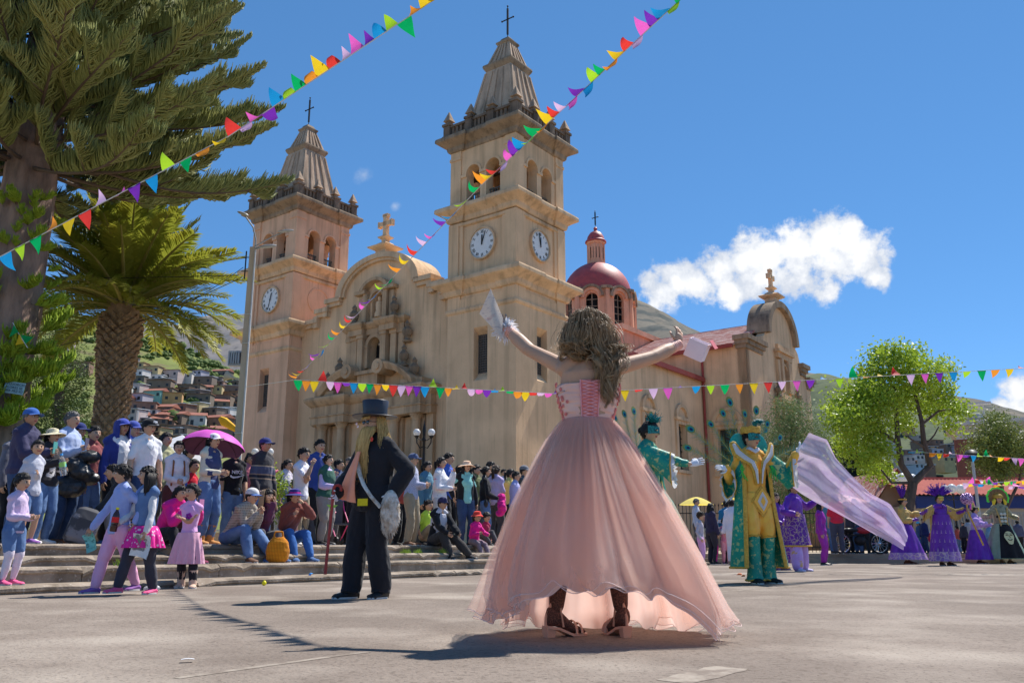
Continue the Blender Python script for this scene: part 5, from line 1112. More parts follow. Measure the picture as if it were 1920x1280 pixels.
def hair_shell(mb, M, hs, style, male, chub=0., seed=0):
  V, F, mi, az, (nu, nv) = HEADS[(male, chub)]; A = (az % (2*math.pi)).ravel(); A = np.minimum(A, 2*math.pi-A)  # 0 front .. pi back
  A = np.tile(A, nv+1)
  fr = {'short': .235, 'bangs': .13, 'long': .23, 'pony': .25, 'bun': .25, 'bald': .34, 'under': .16}[style]
  line = np.interp(A, [0, .7, 1.05, 1.35, 1.75, 2.2, math.pi], [fr, fr-.03, .16 if style != 'bangs' else -.02, .02 if style in ('short', 'under', 'bald') else -.06, -.10 if style in ('short', 'under', 'bald') else -.22, -.30, -.36])
  t = np.clip((V[:, 2]-line)/.10, 0, 1); off = (.02+.055*t+.018*fnoise(V, 14, seed)*t)*(1 if style != 'short' else .9)
  nrm = V/np.linalg.norm(V, axis=1)[:, None]; H = V+nrm*np.where(V[:, 2] > line-.06, off-.012, -.03)[:, None]
  keep = V[:, 2] > line-.07; idx = -np.ones(len(V), int); n = len(mb.v); k = 0
  fs = [f for f in F if keep[list(f)].all()]
  for f in fs:
    for i in f:
      if idx[i] < 0: idx[i] = n+k; k += 1; mb.v.append(tuple(M @ Vector(H[i]*hs)))
  mb.f.extend([tuple(int(idx[i]) for i in f) for f in fs]); mb.m.extend([0]*len(fs))
  T = lambda p: M @ (Vector(p)*hs)
  q = random.Random(seed)
  for i in range({'under': 0, 'pony': 40, 'bun': 40}.get(style, 90)):                    # loose locks that break the outline
    th_ = math.acos(q.uniform(-.1, .98)); a0 = q.uniform(0, 2*math.pi); d_ = Vector((math.sin(th_)*math.sin(a0), -math.sin(th_)*math.cos(a0), math.cos(th_)))
    ang = abs((a0+math.pi) % (2*math.pi)-math.pi); ln_z = float(np.interp(ang, [0, .7, 1.05, 1.75, math.pi], [fr+.02, fr, .2, .0, -.3]))
    b_ = Vector((.345*d_.x, .42*d_.y, .5*d_.z))
    if b_.z < ln_z: continue
    b_ = b_*1.10; fl_ = (Vector((q.gauss(0, .3), .3+q.gauss(0, .25), -.75))-d_*.9*(Vector((0, .35, -.6)).dot(d_))); ln2 = q.uniform(.10, .22)*(1 if style in ('short', 'bald') else 1.3)
    p1 = b_+fl_*ln2*.5+d_*.022; p2 = b_+fl_*ln2+d_*q.uniform(-.02, .02); mb.tube([T(b_), T(p1), T(p2)], [.045*hs, .04*hs, .008*hs], 4)
  if style == 'long':
    for i in range(30):
      a = math.pi*(.5+1.0*i/29)*1.0; a0 = math.pi*.36+(math.pi*1.28)*i/29; sx, sy = math.sin(a0), -math.cos(a0); L = q.uniform(.95, 1.25)
      b = (.36*sx, .40*sy+.02, .12); mb.tube([T((b[0], b[1], .15)), T((.40*sx, .41*sy+.03, -.2)), T((.42*sx+q.uniform(-.04, .04), .36*sy+.06, -.6)), T((.38*sx+q.uniform(-.1, .1), .34*sy+.05, -L))], [.05*hs, .085*hs, .085*hs, .02*hs], 6)
  if style == 'pony':
    for i in range(9):
      dx, dy = q.uniform(-.07, .07), q.uniform(-.05, .05); mb.tube([T((dx*.5, .38, .2)), T((dx, .56+dy, .15)), T((dx*1.6, .58+dy, -.25)), T((dx*2, .52+dy, -q.uniform(.6, .95)))], [.05*hs, .085*hs, .085*hs, .015*hs], 6)
  if style == 'bun': mb.ell(T((0, .47, .12)), (.17*hs, .15*hs, .16*hs), 10, 8)
def hand(mb, wrist, d, palmn, size, curl=.5, mi=0, spread=1., left=True, n=6):
  """palm, four fingers, thumb; d points along the hand, palmn is the side the fingers close to"""
  d = d.normalized(); pn = (palmn-d*palmn.dot(d)); pn = pn.normalized() if pn.length > 1e-4 else d.orthogonal().normalized(); s = d.cross(pn)*(1 if left else -1)
  w = size*.21; Mx = Matrix((s, d, -pn)).transposed()
  rg = []
  for t, ww, hh in ((-.06, .13, .11), (.08, .17, .12), (.25, .215, .13), (.42, .225, .11), (.48, .20, .085)):
    c = wrist + d*(t*size); rg.append([c + s*(ww*size*math.cos(a)) + pn*(hh*size*.75*math.sin(a)) for a in [2*math.pi*i/8 for i in range(8)]])
  mb.rings(rg, mi)
  for k, (off, ln) in enumerate(((-.155, .40), (-.052, .47), (.052, .44), (.15, .34))):
    b = wrist + d*(size*.44) + s*(off*size); a = curl*(.9+.12*k); pts = [b - d*size*.05]; dd = d; p = b; rr = .046*size
    sp = s*(off*spread*.9)
    for j, fr in enumerate((.45, .32, .23)):
      ang = a*(.55+.35*j); dd = (d+sp).normalized()*math.cos(min(ang*(j+1)*.62, 3.0)) + pn*math.sin(min(ang*(j+1)*.62, 3.0)); pts.append(p); p = p+dd*(ln*size*fr)
    pts.append(p); mb.tube(pts, [rr, rr*1.04, rr*.95, rr*.85, rr*.55], n, mi)
  b = wrist + d*(size*.14) - s*(.14*size); p1 = b + (d*.55-s*.62+pn*.35).normalized()*size*.2; p2 = p1 + (d*.85-s*.15+pn*(.25+.6*curl)).normalized()*size*.17; p3 = p2 + (d*.8+s*.1+pn*(.2+.7*curl)).normalized()*size*.12
  mb.tube([b, p1, p2, p3], [.062*size, .056*size, .048*size, .028*size], n, mi)
def ik(a, t, l1, l2, pole):
  d = t-a; D = min(max(d.length, .02), (l1+l2)*.998); d = d.normalized(); c = (l1*l1+D*D-l2*l2)/(2*l1*D); c = max(-1, min(1, c)); pr = pole-d*pole.dot(d); pr = pr.normalized() if pr.length > 1e-5 else d.orthogonal().normalized()
  return a+d*(l1*c)+pr*(l1*math.sqrt(1-c*c)), a+d*D
def taper(a, b, rs, nn=5):
  """points along a-b with radii interpolated through rs"""
  pts = [a.lerp(b, i/(nn-1)) for i in range(nn)]; return pts, [float(np.interp(i/(nn-1), np.linspace(0, 1, len(rs)), rs)) for i in range(nn)]
POSE = {'hang': (.135, -.03, .485), 'front': (.03, -.155, .60), 'chin': (.03, -.155, .815), 'fold': (-.055, -.135, .665), 'phone': (.10, -.24, .80), 'hip': (.16, .02, .57), 'pocket': (.11, -.06, .505), 'belly': (.05, -.15, .64), 'knee': (.08, -.30, .58), 'back': (.06, .11, .56)}
class Person: pass
def person(label, loc, H, rz=0., sex='m', kid=False, skin='tan', hair='short', hairc='black', top=None, bottom=None, shoes=None, L='hang', Rr='hang', head=(0, 0), lean=0., twist=0., pel=None, feet=None, hat=None, group=None, sleeves=1., topk='shirt', fat=1., curl=.55, barelegs=False, eyes=True, vox=None, pole=None, topw=None, botw=None, chub=None, under=None, hem=.0, category='person', showbody=True, glove=None, hand_dir=None, side=0., legpole=None, shirt_open=None, build=True, skirt=None, sleeve_flare=1., hk=None, palmn=None):
  t = thing('person', label, category, loc, rz, group); p = Person(); p.root = t; p.H = H
  hs = H*(.132 if not kid else (hk or .165)); chub = (.8 if kid else .15 if sex == 'f' else 0.) if chub is None else chub; male = sex == 'm' and not kid
  legH = (.515 if not kid else .475)*H; vox = vox or max(.009, min(.016, H*.0085)); W_ = (1. if sex == 'm' else .9)*(.95 if kid else 1); g = fat
  pc = Vector(pel) if pel is not None else Vector((0, 0, legH+.015*H))
  neckL = H-hs*1.23-(legH+.015*H)                          # pelvis to base of neck
  Rl = Matrix.Rotation(R(lean), 3, 'X') @ Matrix.Rotation(R(side), 3, 'Y'); Rt = Matrix.Rotation(R(twist), 3, 'Z')
  up = Rl @ V3(0, 0, 1); N = pc + up*neckL; X = Rt @ V3(1, 0, 0); Fw = Rt @ (Rl @ V3(0, -1, 0))
  sw = .108*H*W_
  sh = {s: N - up*(.028*H) + X*(s*sw) for s in (-1, 1)}; hip = {s: pc + V3(s*.052*H*(1 if sex == 'm' else 1.05), 0, -.01*H) for s in (-1, 1)}
  ua, fa = .17*H, .148*H; tl = sl = (legH-.045*H)/2*1.02
  hy = Matrix.Rotation(R(head[0]), 3, 'Z') @ Matrix.Rotation(R(-head[1]), 3, 'X')
  hc = N + up*(hs*.34) + V3(0, 0, 1)*hs*.42 + Fw*hs*.13; HM = Matrix.Translation(hc) @ (Rt @ hy).to_4x4(); p.HM = HM; p.hs = hs; p.N = N; p.pc = pc; p.sh = sh; p.hc = hc
  arm = {}; leg = {}
  for s, tg in ((1, L), (-1, Rr)):
    if isinstance(tg, str): tg = POSE[tg]; tw = V3(tg[0]*s*H, tg[1]*H, tg[2]*H - (0 if pel is None else legH-pc.z)); tw = Rl @ (tw-pc) + pc if (lean and pel is None) else tw
    else: tw = V3(*tg)
    pl_ = (pole or {}).get(s, V3(s*.45, .8, -.45)); e, w = ik(sh[s], tw, ua, fa, pl_); arm[s] = (sh[s], e, w)
  for s in (-1, 1):
    ft = Vector((feet or {}).get(s, (s*.06*H, .0, 0))); ak = ft+V3(0, .0, .048*H); k, a = ik(hip[s], ak, tl, sl, legpole or V3(s*.12, -1, .1)); leg[s] = (hip[s], k, a)
  p.arm = arm; p.leg = leg
  def torso(mb, off, f0=-.16, f1=1.0, fl=1.0):
    prof = [(-.16, .062, .052), (-.06, .094, .066), (.08, .092, .067), (.33, .080 if sex == 'm' else .070, .060), (.58, .092, .066), (.8, .100, .065), (.92, .088, .055), (1.0, .045, .045)]
    rg = []; fs = [f for f in np.linspace(f0, f1, 9)]
    for f in fs:
      rx = float(np.interp(f, [q[0] for q in prof], [q[1] for q in prof]))*H*W_*g; ry = float(np.interp(f, [q[0] for q in prof], [q[2] for q in prof]))*H*g*(1 if sex == 'm' else .95)
      if f < .1: rx *= fl; ry *= fl
      c = pc.lerp(N, f) if f >= 0 else pc + V3(0, 0, f*neckL); bust = (.012*H if sex == 'f' and not kid and .5 < f < .8 else 0)
      wgt = min(max(f*2, 0), 1); x_ = V3(1, 0, 0).lerp(X, wgt).normalized(); y_ = V3(0, 1, 0).lerp(-Fw, wgt).normalized()
      rg.append([c + x_*((rx+off)*math.cos(a)) + y_*((ry+off)*math.sin(a)) - y_*bust for a in [2*math.pi*i/16 for i in range(16)]])
    mb.rings(rg)
    if f1 > .9:
      for s in (-1, 1): mb.tube([N+up*.035*H, N-up*.004*H+X*(s*.05*H), sh[s]+up*.004*H-X*(s*.01*H)], [.030*H+off*.4, .036*H+off*.5, .031*H+off*.6], 10, endround=1)
  armr = [.033, .030, .026]; forer = [.027, .028, .018]; kf = (1.0 if sex == 'm' else .88)*(g**.5)
  def arms(mb, off, frac=1., flare=1., which=(1, -1)):
    for s in which:
      a, e, w = arm[s]; a0 = a - X*(s*.03*H)
      fu = min(1, frac*2)
      pts, rs = taper(a0, a.lerp(e, fu), [r*H*kf+off for r in armr]); mb.tube(pts, [r*(.97 if i == 0 else 1) for i, r in enumerate(rs)], 10, endround=1)
      if frac > .5:
        pts, rs = taper(e, e.lerp(w, min(1, (frac-.5)*2)), [r*H*kf+off for r in forer]); rs = [r*(1+(flare-1)*i/(len(rs)-1)) for i, r in enumerate(rs)]; mb.tube(pts, rs, 10, endround=1)
  thr = [.056, .050, .039]; clr = [.038, .038, .025]
  def legs(mb, off, frac=1., flare=1.):
    for s in (-1, 1):
      a, k, an = leg[s]; fu = min(1, frac*2); pts, rs = taper(a, a.lerp(k, fu), [r*H*g*(1.04 if sex == 'f' else 1)+off for r in thr]); mb.tube(pts, rs, 12, endround=1)
      if frac > .5: pts, rs = taper(k, k.lerp(an, (frac-.5)*2), [r*H*kf+off for r in clr]); rs = [r*(1+(flare-1)*i/(len(rs)-1)) for i, r in enumerate(rs)]; mb.tube(pts, rs, 12, endround=1)
  p.torso, p.arms, p.legs = torso, arms, legs
  sd = (sum(ord(c)*(i+1) for i, c in enumerate(label)) % 97)*.37; sk = M_SKIN[skin]
  # body: torso, neck, arms (and legs) as one surface, with head and hands joined on
  b = MB(); torso(b, -.006*H, -.1); b.tube([N-up*.03*H, N+up*hs*.25, hc-V3(0, 0, 1)*hs*.15], [.036*H*W_, .031*H*W_, .031*H*W_], 12); arms(b, -.001*H); legs(b, -.003*H if barelegs or not bottom else -.012*H)
  ex = MB(); make_head(ex, HM, hs, male, chub, eyes); hsz = H*.098*(.95 if sex == 'f' else 1)
  for s in (1, -1):
    gb = MB(); a, e, w = arm[s]; d = ((hand_dir or {}).get(s) or (w-e).normalized()); pn = (palmn or {}).get(s, V3(-s*.8, -.15, 0) if w.z < sh[s].z-.12*H else V3(-s*.5, .3, -.2))
    hand(gb if glove else ex, w, Vector(d), Vector(pn), hsz*(1.12 if glove else 1), curl if not isinstance(curl, dict) else curl[s], 0, left=s > 0, n=5)
    if glove: gb.build('glove', glove, t, True, None)
  p.handpos = {s: arm[s][2]+(arm[s][2]-arm[s][1]).normalized()*hsz*.55 for s in (1, -1)}
  p.body = queue(b, 'body', [sk, M_EYE, M_IRIS, M_LIP, M_BROW], t, vox, 4, 0, 9, ex, sd)
  if hair:
    hm = MB(); hair_shell(hm, HM, hs, hair, male, chub, sd); hm.build('hair', M_HAIR[hairc], t, True, None)
  if top:
    c = MB(); off = {'shirt': .008, 'tee': .009, 'sweater': .013, 'jacket': .02, 'coat': .026}[topk]*H*.95
    fl = {'shirt': 1.05, 'tee': 1.08, 'sweater': 1.08, 'jacket': 1.14, 'coat': 1.2}[topk]
    torso(c, off, (-.10 if topk != 'coat' else -.2)-hem, .985, fl); arms(c, off*.75, sleeves, 1.08*sleeve_flare)
    if topk in ('jacket', 'coat', 'sweater', 'shirt'): c.tube([N-up*.02*H, N+up*.03*H], [.048*H*W_, .043*H*W_], 12)
    p.top = queue(c, {'shirt': 'shirt', 'tee': 't_shirt', 'sweater': 'sweater', 'jacket': 'jacket', 'coat': 'coat'}[topk], top, t, vox, 2, .0062*H, 13/ (H/1.65), None, sd)
  if bottom:
    c = MB(); o_ = .008*H*(botw or 1); torso(c, o_*.8, -.16, .16); legs(c, o_, .97 if not barelegs else .42, 1.25 if not barelegs else 1.1); p.trousers = queue(c, 'trousers' if not barelegs else 'shorts', bottom, t, vox, 2, .0056*H, 12, None, sd+3)
  if skirt:
    sm_, ln, fl = skirt; sk_ = MB(); ph = sd
    def sf(u, v):
      a = 2*math.pi*u; r = (.102+ (fl-.102)*v**.65)*H; k = 1+ .13*v*math.sin(13*a+ph)+.06*v*math.sin(5*a+2*ph); return (pc.x+r*k*math.cos(a), pc.y+r*k*.9*math.sin(a), pc.z+.04*H-ln*H*v)
    sk_.grid(73, 10, sf); sk_.build('skirt', sm_, t, True, None)
  if shoes:
    for s in (-1, 1):
      m = MB(); a = leg[s][2]; k = leg[s][1]; f = V3(s*.22, -1, 0).normalized(); fz = a.z-.048*H; z0 = Vector((a.x, a.y, fz)); q = H*.075; sd_ = Vector((-f.y, f.x, 0)); rg = []
      for tt, w_, h_ in ((-.55, .15, .2), (-.5, .38, .62), (-.1, .46, .95), (.4, .47, .72), (.9, .52, .5), (1.35, .46, .42), (1.6, .18, .25)):
        c = z0+f*(tt*q*.95); rg.append([c+sd_*(w_*q*.9*math.cos(an))+V3(0, 0, (h_*q*.8*(.5+.5*math.sin(an)) if math.sin(an) > -.3 else 0)+.004) for an in [2*math.pi*i/10 for i in range(10)]])
      m.rings(rg, 0)
      m.rings([[z0+f*(q*.95*(.52+1.16*math.cos(an)))+sd_*(q*.5*math.sin(an))+V3(0, 0, zz) for an in [2*math.pi*i/12 for i in range(12)]] for zz in (.0, .016)], 1)
      if isinstance(shoes, tuple) and len(shoes) == 2 and shoes[1] == 'boot':
        pts, rs = taper(z0+V3(0, 0, .03*H), a.lerp(k, .55), [.040*H, .038*H, .047*H]); m.tube(pts, rs, 12); m.build('boot', [shoes[0], M_SOLE], t, True)
      else: m.build('shoe', [shoes, M_SOLE], t, True)
  if hat:
    kind, hm_ = hat[0], hat[1]; T = lambda q: HM @ (Vector(q)*hs); m = MB()
    def dome(z0, rx, ry, ht, mi=0, cy=.02):
      rg = []
      for j in range(8):
        a = j/7*math.pi/2; c_, s_ = math.cos(a), math.sin(a)**.85
        rg.append([T(((rx*c_+.004)*math.cos(u), cy+(ry*c_+.004)*math.sin(u), z0+ht*s_)) for u in [2*math.pi*i/18 for i in range(18)]])
      m.rings(rg, mi)
    if kind == 'cap':
      dome(.16, .415, .475, .44)
      bm = 1 if len(hat) > 2 else 0
      rg = []
      for j in range(7):
        v = j/6; rg.append([])
        for i in range(11):
          a = -1.25+2.5*i/10; r0x, r0y = .40, .46; ext = .38*v*math.cos(a*.75)
          rg[-1].append(T(((r0x+ext*.12)*math.sin(a), .02-(r0y)*math.cos(a)-ext, .185-.10*ext-.09*abs(math.sin(a))*v)))
      V, F = loft(rg, False, False); V2 = [v+(HM.to_3x3() @ V3(0, 0, -.02*hs)) for v in V]; m.add(V, F, bm); m.add(V2, [tuple(reversed(f)) for f in F], bm)
    elif kind == 'sunhat':
      br = hat[3] if len(hat) > 3 else .42
      rg = []
      for zz, r in ((.60, .05), (.58, .22), (.50, .36), (.24, .42), (.20, .44), (.15, .44+br*.5), (.06, .44+br), (.045, .44+br), (.13, .44+br*.5), (.16, .42)):
        rg.append([T((r*math.cos(u)*(.98), .02+r*1.06*math.sin(u), zz+(.05*math.sin(2*u+sd)+.03*math.sin(3*u))*max(0, r-.44)*2)) for u in [2*math.pi*i/26 for i in range(26)]])
      m.rings(rg, 0)
      if len(hat) > 2 and hat[2] is not None: m.rings([[T((r*math.cos(u)*.98, .02+r*1.06*math.sin(u), zz)) for u in [2*math.pi*i/24 for i in range(24)]] for zz, r in ((.21, .45), (.30, .425))], 1, caps=False)
    m.build('cap' if kind == 'cap' else 'sun_hat', list(dict.fromkeys([hm_]+[x for x in hat[2:3] if x is not None])), t, True)
  p.T = lambda q: p.HM @ (Vector(q)*p.hs)
  p.world = lambda v: Matrix.LocRotScale(Vector(loc), Matrix.Rotation(rz, 3, 'Z'), None) @ Vector(v)
  return p
PERS = []
def crowd(px, py, d, label, sex='m', face=60, z=None, **k):
  s = spot(px, d, z); H = P(px, py, s.y).z - s.z
  k.setdefault('group', None)
  return person(label, s, k.pop('H', H), R(face), sex, **k)
C = srgb
DENIM = mat('denim', C(88, 112, 150), C(58, 80, 118), scale=5, bump=.003, bscale=60, rough=.9, pattern=pat_noise(C(120, 146, 182), scale=3, lo=.5, hi=.7, amt=.6))
DENIMD = mat('dark_denim', C(48, 66, 96), C(32, 46, 72), scale=5, bump=.003, bscale=60, pattern=pat_noise(C(70, 92, 128), scale=3, lo=.55, hi=.75, amt=.6))
BLACK = cloth((.012, .012, .014)); NAVY = cloth(C(38, 46, 92)); WHITE = cloth((.72, .70, .72)); GREYD = cloth(C(70, 68, 70)); KHAKI = cloth(C(140, 124, 100)); CREAM = cloth(C(200, 186, 160))
LTGREY = cloth(C(172, 172, 184)); LBLUE = cloth(C(150, 164, 200)); LILAC = cloth(C(176, 156, 196)); MAG = cloth(C(214, 30, 120)); PINKT = cloth(C(222, 146, 194)); PINKP = cloth(C(216, 150, 170))
SH_BLK = mat('black_shoe', (.015, .014, .014), scale=9, rough=.45); SH_BRN = mat('brown_shoe', C(96, 66, 48), scale=9, rough=.6); SH_WHT = mat('white_shoe', (.68, .66, .64), scale=9); SH_PNK = mat('pink_shoe', C(226, 80, 120), scale=9); SH_PUR = mat('purple_shoe', C(124, 80, 142), scale=9); SH_BLU = mat('blue_shoe', C(62, 88, 128), scale=9); SH_TAN = mat('tan_boot', C(176, 118, 66), scale=9); SH_BEI = mat('beige_boot', C(196, 158, 134), scale=20, bump=.004)
def stripe(key, base, bands, scale):
  def f(m, n, l, tc, b):
    sx = n.new('ShaderNodeSeparateXYZ'); l.new(tc.outputs['Object'], sx.inputs[0])
    r = n.new('ShaderNodeValToRGB'); r.color_ramp.interpolation = 'CONSTANT'; mr = n.new('ShaderNodeMapRange'); l.new(sx.outputs[2], mr.inputs[0]); mr.inputs[1].default_value = scale[0]; mr.inputs[2].default_value = scale[1]; l.new(mr.outputs[0], r.inputs[0])
    el = r.color_ramp.elements; el[0].position = 0; el[0].color = (*base, 1); el[1].position = bands[0][0]; el[1].color = (*bands[0][1], 1)
    for p_, c_ in bands[1:]: e_ = el.new(p_); e_.color = (*c_, 1)
    return r.outputs[0]
  return cloth(base, name=key, pattern=f)
def box_item(name, label, cat, loc, size, m, rz=0., rot=None, group=None):
  b = MB(); b.box((0, 0, 0), size); o = b.build(name, m, None, False, 35, loc); o.rotation_euler = rot or (0, 0, rz); return tag(o, label, cat, group)
def phone(p, s, label, colr=(.02, .02, .025), off=(0, 0, .02)):
  w = p.world(p.handpos[s]+Vector(off)); t = thing('phone', label, 'phone', w, p.root.rotation_euler.z); b = MB(); b.box((0, 0, .03), (.074, .009, .15)); b.build('case', mat('phone_%d' % int(colr[0]*999+colr[2]*99), colr, scale=9, rough=.3), t); b = MB(); b.box((0, .006, .03), (.066, .004, .135)); b.build('screen', mat('phone_screen', (.03, .04, .06), scale=4, rough=.1), t)
# ---------------------------------------------------------------- left group
a = crowd(22, 768, 2.3, 'man in bright blue cap and dark navy jacket filming with phone at left edge', 'm', 82, skin='brown', hair='under', hairc='grey', top=cloth(C(52, 50, 74)), topk='jacket', bottom=DENIMD, shoes=SH_BLK, hat=('cap', cloth(C(46, 84, 150))), L=(.06, -.32, 1.12), Rr=(-.04, -.34, 1.14), head=(-10, 4), fat=1.08)
phone(a, -1, 'teal cased phone held by the man in blue cap', C(80, 150, 140))
crowd(44, 826, 1.5, 'girl in pale grey long sleeved top and denim with arms folded', 'f', 66, kid=True, hk=.15, hair='pony', top=LTGREY, topk='sweater', bottom=DENIM, barelegs=True, shoes=SH_PUR, L='fold', Rr='hang', head=(-25, 0))
wb = crowd(70, 806, 2.2, 'woman in cream sun hat and black patterned jacket holding a water bottle', 'f', 72, skin='tan', hair='pony', top=cloth(C(40, 38, 42), name='black_star_jacket', pattern=pat_noise((.62, .60, .62), scale=5.5, lo=.60, hi=.63, amt=1)), topk='jacket', bottom=DENIM, shoes=SH_WHT, L='belly', Rr=(-.12, -.30, 1.02), hat=('sunhat', cloth(C(214, 200, 160), name='straw_weave', pattern=pat_noise(C(160, 140, 100), scale=60, lo=.5, hi=.6, amt=.5)), None, .38), head=(0, 8))
M_PET = mat('clear_plastic', (.75, .82, .86), (.7, .78, .82), scale=4, rough=.08, trans=.85, spec=.6); M_LBL = mat('bottle_label', (.05, .30, .55), (.25, .5, .1), scale=12, contrast=(.45, .55)); M_CAPB = mat('bottle_cap', (.05, .25, .6), scale=9)
def bottle(label, loc, rot, body, lab, cap, s=1., level=None):
  t = thing('bottle', label, 'bottle', loc); t.rotation_euler = rot; t.scale = (s,)*3
  b = MB(); b.lathe([(.028, 0), (.033, .008), (.033, .06), (.029, .065), (.033, .07), (.033, .14), (.028, .165), (.014, .195), (.012, .21)], n=14); b.build('flask', body, t, True)
  b = MB(); b.lathe([(.0336, .085), (.0336, .135)], n=14, caps=False); b.build('label', lab, t, True)
  b = MB(); b.lathe([(.015, .205), (.015, .222), (.013, .225)], n=12); b.build('cap', cap, t, True)
bottle('clear half full water bottle with blue label held by the sun hat woman', wb.world(wb.handpos[-1]+V3(.0, -.01, -.19)), (0, R(-12), R(20)), M_PET, M_LBL, M_CAPB, 1.25)
tm = crowd(103, 773, 2.7, 'tall grey haired man in pale blue shirt lifting his phone', 'm', 80, skin='tan', hair='short', hairc='grey', top=LBLUE, topk='shirt', bottom=DENIMD, shoes=SH_BRN, L='front', Rr=(-.10, -.26, 1.26), head=(-6, 4), fat=1.1)
phone(tm, -1, 'dark phone held up by the grey haired man in pale blue shirt', (.10, .09, .13))
bd = MB(); q = random.Random(4)
M_PUFF = mat('black_puffer', (.012, .012, .013), (.03, .03, .032), scale=12, rough=.38, bump=.012, bscale=18, spec=.5)
for i in range(9): bd.ell((q.uniform(-.12, .12), q.uniform(-.08, .08), .06*i-.30), (.17, .15, .09), 12, 8)
o = queue(bd, 'jacket_bundle', M_PUFF, None, .012, 3, .02, 12, None, 3); o.location = tm.world(V3(-.02, -.24, 1.0)); tag(o, 'bulky shiny black jacket bundled over the arm of the grey haired man', 'jacket')
crowd(118, 795, 3.3, 'man in blue denim jacket mostly hidden behind the grey haired man', 'm', 85, skin='brown', hair='under', top=cloth(C(70, 110, 160)), topk='jacket', bottom=DENIMD, shoes=SH_BLK, hat=('cap', NAVY))
g1 = crowd(22, 888, .2, 'small girl in lilac top and denim dungaree shorts on the lowest step', 'f', 78, kid=True, hair='pony', top=cloth(C(190, 164, 196)), topk='sweater', bottom=DENIM, barelegs=True, shoes=SH_PNK, L='front', Rr='front', head=(0, -8))
tb = MB(); g1.legs(tb, .004, .96); queue(tb, 'tights', cloth(C(214, 196, 210)), g1.root, .011, 3)
bb = MB(); g1.torso(bb, .018, -.05, .45, 1.06); queue(bb, 'dungaree_bib', DENIM, g1.root, .012, 3, .003)
hd = crowd(203, 788, 2.4, 'man in navy hooded jacket over white polo shirt with blue cap', 'm', 60, skin='brown', hair='under', top=WHITE, topk='shirt', bottom=BLACK, shoes=SH_BLK, hat=('cap', cloth(C(58, 70, 150))), head=(-5, 4), fat=1.05)
NV = cloth(C(44, 52, 112), name='navy_hoodie')
c = MB()
def half(p, mb, off, cut):
  """open jacket: two front panels, back and sleeves"""
  for sgn in (-1, 1):
    rg = []
    for f_ in np.linspace(-.22, .98, 9):
      cc = p.pc.lerp(p.N, f_) if f_ >= 0 else p.pc+V3(0, 0, f_*(p.N-p.pc).length); w_ = float(np.interp(f_, [-.22, 0, .3, .8, .98], [.115, .108, .094, .106, .06]))*p.H+off; d_ = w_*.68
      rg.append([cc+V3(sgn*w_*math.sin(a), -d_*math.cos(a), 0)*(1 if k_ < 9 else .86) for k_, a in enumerate([cut+(math.pi-cut+.15)*i/8 for i in range(9)]+[cut+(math.pi-cut+.15)*i/8 for i in range(8, -1, -1)])])
    mb.rings(rg); mb.tube([p.N+V3(sgn*.05*p.H, .012*p.H, .022*p.H), p.sh[sgn]+V3(0, 0, .01)], [.034*p.H, .041*p.H], 10, endround=1)
half(hd, c, .02, .42); hd.arms(c, .017, 1, 1.1)
rg = []
for j in range(7):                       # the hood, open to the front
  z = -.75+1.4*j/6; r = float(np.interp(z, [-.75, -.4, 0, .4, .65], [.50, .47, .50, .46, .12])); rg.append([hd.T((r*math.sin(a), .05-r*1.12*math.cos(a), z)) for a in [.75+(2*math.pi-1.5)*i/14 for i in range(15)]]+[hd.T((r*.88*math.sin(a), .05-r*.98*math.cos(a), z)) for a in [.75+(2*math.pi-1.5)*i/14 for i in range(14, -1, -1)]])
c.rings(rg); queue(c, 'hooded_jacket', NV, hd.root, .012, 3, .006, 9)
crowd(222, 792, 3.3, 'man in blue cap peering from behind the hooded man', 'm', 82, skin='tan', hair='under', top=cloth(C(64, 92, 168)), topk='jacket', bottom=BLACK, shoes=SH_BLK, hat=('cap', cloth(C(60, 72, 140))))
crowd(234, 802, 4.2, 'man in grey cap far behind the hooded man', 'm', 82, skin='brown', hair='under', top=cloth(C(190, 180, 120)), topk='jacket', bottom=BLACK, shoes=SH_BLK, hat=('cap', GREYD))
wt = crowd(255, 788, 2.0, 'young man in white T-shirt and black cap with white emblem', 'm', 52, skin='tan', hair='under', top=WHITE, topk='tee', sleeves=.36, bottom=DENIMD, shoes=SH_WHT, hat=('cap', BLACK), head=(18, -2))
em = MB()
for (u, v, w_, h_) in ((-.12, .36, .05, .12), (0, .36, .05, .14), (.12, .36, .05, .12), (-.06, .40, .08, .03), (.07, .34, .08, .03)): em.add([wt.T((u+a*w_, -.45+abs(u)*.1-.015+.05*(v-.3), v+b*h_*.5)) for a, b in ((-1, -1), (1, -1), (1, 1), (-1, 1))], [(0, 1, 2, 3)])
em.build('cap_emblem', WHITE, wt.root)
nk = MB(); nk.tube([wt.N+V3(.055*math.sin(a), -.075-.02*math.cos(a)-.06*max(0, math.cos(a)), .01-.16*max(0, math.cos(a))**.7) for a in np.linspace(-1.6, 1.6, 15)], .004, 5); nk.build('necklace', mat('silver', (.5, .5, .5), scale=9, metal=1, rough=.3), wt.root)
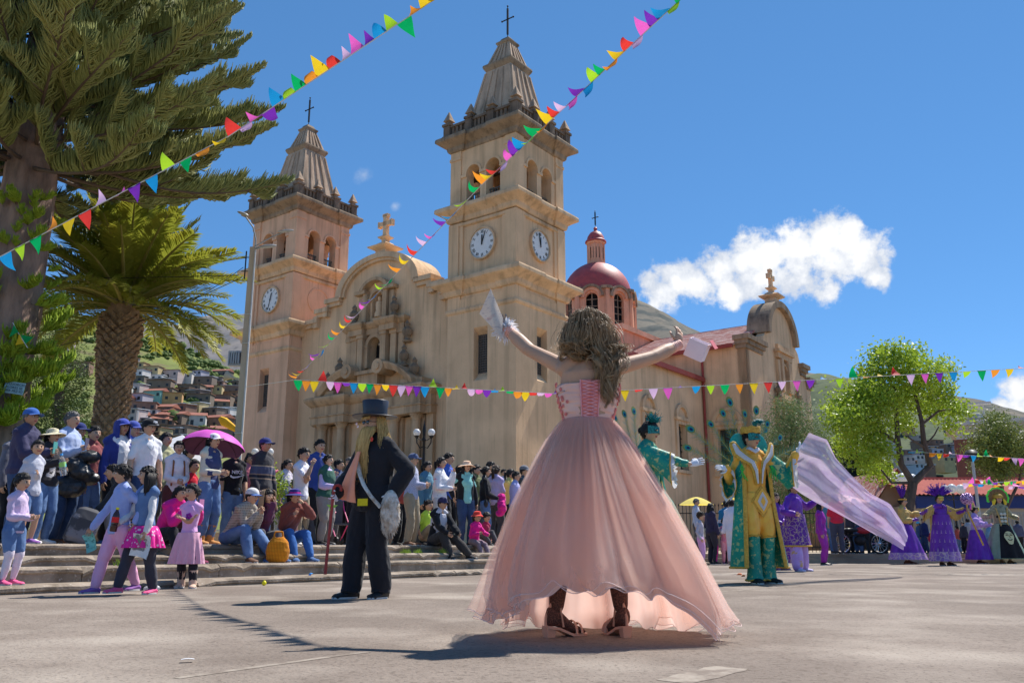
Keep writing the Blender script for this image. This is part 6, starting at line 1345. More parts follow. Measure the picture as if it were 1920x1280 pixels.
# two girls walking along the kerb
def onstreet(px, py_feet, py_top, label, sex='f', face=80, z=0., **k):
  gpt = gp(px, py_feet, z); H = P(px, py_top, gpt.y).z-z; return person(label, gpt, k.pop('H', H), R(face), sex, **k)
ga = onstreet(210, 1114, 872, 'walking girl in pale blue sweater and pink trousers carrying a leaflet', face=-35, kid=True, hk=.152, hair='bangs', skin='tan', top=cloth(C(138, 152, 212)), topk='sweater', bottom=cloth(C(222, 148, 182)), shoes=SH_PUR, feet={1: (.06, .22, .0), -1: (-.05, -.16, 0)}, L=(.20, .05, .70), Rr=(-.26, -.15, .62), head=(-12, 2), twist=-8)
gb_ = onstreet(258, 1114, 876, 'walking girl in denim waistcoat, spotted pink skirt and dark leggings', face=-25, kid=True, hk=.148, hair='long', skin='tan', top=cloth(C(206, 200, 198)), topk='shirt', bottom=cloth(C(52, 50, 58)), shoes=SH_PNK, feet={1: (.09, .1, 0), -1: (-.10, -.17, 0)}, L=(.16, -.12, .60), Rr=(-.12, -.20, .70), head=(-30, 4), skirt=(cloth(C(224, 40, 130), name='spotted_pink', pattern=pat_noise((.75, .6, .68), scale=26, lo=.32, hi=.27, kind='dots')), .17, .16))
vb = MB(); gb_.torso(vb, .019, .12, .93, 1.0); queue(vb, 'denim_waistcoat', DENIM, gb_.root, .011, 3, .004)
M_PAPER = mat('printed_paper', (.66, .65, .62), (.5, .5, .5), scale=14, contrast=(.3, .6), pattern=pat_noise((.12, .12, .13), scale=9, lo=.55, hi=.62, stretch=(1, 1, 1.5), amt=.85)); M_TEAL = mat('teal_print', C(110, 180, 170), C(80, 140, 130), scale=18, pattern=pat_noise((.05, .12, .12), scale=28, lo=.58, hi=.62, amt=.7))
def sheet(name, label, loc, w, h, m, rot, bend=.03, cat='paper'):
  b = MB(); f_ = lambda u, v: ((u-.5)*w, bend*math.sin(u*3.1)+bend*.5*math.sin(v*4), -v*h); b.grid(8, 8, f_); k = len(b.v); b.v += [(x, y+.0015, z) for x, y, z in b.v]; b.f += [tuple(i+k for i in reversed(f)) for f in b.f]; b.m += b.m
  o = b.build(name, m, None, True, 0, loc); o.rotation_euler = rot; return tag(o, label, cat)
sheet('leaflet', 'folded teal and pink leaflet in the hand of the girl in pale blue', ga.world(ga.handpos[-1]+V3(-.02, -.01, .0)), .13, .19, M_TEAL, (R(10), R(-22), R(-20)))
sheet('leaflet', 'large printed white sheet held by the girl in denim waistcoat', gb_.world(gb_.handpos[1]+V3(.0, -.03, .02)), .21, .22, M_PAPER, (R(10), R(12), R(-15)))
bottle('dark cola bottle with red label and yellow cap held by the walking girl', gb_.world(gb_.handpos[-1]+V3(0, -.03, -.06)), (0, R(6), 0), mat('cola', (.03, .008, .005), scale=3, rough=.1, spec=.6), mat('red_label', (.62, .02, .02), scale=8), mat('yellow_cap', (.85, .65, .02), scale=8), 1.05)
# bent figure with rucksack
bn = crowd(238, 900, 1.75, 'person in black and grey jacket crouching with a rucksack behind the walking girls', 'm', -60, H=1.6, skin='tan', hair='short', top=cloth((.02, .02, .022)), topk='coat', bottom=cloth(C(110, 110, 114)), shoes=SH_BLU, pel=(0, .1, .42), feet={1: (.12, -.2, 0), -1: (-.1, -.05, 0)}, lean=38, L=(.16, -.45, .35), Rr=(-.14, -.42, .4))
rk = MB(); rk.rings([[(x*r, y*r*.8, z) for x, y in ((-1,-.8),(-.6,-1),(.6,-1),(1,-.8),(1,.8),(.6,1),(-.6,1),(-1,.8))] for r, z in ((.13, 0), (.17, .05), (.18, .3), (.15, .42), (.08, .47))]); rk.tube([(-.06, .1, .45), (0, .1, .52), (.06, .1, .45)], .012, 6)
o = queue(rk, 'rucksack', mat('grey_rucksack', C(96, 94, 98), C(50, 50, 54), scale=3, contrast=(.45, .5), rough=.7), None, .012, 3, .006); o.location = spot(140, 1.75); o.rotation_euler = (R(-8), R(18), R(30)); tag(o, 'grey and black rucksack slumped on the top step', 'rucksack')
wtn = crowd(318, 828, 2.3, 'young woman in white roll neck sweater with brown bag straps', 'f', 35, hair='pony', skin='tan', top=cloth((.70, .66, .72)), topk='sweater', bottom=cloth(C(78, 44, 44)), shoes=SH_BLK, L='front', Rr='front', head=(-10, 0))
st = MB()
for s in (-1, 1): st.tube([wtn.N+V3(s*.085, -.105, -.42), wtn.N+V3(s*.085, -.135, -.25), wtn.N+V3(s*.075, -.10, -.06), wtn.N+V3(s*.07, .0, .005), wtn.N+V3(s*.08, .1, -.1)], .013, 6, flat=.5)
st.build('bag_strap', mat('brown_strap', C(120, 76, 50), scale=9), wtn.root)
crowd(347, 862, 3.0, 'child in blue and red football shirt behind the cardigan woman', 'f', 70, kid=True, hair='pony', top=cloth(C(54, 96, 206), name='blue_red_shirt', pattern=pat_noise(C(210, 40, 60), scale=2.2, lo=.5, hi=.52)), topk='tee', sleeves=.5, bottom=BLACK, shoes=SH_BLK)
cw = crowd(382, 815, 1.9, 'woman in cream cardigan and white cap under a pink umbrella', 'f', 68, hair='pony', skin='tan', top=cloth(C(52, 58, 92)), topk='tee', bottom=DENIM, shoes=(SH_TAN, 'boot'), hat=('cap', cloth(C(220, 206, 216))), L='belly', Rr='belly', head=(0, 4), fat=1.08)
c = MB(); half(cw, c, .014, .5); cw.arms(c, .012, 1, 1.05); queue(c, 'cardigan', CREAM, cw.root, .012, 3, .006)
ub = cw.world(V3(0, 0, 0))+V3(-.12, .42, 1.70); um_ = thing('umbrella', 'open pink umbrella with dark mauve underside', 'umbrella', ub); um_.rotation_euler = (R(-13), R(4), R(10))
MP1 = mat('pink_canopy', C(226, 90, 190), C(206, 70, 170), scale=3, rough=.6, translucent=.2); MP2 = mat('mauve_lining', C(104, 66, 92), C(90, 56, 80), scale=3)
def canopy(r0, dz, off):
  rg = []
  for j in range(8):
    u = j/7; rr_ = r0*math.sin(u*1.2)/math.sin(1.2); z = -dz*(1-math.cos(u*1.2))/(1-math.cos(1.2))+off
    rg.append([(rr_*(1-.07*u*(.5-.5*math.cos(8*a)))*math.cos(a)+1e-4*math.cos(a), rr_*(1-.07*u*(.5-.5*math.cos(8*a)))*math.sin(a)+1e-4*math.sin(a), z+.02*u*(.5-.5*math.cos(8*a))) for a in [2*math.pi*i/48 for i in range(48)]])
  return rg
b = MB(); b.rings(canopy(.50, .26, .0), caps=False); b.build('canopy', MP1, um_, True, 60)
b = MB(); b.rings(canopy(.495, .26, -.006), caps=False); b.build('lining', MP2, um_, True, 60)
b = MB(); b.tube([(0, 0, .05), (0, 0, -.62)], .006, 6)
b.build('shaft', M_IRON, um_)
for k in range(8):
  b = MB(); a = 2*math.pi*k/8; b.tube([(.48*math.sin(u*.2*1.2)/math.sin(1.2)*math.cos(a), .48*math.sin(u*.2*1.2)/math.sin(1.2)*math.sin(a), -.26*(1-math.cos(u*.2*1.2))/(1-math.cos(1.2))-.012) for u in range(6)], .004, 4); b.build('rib', M_IRON, um_)
nb = crowd(428, 850, 2.7, 'person in black printed T-shirt whose head is under the pink umbrella', 'm', 40, H=1.58, skin='tan', hair='short', top=BLACK, topk='tee', sleeves=.45, bottom=DENIM, shoes=SH_TAN, L='pocket', Rr='hang', fat=1.05)
Mt = Matrix.Translation(nb.N+V3(0, -.135, -.17)) @ Matrix.Rotation(math.pi/2-.1, 4, 'X')
text('NIKE', .085, 'shirt_print', mat('print_white', (.7, .68, .72), scale=9), nb.root, Mt, .003)
sw = MB(); pts = [(-.12, -.06), (-.10, -.085), (-.06, -.10), (.02, -.085), (.14, -.03), (.02, -.06), (-.05, -.07), (-.085, -.065), (-.10, -.045)]; sw.prism([pts], .006, Matrix.Translation(nb.N+V3(0, -.142, -.17)) @ Matrix.Rotation(-.0, 4, 'X')); sw.build('shirt_emblem', MATS['print_white'], nb.root)
crowd(482, 823, 2.0, 'man in navy cap and dark striped sweater standing on the top step', 'm', 60, skin='brown', hair='under', top=stripe('striped_sweater', C(58, 56, 60), [(.30, C(58, 56, 60)), (.44, C(150, 124, 104)), (.47, C(48, 48, 58)), (.54, C(150, 124, 104)), (.57, C(76, 80, 104)), (.74, C(160, 140, 120)), (.77, C(58, 56, 60))], (.72, 1.38)), topk='sweater', bottom=DENIM, shoes=SH_BLK, hat=('cap', NAVY), L='hang', Rr='pocket', head=(10, 3), fat=1.06)
# seated row
def sitter(px, label, sex='m', H=1.6, d=1.42, lean=20, face=56, feet=None, **k):
  s = spot(px, d); s.z = .5; k.setdefault('pel', (0, 0, .11))
  return person(label, s, H, R(face), sex, lean=lean, feet=feet or {1: (.13, -.56, -.25), -1: (-.11, -.52, -.25)}, **k)
mg = sitter(300, 'woman in magenta jacket and black trousers bending forward on the step', 'f', 1.55, lean=30, face=62, hair='pony', top=MAG, topk='jacket', bottom=BLACK, shoes=mat('maroon_shoe', C(110, 40, 66), scale=9), L=(.18, -.50, .42), Rr=(-.05, -.48, .44))
phone(mg, 1, 'pink phone held out by the magenta jacket woman', C(230, 130, 170))
lg = onstreet(346, 1102, 908, 'little girl in pink T-shirt and pleated pink skirt with beige boots', face=8, kid=True, hk=.168, hair='bun', skin='tan', top=cloth(C(218, 150, 202)), topk='tee', sleeves=.4, bottom=cloth(C(36, 34, 38)), shoes=(SH_BEI, 'boot'), L='fold', Rr='fold', head=(-38, 2), feet={1: (.10, -.06, 0), -1: (-.06, .08, 0)}, skirt=(PINKP, .30, .155), chub=1)
pf = MB()
for a in range(5): pf.ell(lg.N+V3(.0+.022*math.cos(a*1.256), -.098, -.125+.022*math.sin(a*1.256)), (.016, .006, .016), 8, 5)
pf.build('shirt_flower', cloth(C(120, 30, 130)), lg.root, True)
bx = MB(); bx.rings([[(x*r, y*r*.6, z) for x, y in [(math.cos(a), math.sin(a)) for a in [2*math.pi*i/16 for i in range(16)]]] for r, z in ((.16, 0), (.21, .05), (.19, .16), (.10, .24))]); o = queue(bx, 'woven_bag', cloth(C(206, 176, 60), name='yellow_mesh', pattern=pat_noise(C(90, 70, 30), scale=34, lo=0, hi=.5, kind='check', amt=.9)), None, .013, 3, .008); o.location = spot(352, .75); tag(o, 'yellow mesh bag lying on the step behind the little pink girl', 'bag')
CHK = cloth(C(150, 138, 124), name='checked_shirt', pattern=pats(pat_noise(C(110, 100, 92), scale=9, lo=.45, hi=.6, kind='wave', axis='Z', amt=.6), pat_noise(C(182, 170, 156), scale=9, lo=.45, hi=.6, kind='wave', axis='X', amt=.5)))
sitter(430, 'seated man in pale cap, checked shirt and jeans rubbing his hands', 'm', 1.66, lean=34, face=66, skin='tan', hair='under', top=CHK, topk='shirt', bottom=DENIM, shoes=SH_BRN, hat=('cap', cloth(C(196, 190, 184)), cloth(C(64, 92, 150))), L=(.04, -.50, .42), Rr=(-.02, -.48, .42), head=(0, -4), feet={1: (.2, -.62, -.25), -1: (-.16, -.5, -.25)})
bw = sitter(484, 'seated woman with brown cloth over her head and maroon sweater', 'f', 1.55, lean=22, face=40, hair='long', skin='tan', top=cloth(C(84, 44, 66)), topk='sweater', bottom=GREYD, shoes=SH_BLU, L=(.04, -.34, .58), Rr=(-.02, -.33, .58), head=(4, -2))
hc_ = MB(); rg = []
for j in range(8):
  z = -.9+1.55*j/7; r = float(np.interp(z, [-.9, -.3, .2, .5, .65], [.72, .62, .60, .46, .1])); rg.append([bw.T((r*math.sin(a), .06-r*1.12*math.cos(a), z)) for a in [.95+(2*math.pi-1.9)*i/14 for i in range(15)]]+[bw.T((r*.86*math.sin(a), .06-r*.95*math.cos(a), z)) for a in [.95+(2*math.pi-1.9)*i/14 for i in range(14, -1, -1)]])
hc_.rings(rg); queue(hc_, 'head_cloth', cloth(C(150, 120, 92)), bw.root, .008, 3, .014, 9)
tb_ = MB(); tb_.rings([[(x*r, y*r*.55, z) for x, y in [(math.cos(a), math.sin(a)) for a in [2*math.pi*i/18 for i in range(18)]]] for r, z in ((.12, 0), (.18, .06), (.20, .2), (.17, .36), (.10, .45))]); tb_.tube([(-.08, 0, .42), (-.06, 0, .55), (.06, 0, .55), (.08, 0, .42)], .02, 7)
ORC = cloth(C(232, 134, 30), name='orange_check', pattern=pats(pat_noise(C(150, 70, 20), scale=13, lo=.7, hi=.85, kind='wave', axis='Z', amt=.7), pat_noise(C(150, 70, 20), scale=13, lo=.7, hi=.85, kind='wave', axis='X', amt=.7)))
o = queue(tb_, 'shopping_bag', ORC, None, .012, 3, .007); o.location = spot(521, .72); o.rotation_euler.z = R(20); o.scale = (.85, .85, .78); tag(o, 'bulging orange checked shopping bag between the seated women', 'bag')
sitter(537, 'seated woman in navy and pink sun hat and brown puffer jacket', 'f', 1.58, lean=16, face=40, hair='pony', skin='tan', top=cloth(C(112, 62, 54)), topk='jacket', bottom=cloth(C(48, 88, 148)), shoes=SH_BLU, L=(.08, -.36, .60), Rr=(-.06, -.25, .42), head=(20, 0), hat=('sunhat', cloth(C(52, 50, 110)), MAG, .26))
sitter(538, 'elderly man in grey blue top sitting behind the sun hat woman', 'm', 1.55, d=2.7, lean=10, hair='short', hairc='grey', top=cloth(C(110, 116, 150)), bottom=GREYD, shoes=SH_BLK, L='knee', Rr='knee', feet={1: (.12, -.5, 0), -1: (-.1, -.5, 0)}, pel=(0, 0, .4))
crowd(557, 840, 2.3, 'boy in white T-shirt with hand to his mouth', 'm', 66, kid=True, hk=.148, hair='short', skin='tan', top=cloth((.68, .66, .74)), topk='tee', sleeves=.36, bottom=KHAKI, shoes=SH_WHT, L='fold', Rr='chin', head=(0, -4))
crowd(588, 825, 3.4, 'smiling man in navy polo standing behind the green waistcoat woman', 'm', 45, skin='tan', hair='short', top=cloth(C(46, 62, 120)), topk='tee', sleeves=.4, bottom=BLACK, shoes=SH_BLK, L='hang', Rr='fold')
gv = crowd(605, 853, 1.55, 'woman in dark green waistcoat over lilac sleeves and grey trousers', 'f', 68, hair='bun', skin='light', top=LILAC, topk='sweater', bottom=cloth(C(120, 112, 106)), shoes=SH_BLK, L='front', Rr='belly', fat=1.15, head=(0, 0))
vb = MB(); gv.torso(vb, .028, -.04, .95, 1.1); queue(vb, 'waistcoat', cloth(C(44, 78, 66)), gv.root, .012, 3, .005)
crowd(652, 858, 2.1, 'person in blue denim jacket and black trousers behind the bearded dancer', 'm', -40, skin='tan', hair='short', hairc='grey', top=cloth(C(58, 98, 148)), topk='jacket', bottom=BLACK, shoes=SH_BLK, L='belly', Rr='belly')
# ---------------------------------------------------------------- right of the bearded man
crowd(768, 852, 2.0, 'man in dark cap, grey blue shirt and khaki trousers beside the lamp post', 'm', 70, skin='tan', hair='under', hairc='grey', top=cloth(C(160, 162, 186), name='fine_check', pattern=pat_noise(C(100, 104, 130), scale=80, lo=.5, hi=.6, amt=.6)), topk='shirt', bottom=KHAKI, shoes=SH_BRN, hat=('cap', cloth(C(66, 76, 104))), L='belly', Rr='fold')
crowd(822, 858, 2.3, 'young woman with high ponytail in white and pink tracksuit jacket', 'f', 78, hair='pony', skin='tan', top=cloth((.66, .64, .68), name='white_pink_jacket', pattern=pat_noise(C(210, 50, 110), scale=2.6, lo=.56, hi=.58, stretch=(.2, .2, 2), amt=.9)), topk='jacket', bottom=LTGREY, shoes=SH_WHT, L='chin', Rr='belly', head=(-6, 6))
crowd(836, 850, 3.2, 'man in blue T-shirt standing behind the ponytail woman', 'm', 70, hair='short', skin='tan', top=cloth(C(54, 84, 168)), topk='tee', sleeves=.4, bottom=BLACK, shoes=SH_BLK)
crowd(858, 872, 3.6, 'dark haired person in black half hidden between two women', 'f', 100, hair='pony', top=BLACK, topk='jacket', bottom=BLACK, shoes=SH_BLK)
sh_ = crowd(872, 866, 2.3, 'woman in peach straw hat, black cardigan and teal top with jeans', 'f', 30, hair='long', skin='tan', top=cloth(C(120, 186, 176)), topk='tee', sleeves=.3, bottom=DENIMD, shoes=SH_BLK, hat=('sunhat', cloth(C(236, 176, 140)), cloth(C(196, 190, 170)), .42), L='hang', Rr='hip', head=(0, 0))
c = MB(); half(sh_, c, .014, .55); sh_.arms(c, .012, 1, 1.05); queue(c, 'cardigan', BLACK, sh_.root, .012, 3, .006)
bs = crowd(908, 875, 2.3, 'woman in black sweater and jeans carrying a magenta cloth', 'f', 95, hair='bun', skin='tan', top=BLACK, topk='sweater', bottom=DENIM, shoes=SH_BLK, L='front', Rr='front')
b = MB()
for i in range(6): b.ell((random.uniform(-.05, .05), random.uniform(-.06, .06), -.07*i), (.10, .12, .08), 10, 6)
o = queue(b, 'folded_cloth', MAG, None, .013, 3, .02, 14); o.location = bs.world(bs.handpos[-1]+V3(0, -.05, .05)); tag(o, 'magenta cloth hanging from the arm of the woman in black', 'cloth')
b = MB(); b.ell((0, 0, 0), (.12, .05, .10), 14, 8); b.tube([(-.1, 0, .05), (-.05, .03, .4), (.08, .0, .65)], .008, 5); o = b.build('handbag', mat('black_leather', (.02, .02, .022), scale=20, rough=.4), bs.root, True, 0); o.location = bs.pc+V3(-.17, -.02, .0)
crowd(928, 873, 2.9, 'woman with long brown ponytail in lilac T-shirt seen from behind', 'f', 150, hair='pony', hairc='brown', skin='tan', top=LILAC, topk='tee', sleeves=.4, bottom=GREYD, shoes=SH_BLK)
crowd(917, 866, 4.0, 'man with black hair far behind the woman in black sweater', 'm', 60, hair='short', top=GREYD, bottom=BLACK, shoes=SH_BLK)
crowd(943, 868, 3.8, 'toddler in patterned top held up above the crowd', 'm', 40, H=.9, z=1.55, kid=True, hk=.2, hair='short', top=cloth(C(150, 160, 196), name='toddler_print', pattern=pat_noise((.7, .7, .7), scale=14, lo=.5, hi=.56)), bottom=DENIM, shoes=SH_WHT, L='front', Rr='front')
crowd(941, 872, 4.1, 'man carrying the toddler behind the ponytail woman', 'm', 60, hair='short', top=cloth(C(60, 60, 70)), topk='jacket', bottom=BLACK, shoes=SH_BLK, H=1.62, L=(.12, -.25, 1.1), Rr=(-.08, -.25, 1.1))
crowd(966, 884, 2.4, 'man in lilac blue shirt and jeans with folded arms by the skirt', 'm', 75, hair='short', skin='tan', top=cloth(C(150, 150, 204)), topk='shirt', bottom=DENIM, shoes=SH_BLK, L='fold', Rr='fold', fat=1.1)
crowd(981, 874, 3.4, 'man in grey cap and dark green shirt behind the lilac shirt man', 'm', 75, hair='under', top=cloth(C(56, 62, 66)), topk='shirt', bottom=BLACK, shoes=SH_BLK, hat=('cap', cloth(C(104, 104, 108))))
smn = sitter(818, 'seated smiling man in navy cap and open black jacket', 'm', 1.66, lean=14, face=42, skin='tan', hair='under', top=LTGREY, topk='tee', sleeves=.4, bottom=cloth(C(54, 50, 48)), shoes=SH_BLK, hat=('cap', cloth(C(48, 44, 72))), L='knee', Rr='knee', head=(10, -4), feet={1: (.3, -.62, -.25), -1: (-.1, -.55, -.25)}, fat=1.08)
c = MB(); half(smn, c, .02, .5); smn.arms(c, .017, 1, 1.05); queue(c, 'jacket', BLACK, smn.root, .012, 3, .008)
sitter(796, 'boy in lime green shirt sitting behind the black jacket man', 'm', 1.35, d=2.0, lean=6, kid=True, hk=.155, hair='short', top=cloth(C(160, 200, 60)), topk='tee', sleeves=.5, bottom=KHAKI, shoes=SH_BLK, feet={1: (.1, -.3, 0), -1: (-.1, -.3, 0)}, pel=(0, 0, .18))
sitter(889, 'small child in red hat and magenta jacket sitting on the step', 'f', 1.12, lean=10, face=40, kid=True, hk=.175, hair='pony', top=MAG, topk='jacket', bottom=cloth(C(116, 100, 108)), shoes=mat('rose_shoe', C(190, 90, 110), scale=9), hat=('sunhat', cloth(C(226, 60, 50)), None, .2), feet={1: (.1, -.36, -.25), -1: (-.06, -.34, -.25)}, L='knee', Rr='front', pel=(0, 0, .09))
sitter(907, 'dark haired child in maroon sitting next to the red hatted child', 'f', 1.15, d=1.75, lean=10, face=40, kid=True, hk=.175, hair='bangs', top=cloth(C(160, 40, 70)), bottom=GREYD, shoes=SH_BLK, feet={1: (.1, -.3, -.0), -1: (-.06, -.28, -.0)}, pel=(0, 0, .1))
# push chair behind the green waistcoat woman
pc_ = thing('pushchair', 'folding pushchair with pink frame beside the green waistcoat woman', 'pushchair', spot(632, 1.9), R(40)); M_PF = mat('pink_frame', C(214, 60, 110), scale=9, rough=.4)
b = MB()
for s in (-.17, .17): b.tube([(s, .25, .95), (s, .12, .6), (s, -.28, .07)], .012, 6); b.tube([(s, -.2, .55), (s, .2, .08)], .012, 6)
b.tube([(-.17, .25, .95), (.17, .25, .95)], .014, 6); b.build('frame', M_PF, pc_)
b = MB(); b.box((0, .0, .35), (.32, .3, .03)); b.box((0, .16, .55), (.32, .03, .42)); b.build('seat', GREYD, pc_)
for x in (-.18, .18):
  for y in (-.28, .2): b = MB(); b.rings([[(x+w, y+r*math.cos(a), .075+r*math.sin(a)) for a in [2*math.pi*i/14 for i in range(14)]] for w, r in ((-.015, .06), (-.012, .072), (.012, .072), (.015, .06))]); b.build('wheel', SH_BLK, pc_)
# ---------------------------------------------------------------- people across the street, right
def far(px, pyf, pyt, label, sex='f', face=-60, z=.28, Y=None, **k):
  if Y is None: gpt = gp(px, pyf, z)
  else: gpt = P(px, pyf, Y); gpt.z = z
  H = P(px, pyt, gpt.y).z-z; k.setdefault('vox', .02); return person(label, gpt, k.pop('H', H), R(face), sex, **k)
far(1309, 1040, 935, 'grey haired man in pale shirt in front of the yellow parasol', 'm', 60, Y=27.6, hair='short', hairc='grey', top=LTGREY, bottom=GREYD, shoes=SH_BLK)
far(1316, 1060, 959, 'child in grey and pink top partly behind the pink skirt', 'f', 70, z=0, Y=24, kid=True, hair='bangs', hairc='brown', top=cloth(C(170, 160, 170)), bottom=PINKT, shoes=SH_WHT)
bt = far(1336, 1048, 944, 'woman in black tracksuit with magenta side stripes seen from behind', 'f', 120, z=.0, Y=25.5, hair='long', top=cloth(C(44, 40, 60)), topk='jacket', bottom=cloth(C(44, 42, 50)), shoes=SH_BLK)
b = MB()
for s in (-1, 1): a_, k_, n_ = bt.leg[s]; b.tube([a_+V3(s*.085, 0, 0), k_+V3(s*.068, 0, 0), n_+V3(s*.055, 0, 0)], .018, 6); 
b.tube([bt.sh[1]+V3(.05, 0, .02), bt.arm[1][1]+V3(.045, 0, 0), bt.arm[1][2]+V3(.035, 0, 0)], .018, 6); b.build('side_stripe', MAG, bt.root)
b = MB(); b.rings([[(x*r, y*r*.5, z) for x, y in [(math.cos(a), math.sin(a)) for a in [2*math.pi*i/12 for i in range(12)]]] for r, z in ((.12, 0), (.15, .1), (.12, .24))]); o = b.build('handbag', CREAM, None, True, 40, bt.world(V3(.2, .05, .78))); tag(o, 'cream handbag hanging by the striped tracksuit woman', 'handbag')
pg = far(1362, 1057, 971, 'little girl in pink tracksuit facing the camera across the street', 'f', 5, z=0, kid=True, hk=.17, hair='bangs', top=cloth((.62, .55, .62), name='white_pink_top', pattern=pat_noise(C(220, 130, 150), scale=3, lo=.46, hi=.5)), topk='jacket', bottom=cloth(C(206, 124, 136)), shoes=mat('mauve_shoe', C(110, 80, 100), scale=9), L='hang', Rr='chin')
far(1367, 1046, 938, 'man in blue and white striped sweater behind the pink tracksuit girl', 'm', 150, z=.0, Y=26, hair='short', top=stripe('blue_hoops', C(60, 130, 170), [(.25, (.7, .7, .72)), (.45, C(40, 110, 150)), (.62, (.7, .7, .72)), (.75, C(40, 120, 160))], (.75, 1.45)), topk='sweater', bottom=BLACK, shoes=SH_BLK)
far(1378, 1056, 936, 'man in white shirt and khaki boots beside the green robed dancer', 'm', 160, z=0, Y=24.5, hair='short', top=cloth((.62, .60, .70)), topk='shirt', bottom=cloth((.6, .58, .6)), shoes=(KHAKI, 'boot'))
rv = far(1574, 1037, 925, 'woman in red padded waistcoat and dark jeans seen from behind', 'f', 175, Y=26.8, z=.28, hair='long', top=cloth(C(206, 40, 60)), topk='jacket', sleeves=.5, bottom=cloth(C(60, 62, 76)), shoes=SH_BLK)
rl = [(1555, 930, 'f', C(70, 130, 150), DENIM, 'person in teal jacket left of the red waistcoat woman'), (1596, 940, 'm', C(60, 60, 66), BLACK, 'man in charcoal jacket beside the motorbike'), (1612, 935, 'f', C(176, 168, 160), DENIM, 'woman in grey top and light jeans behind the cape'), (1624, 944, 'm', C(80, 60, 50), GREYD, 'man in brown jacket behind the lilac cape'), (1645, 938, 'f', C(70, 50, 110), DENIMD, 'woman in violet top and blue trousers behind the cape'), (1658, 942, 'm', C(150, 40, 40), BLACK, 'man in dark red jacket behind the cape tip'), (1668, 940, 'm', C(46, 60, 110), DENIMD, 'man in blue jacket beside the cape tip'), (1738, 972, 'm', C(40, 46, 84), DENIMD, 'man in navy jacket leaning between the purple dancers'), (1728, 978, 'f', C(70, 90, 120), DENIM, 'woman in turquoise cap between the purple dancers'), (1757, 974, 'f', C(200, 200, 205), DENIM, 'woman in white jacket right of the navy jacket man'), (1752, 990, 'f', C(190, 40, 60), DENIM, 'child in red top crouching before the white jacket woman'), (1812, 978, 'm', C(50, 50, 58), BLACK, 'man in black jacket right of the tall purple dancer'), (1822, 972, 'm', C(150, 150, 156), GREYD, 'man in grey shirt right of the tall purple dancer'), (1690, 975, 'm', C(90, 90, 96), BLACK, 'man in grey jacket behind the first purple dancer'), (1800, 985, 'f', C(180, 80, 70), DENIM, 'woman in coral top behind the purple staff'), (1915, 975, 'm', C(70, 70, 90), BLACK, 'man in slate jacket at the right edge'), (1860, 980, 'f', C(90, 130, 170), DENIM, 'woman in pale blue jacket behind the black gowned dancer')]
for i, (px, py, sx, c_, bo, lab) in enumerate(rl):
  far(px, 1037, py, lab, sx, random.choice([-70, 160, 200, -30]), Y=27.6+.25*(i % 5), hair='short' if sx == 'm' else 'pony', top=cloth(c_), topk='jacket', bottom=bo, shoes=SH_BLK, hat=('cap', cloth(C(70, 180, 210))) if 'turquoise' in lab else None, hk=.16, kid='child' in lab)
for i, (px, py, lab) in enumerate(((1396, 942, 'man in dark cap behind the green robed dancer'), (1452, 950, 'woman in grey behind the gold costume'), (1250, 945, 'man hidden beside the pink skirt'))):
  far(px, 1040, py, lab, 'm', 160, Y=28.5, hair='short', top=GREYD, bottom=BLACK, shoes=SH_BLK)
# yellow parasol, orange flag shape, tents
def parasol(label, loc, r, h, c_, c2):
  t = thing('parasol', label, 'parasol', loc); b = MB(); rg = []
  for j in range(6): u = j/5; rg.append([(r*u*(1-.06*(.5-.5*math.cos(8*a))*u)*math.cos(a)+.001*math.cos(a), r*u*(1-.06*(.5-.5*math.cos(8*a))*u)*math.sin(a)+.001*math.sin(a), h-.45*r*u**1.6) for a in [2*math.pi*i/32 for i in range(32)]])
  b.rings(rg, caps=False); b.build('canopy', mat('parasol_'+label[:5], c_, c2, scale=1.2, translucent=.4), t, True, 60); b = MB(); b.tube([(0, 0, 0), (0, 0, h)], .02, 6); b.build('pole', M_PIPE, t)
b = P(1310, 1030, 31); b.z = .28; parasol('yellow parasol behind the grey haired man near the church fence', b, .62, P(1310, 931, 31).z-.28, (.80, .62, .16), (.75, .5, .05))
b = P(1384, 1030, 31); b.z = .28; parasol('second yellow parasol tucked behind the green robe', b, .5, P(1384, 932, 31).z-.28, (.80, .5, .08), (.75, .5, .05))
TV = [P(412, 783, 24), P(420, 790, 24), P(444, 806, 24), P(440, 800, 24.8), P(418, 782, 24.8)]
t = thing('tilted_parasol', 'closed orange parasol slanting beside the lamp post', 'parasol', TV[0]); b = MB(); b.tube([Vector((0, 0, 0)), TV[1]-TV[0], TV[2]-TV[0]], [.06, .13, .07], 8, flat=.7); b.build('canopy', mat('orange_fabric', (.85, .36, .02), scale=6, bump=.01), t, True); b = MB(); b.tube([TV[2]-TV[0], TV[2]-TV[0]+V3(.25, 0, -1.6)], .02, 6); b.build('pole', M_PIPE, t)
M_TENT = mat('tent_cloth', (.66, .68, .74), (.56, .58, .64), scale=1.2, translucent=.3)
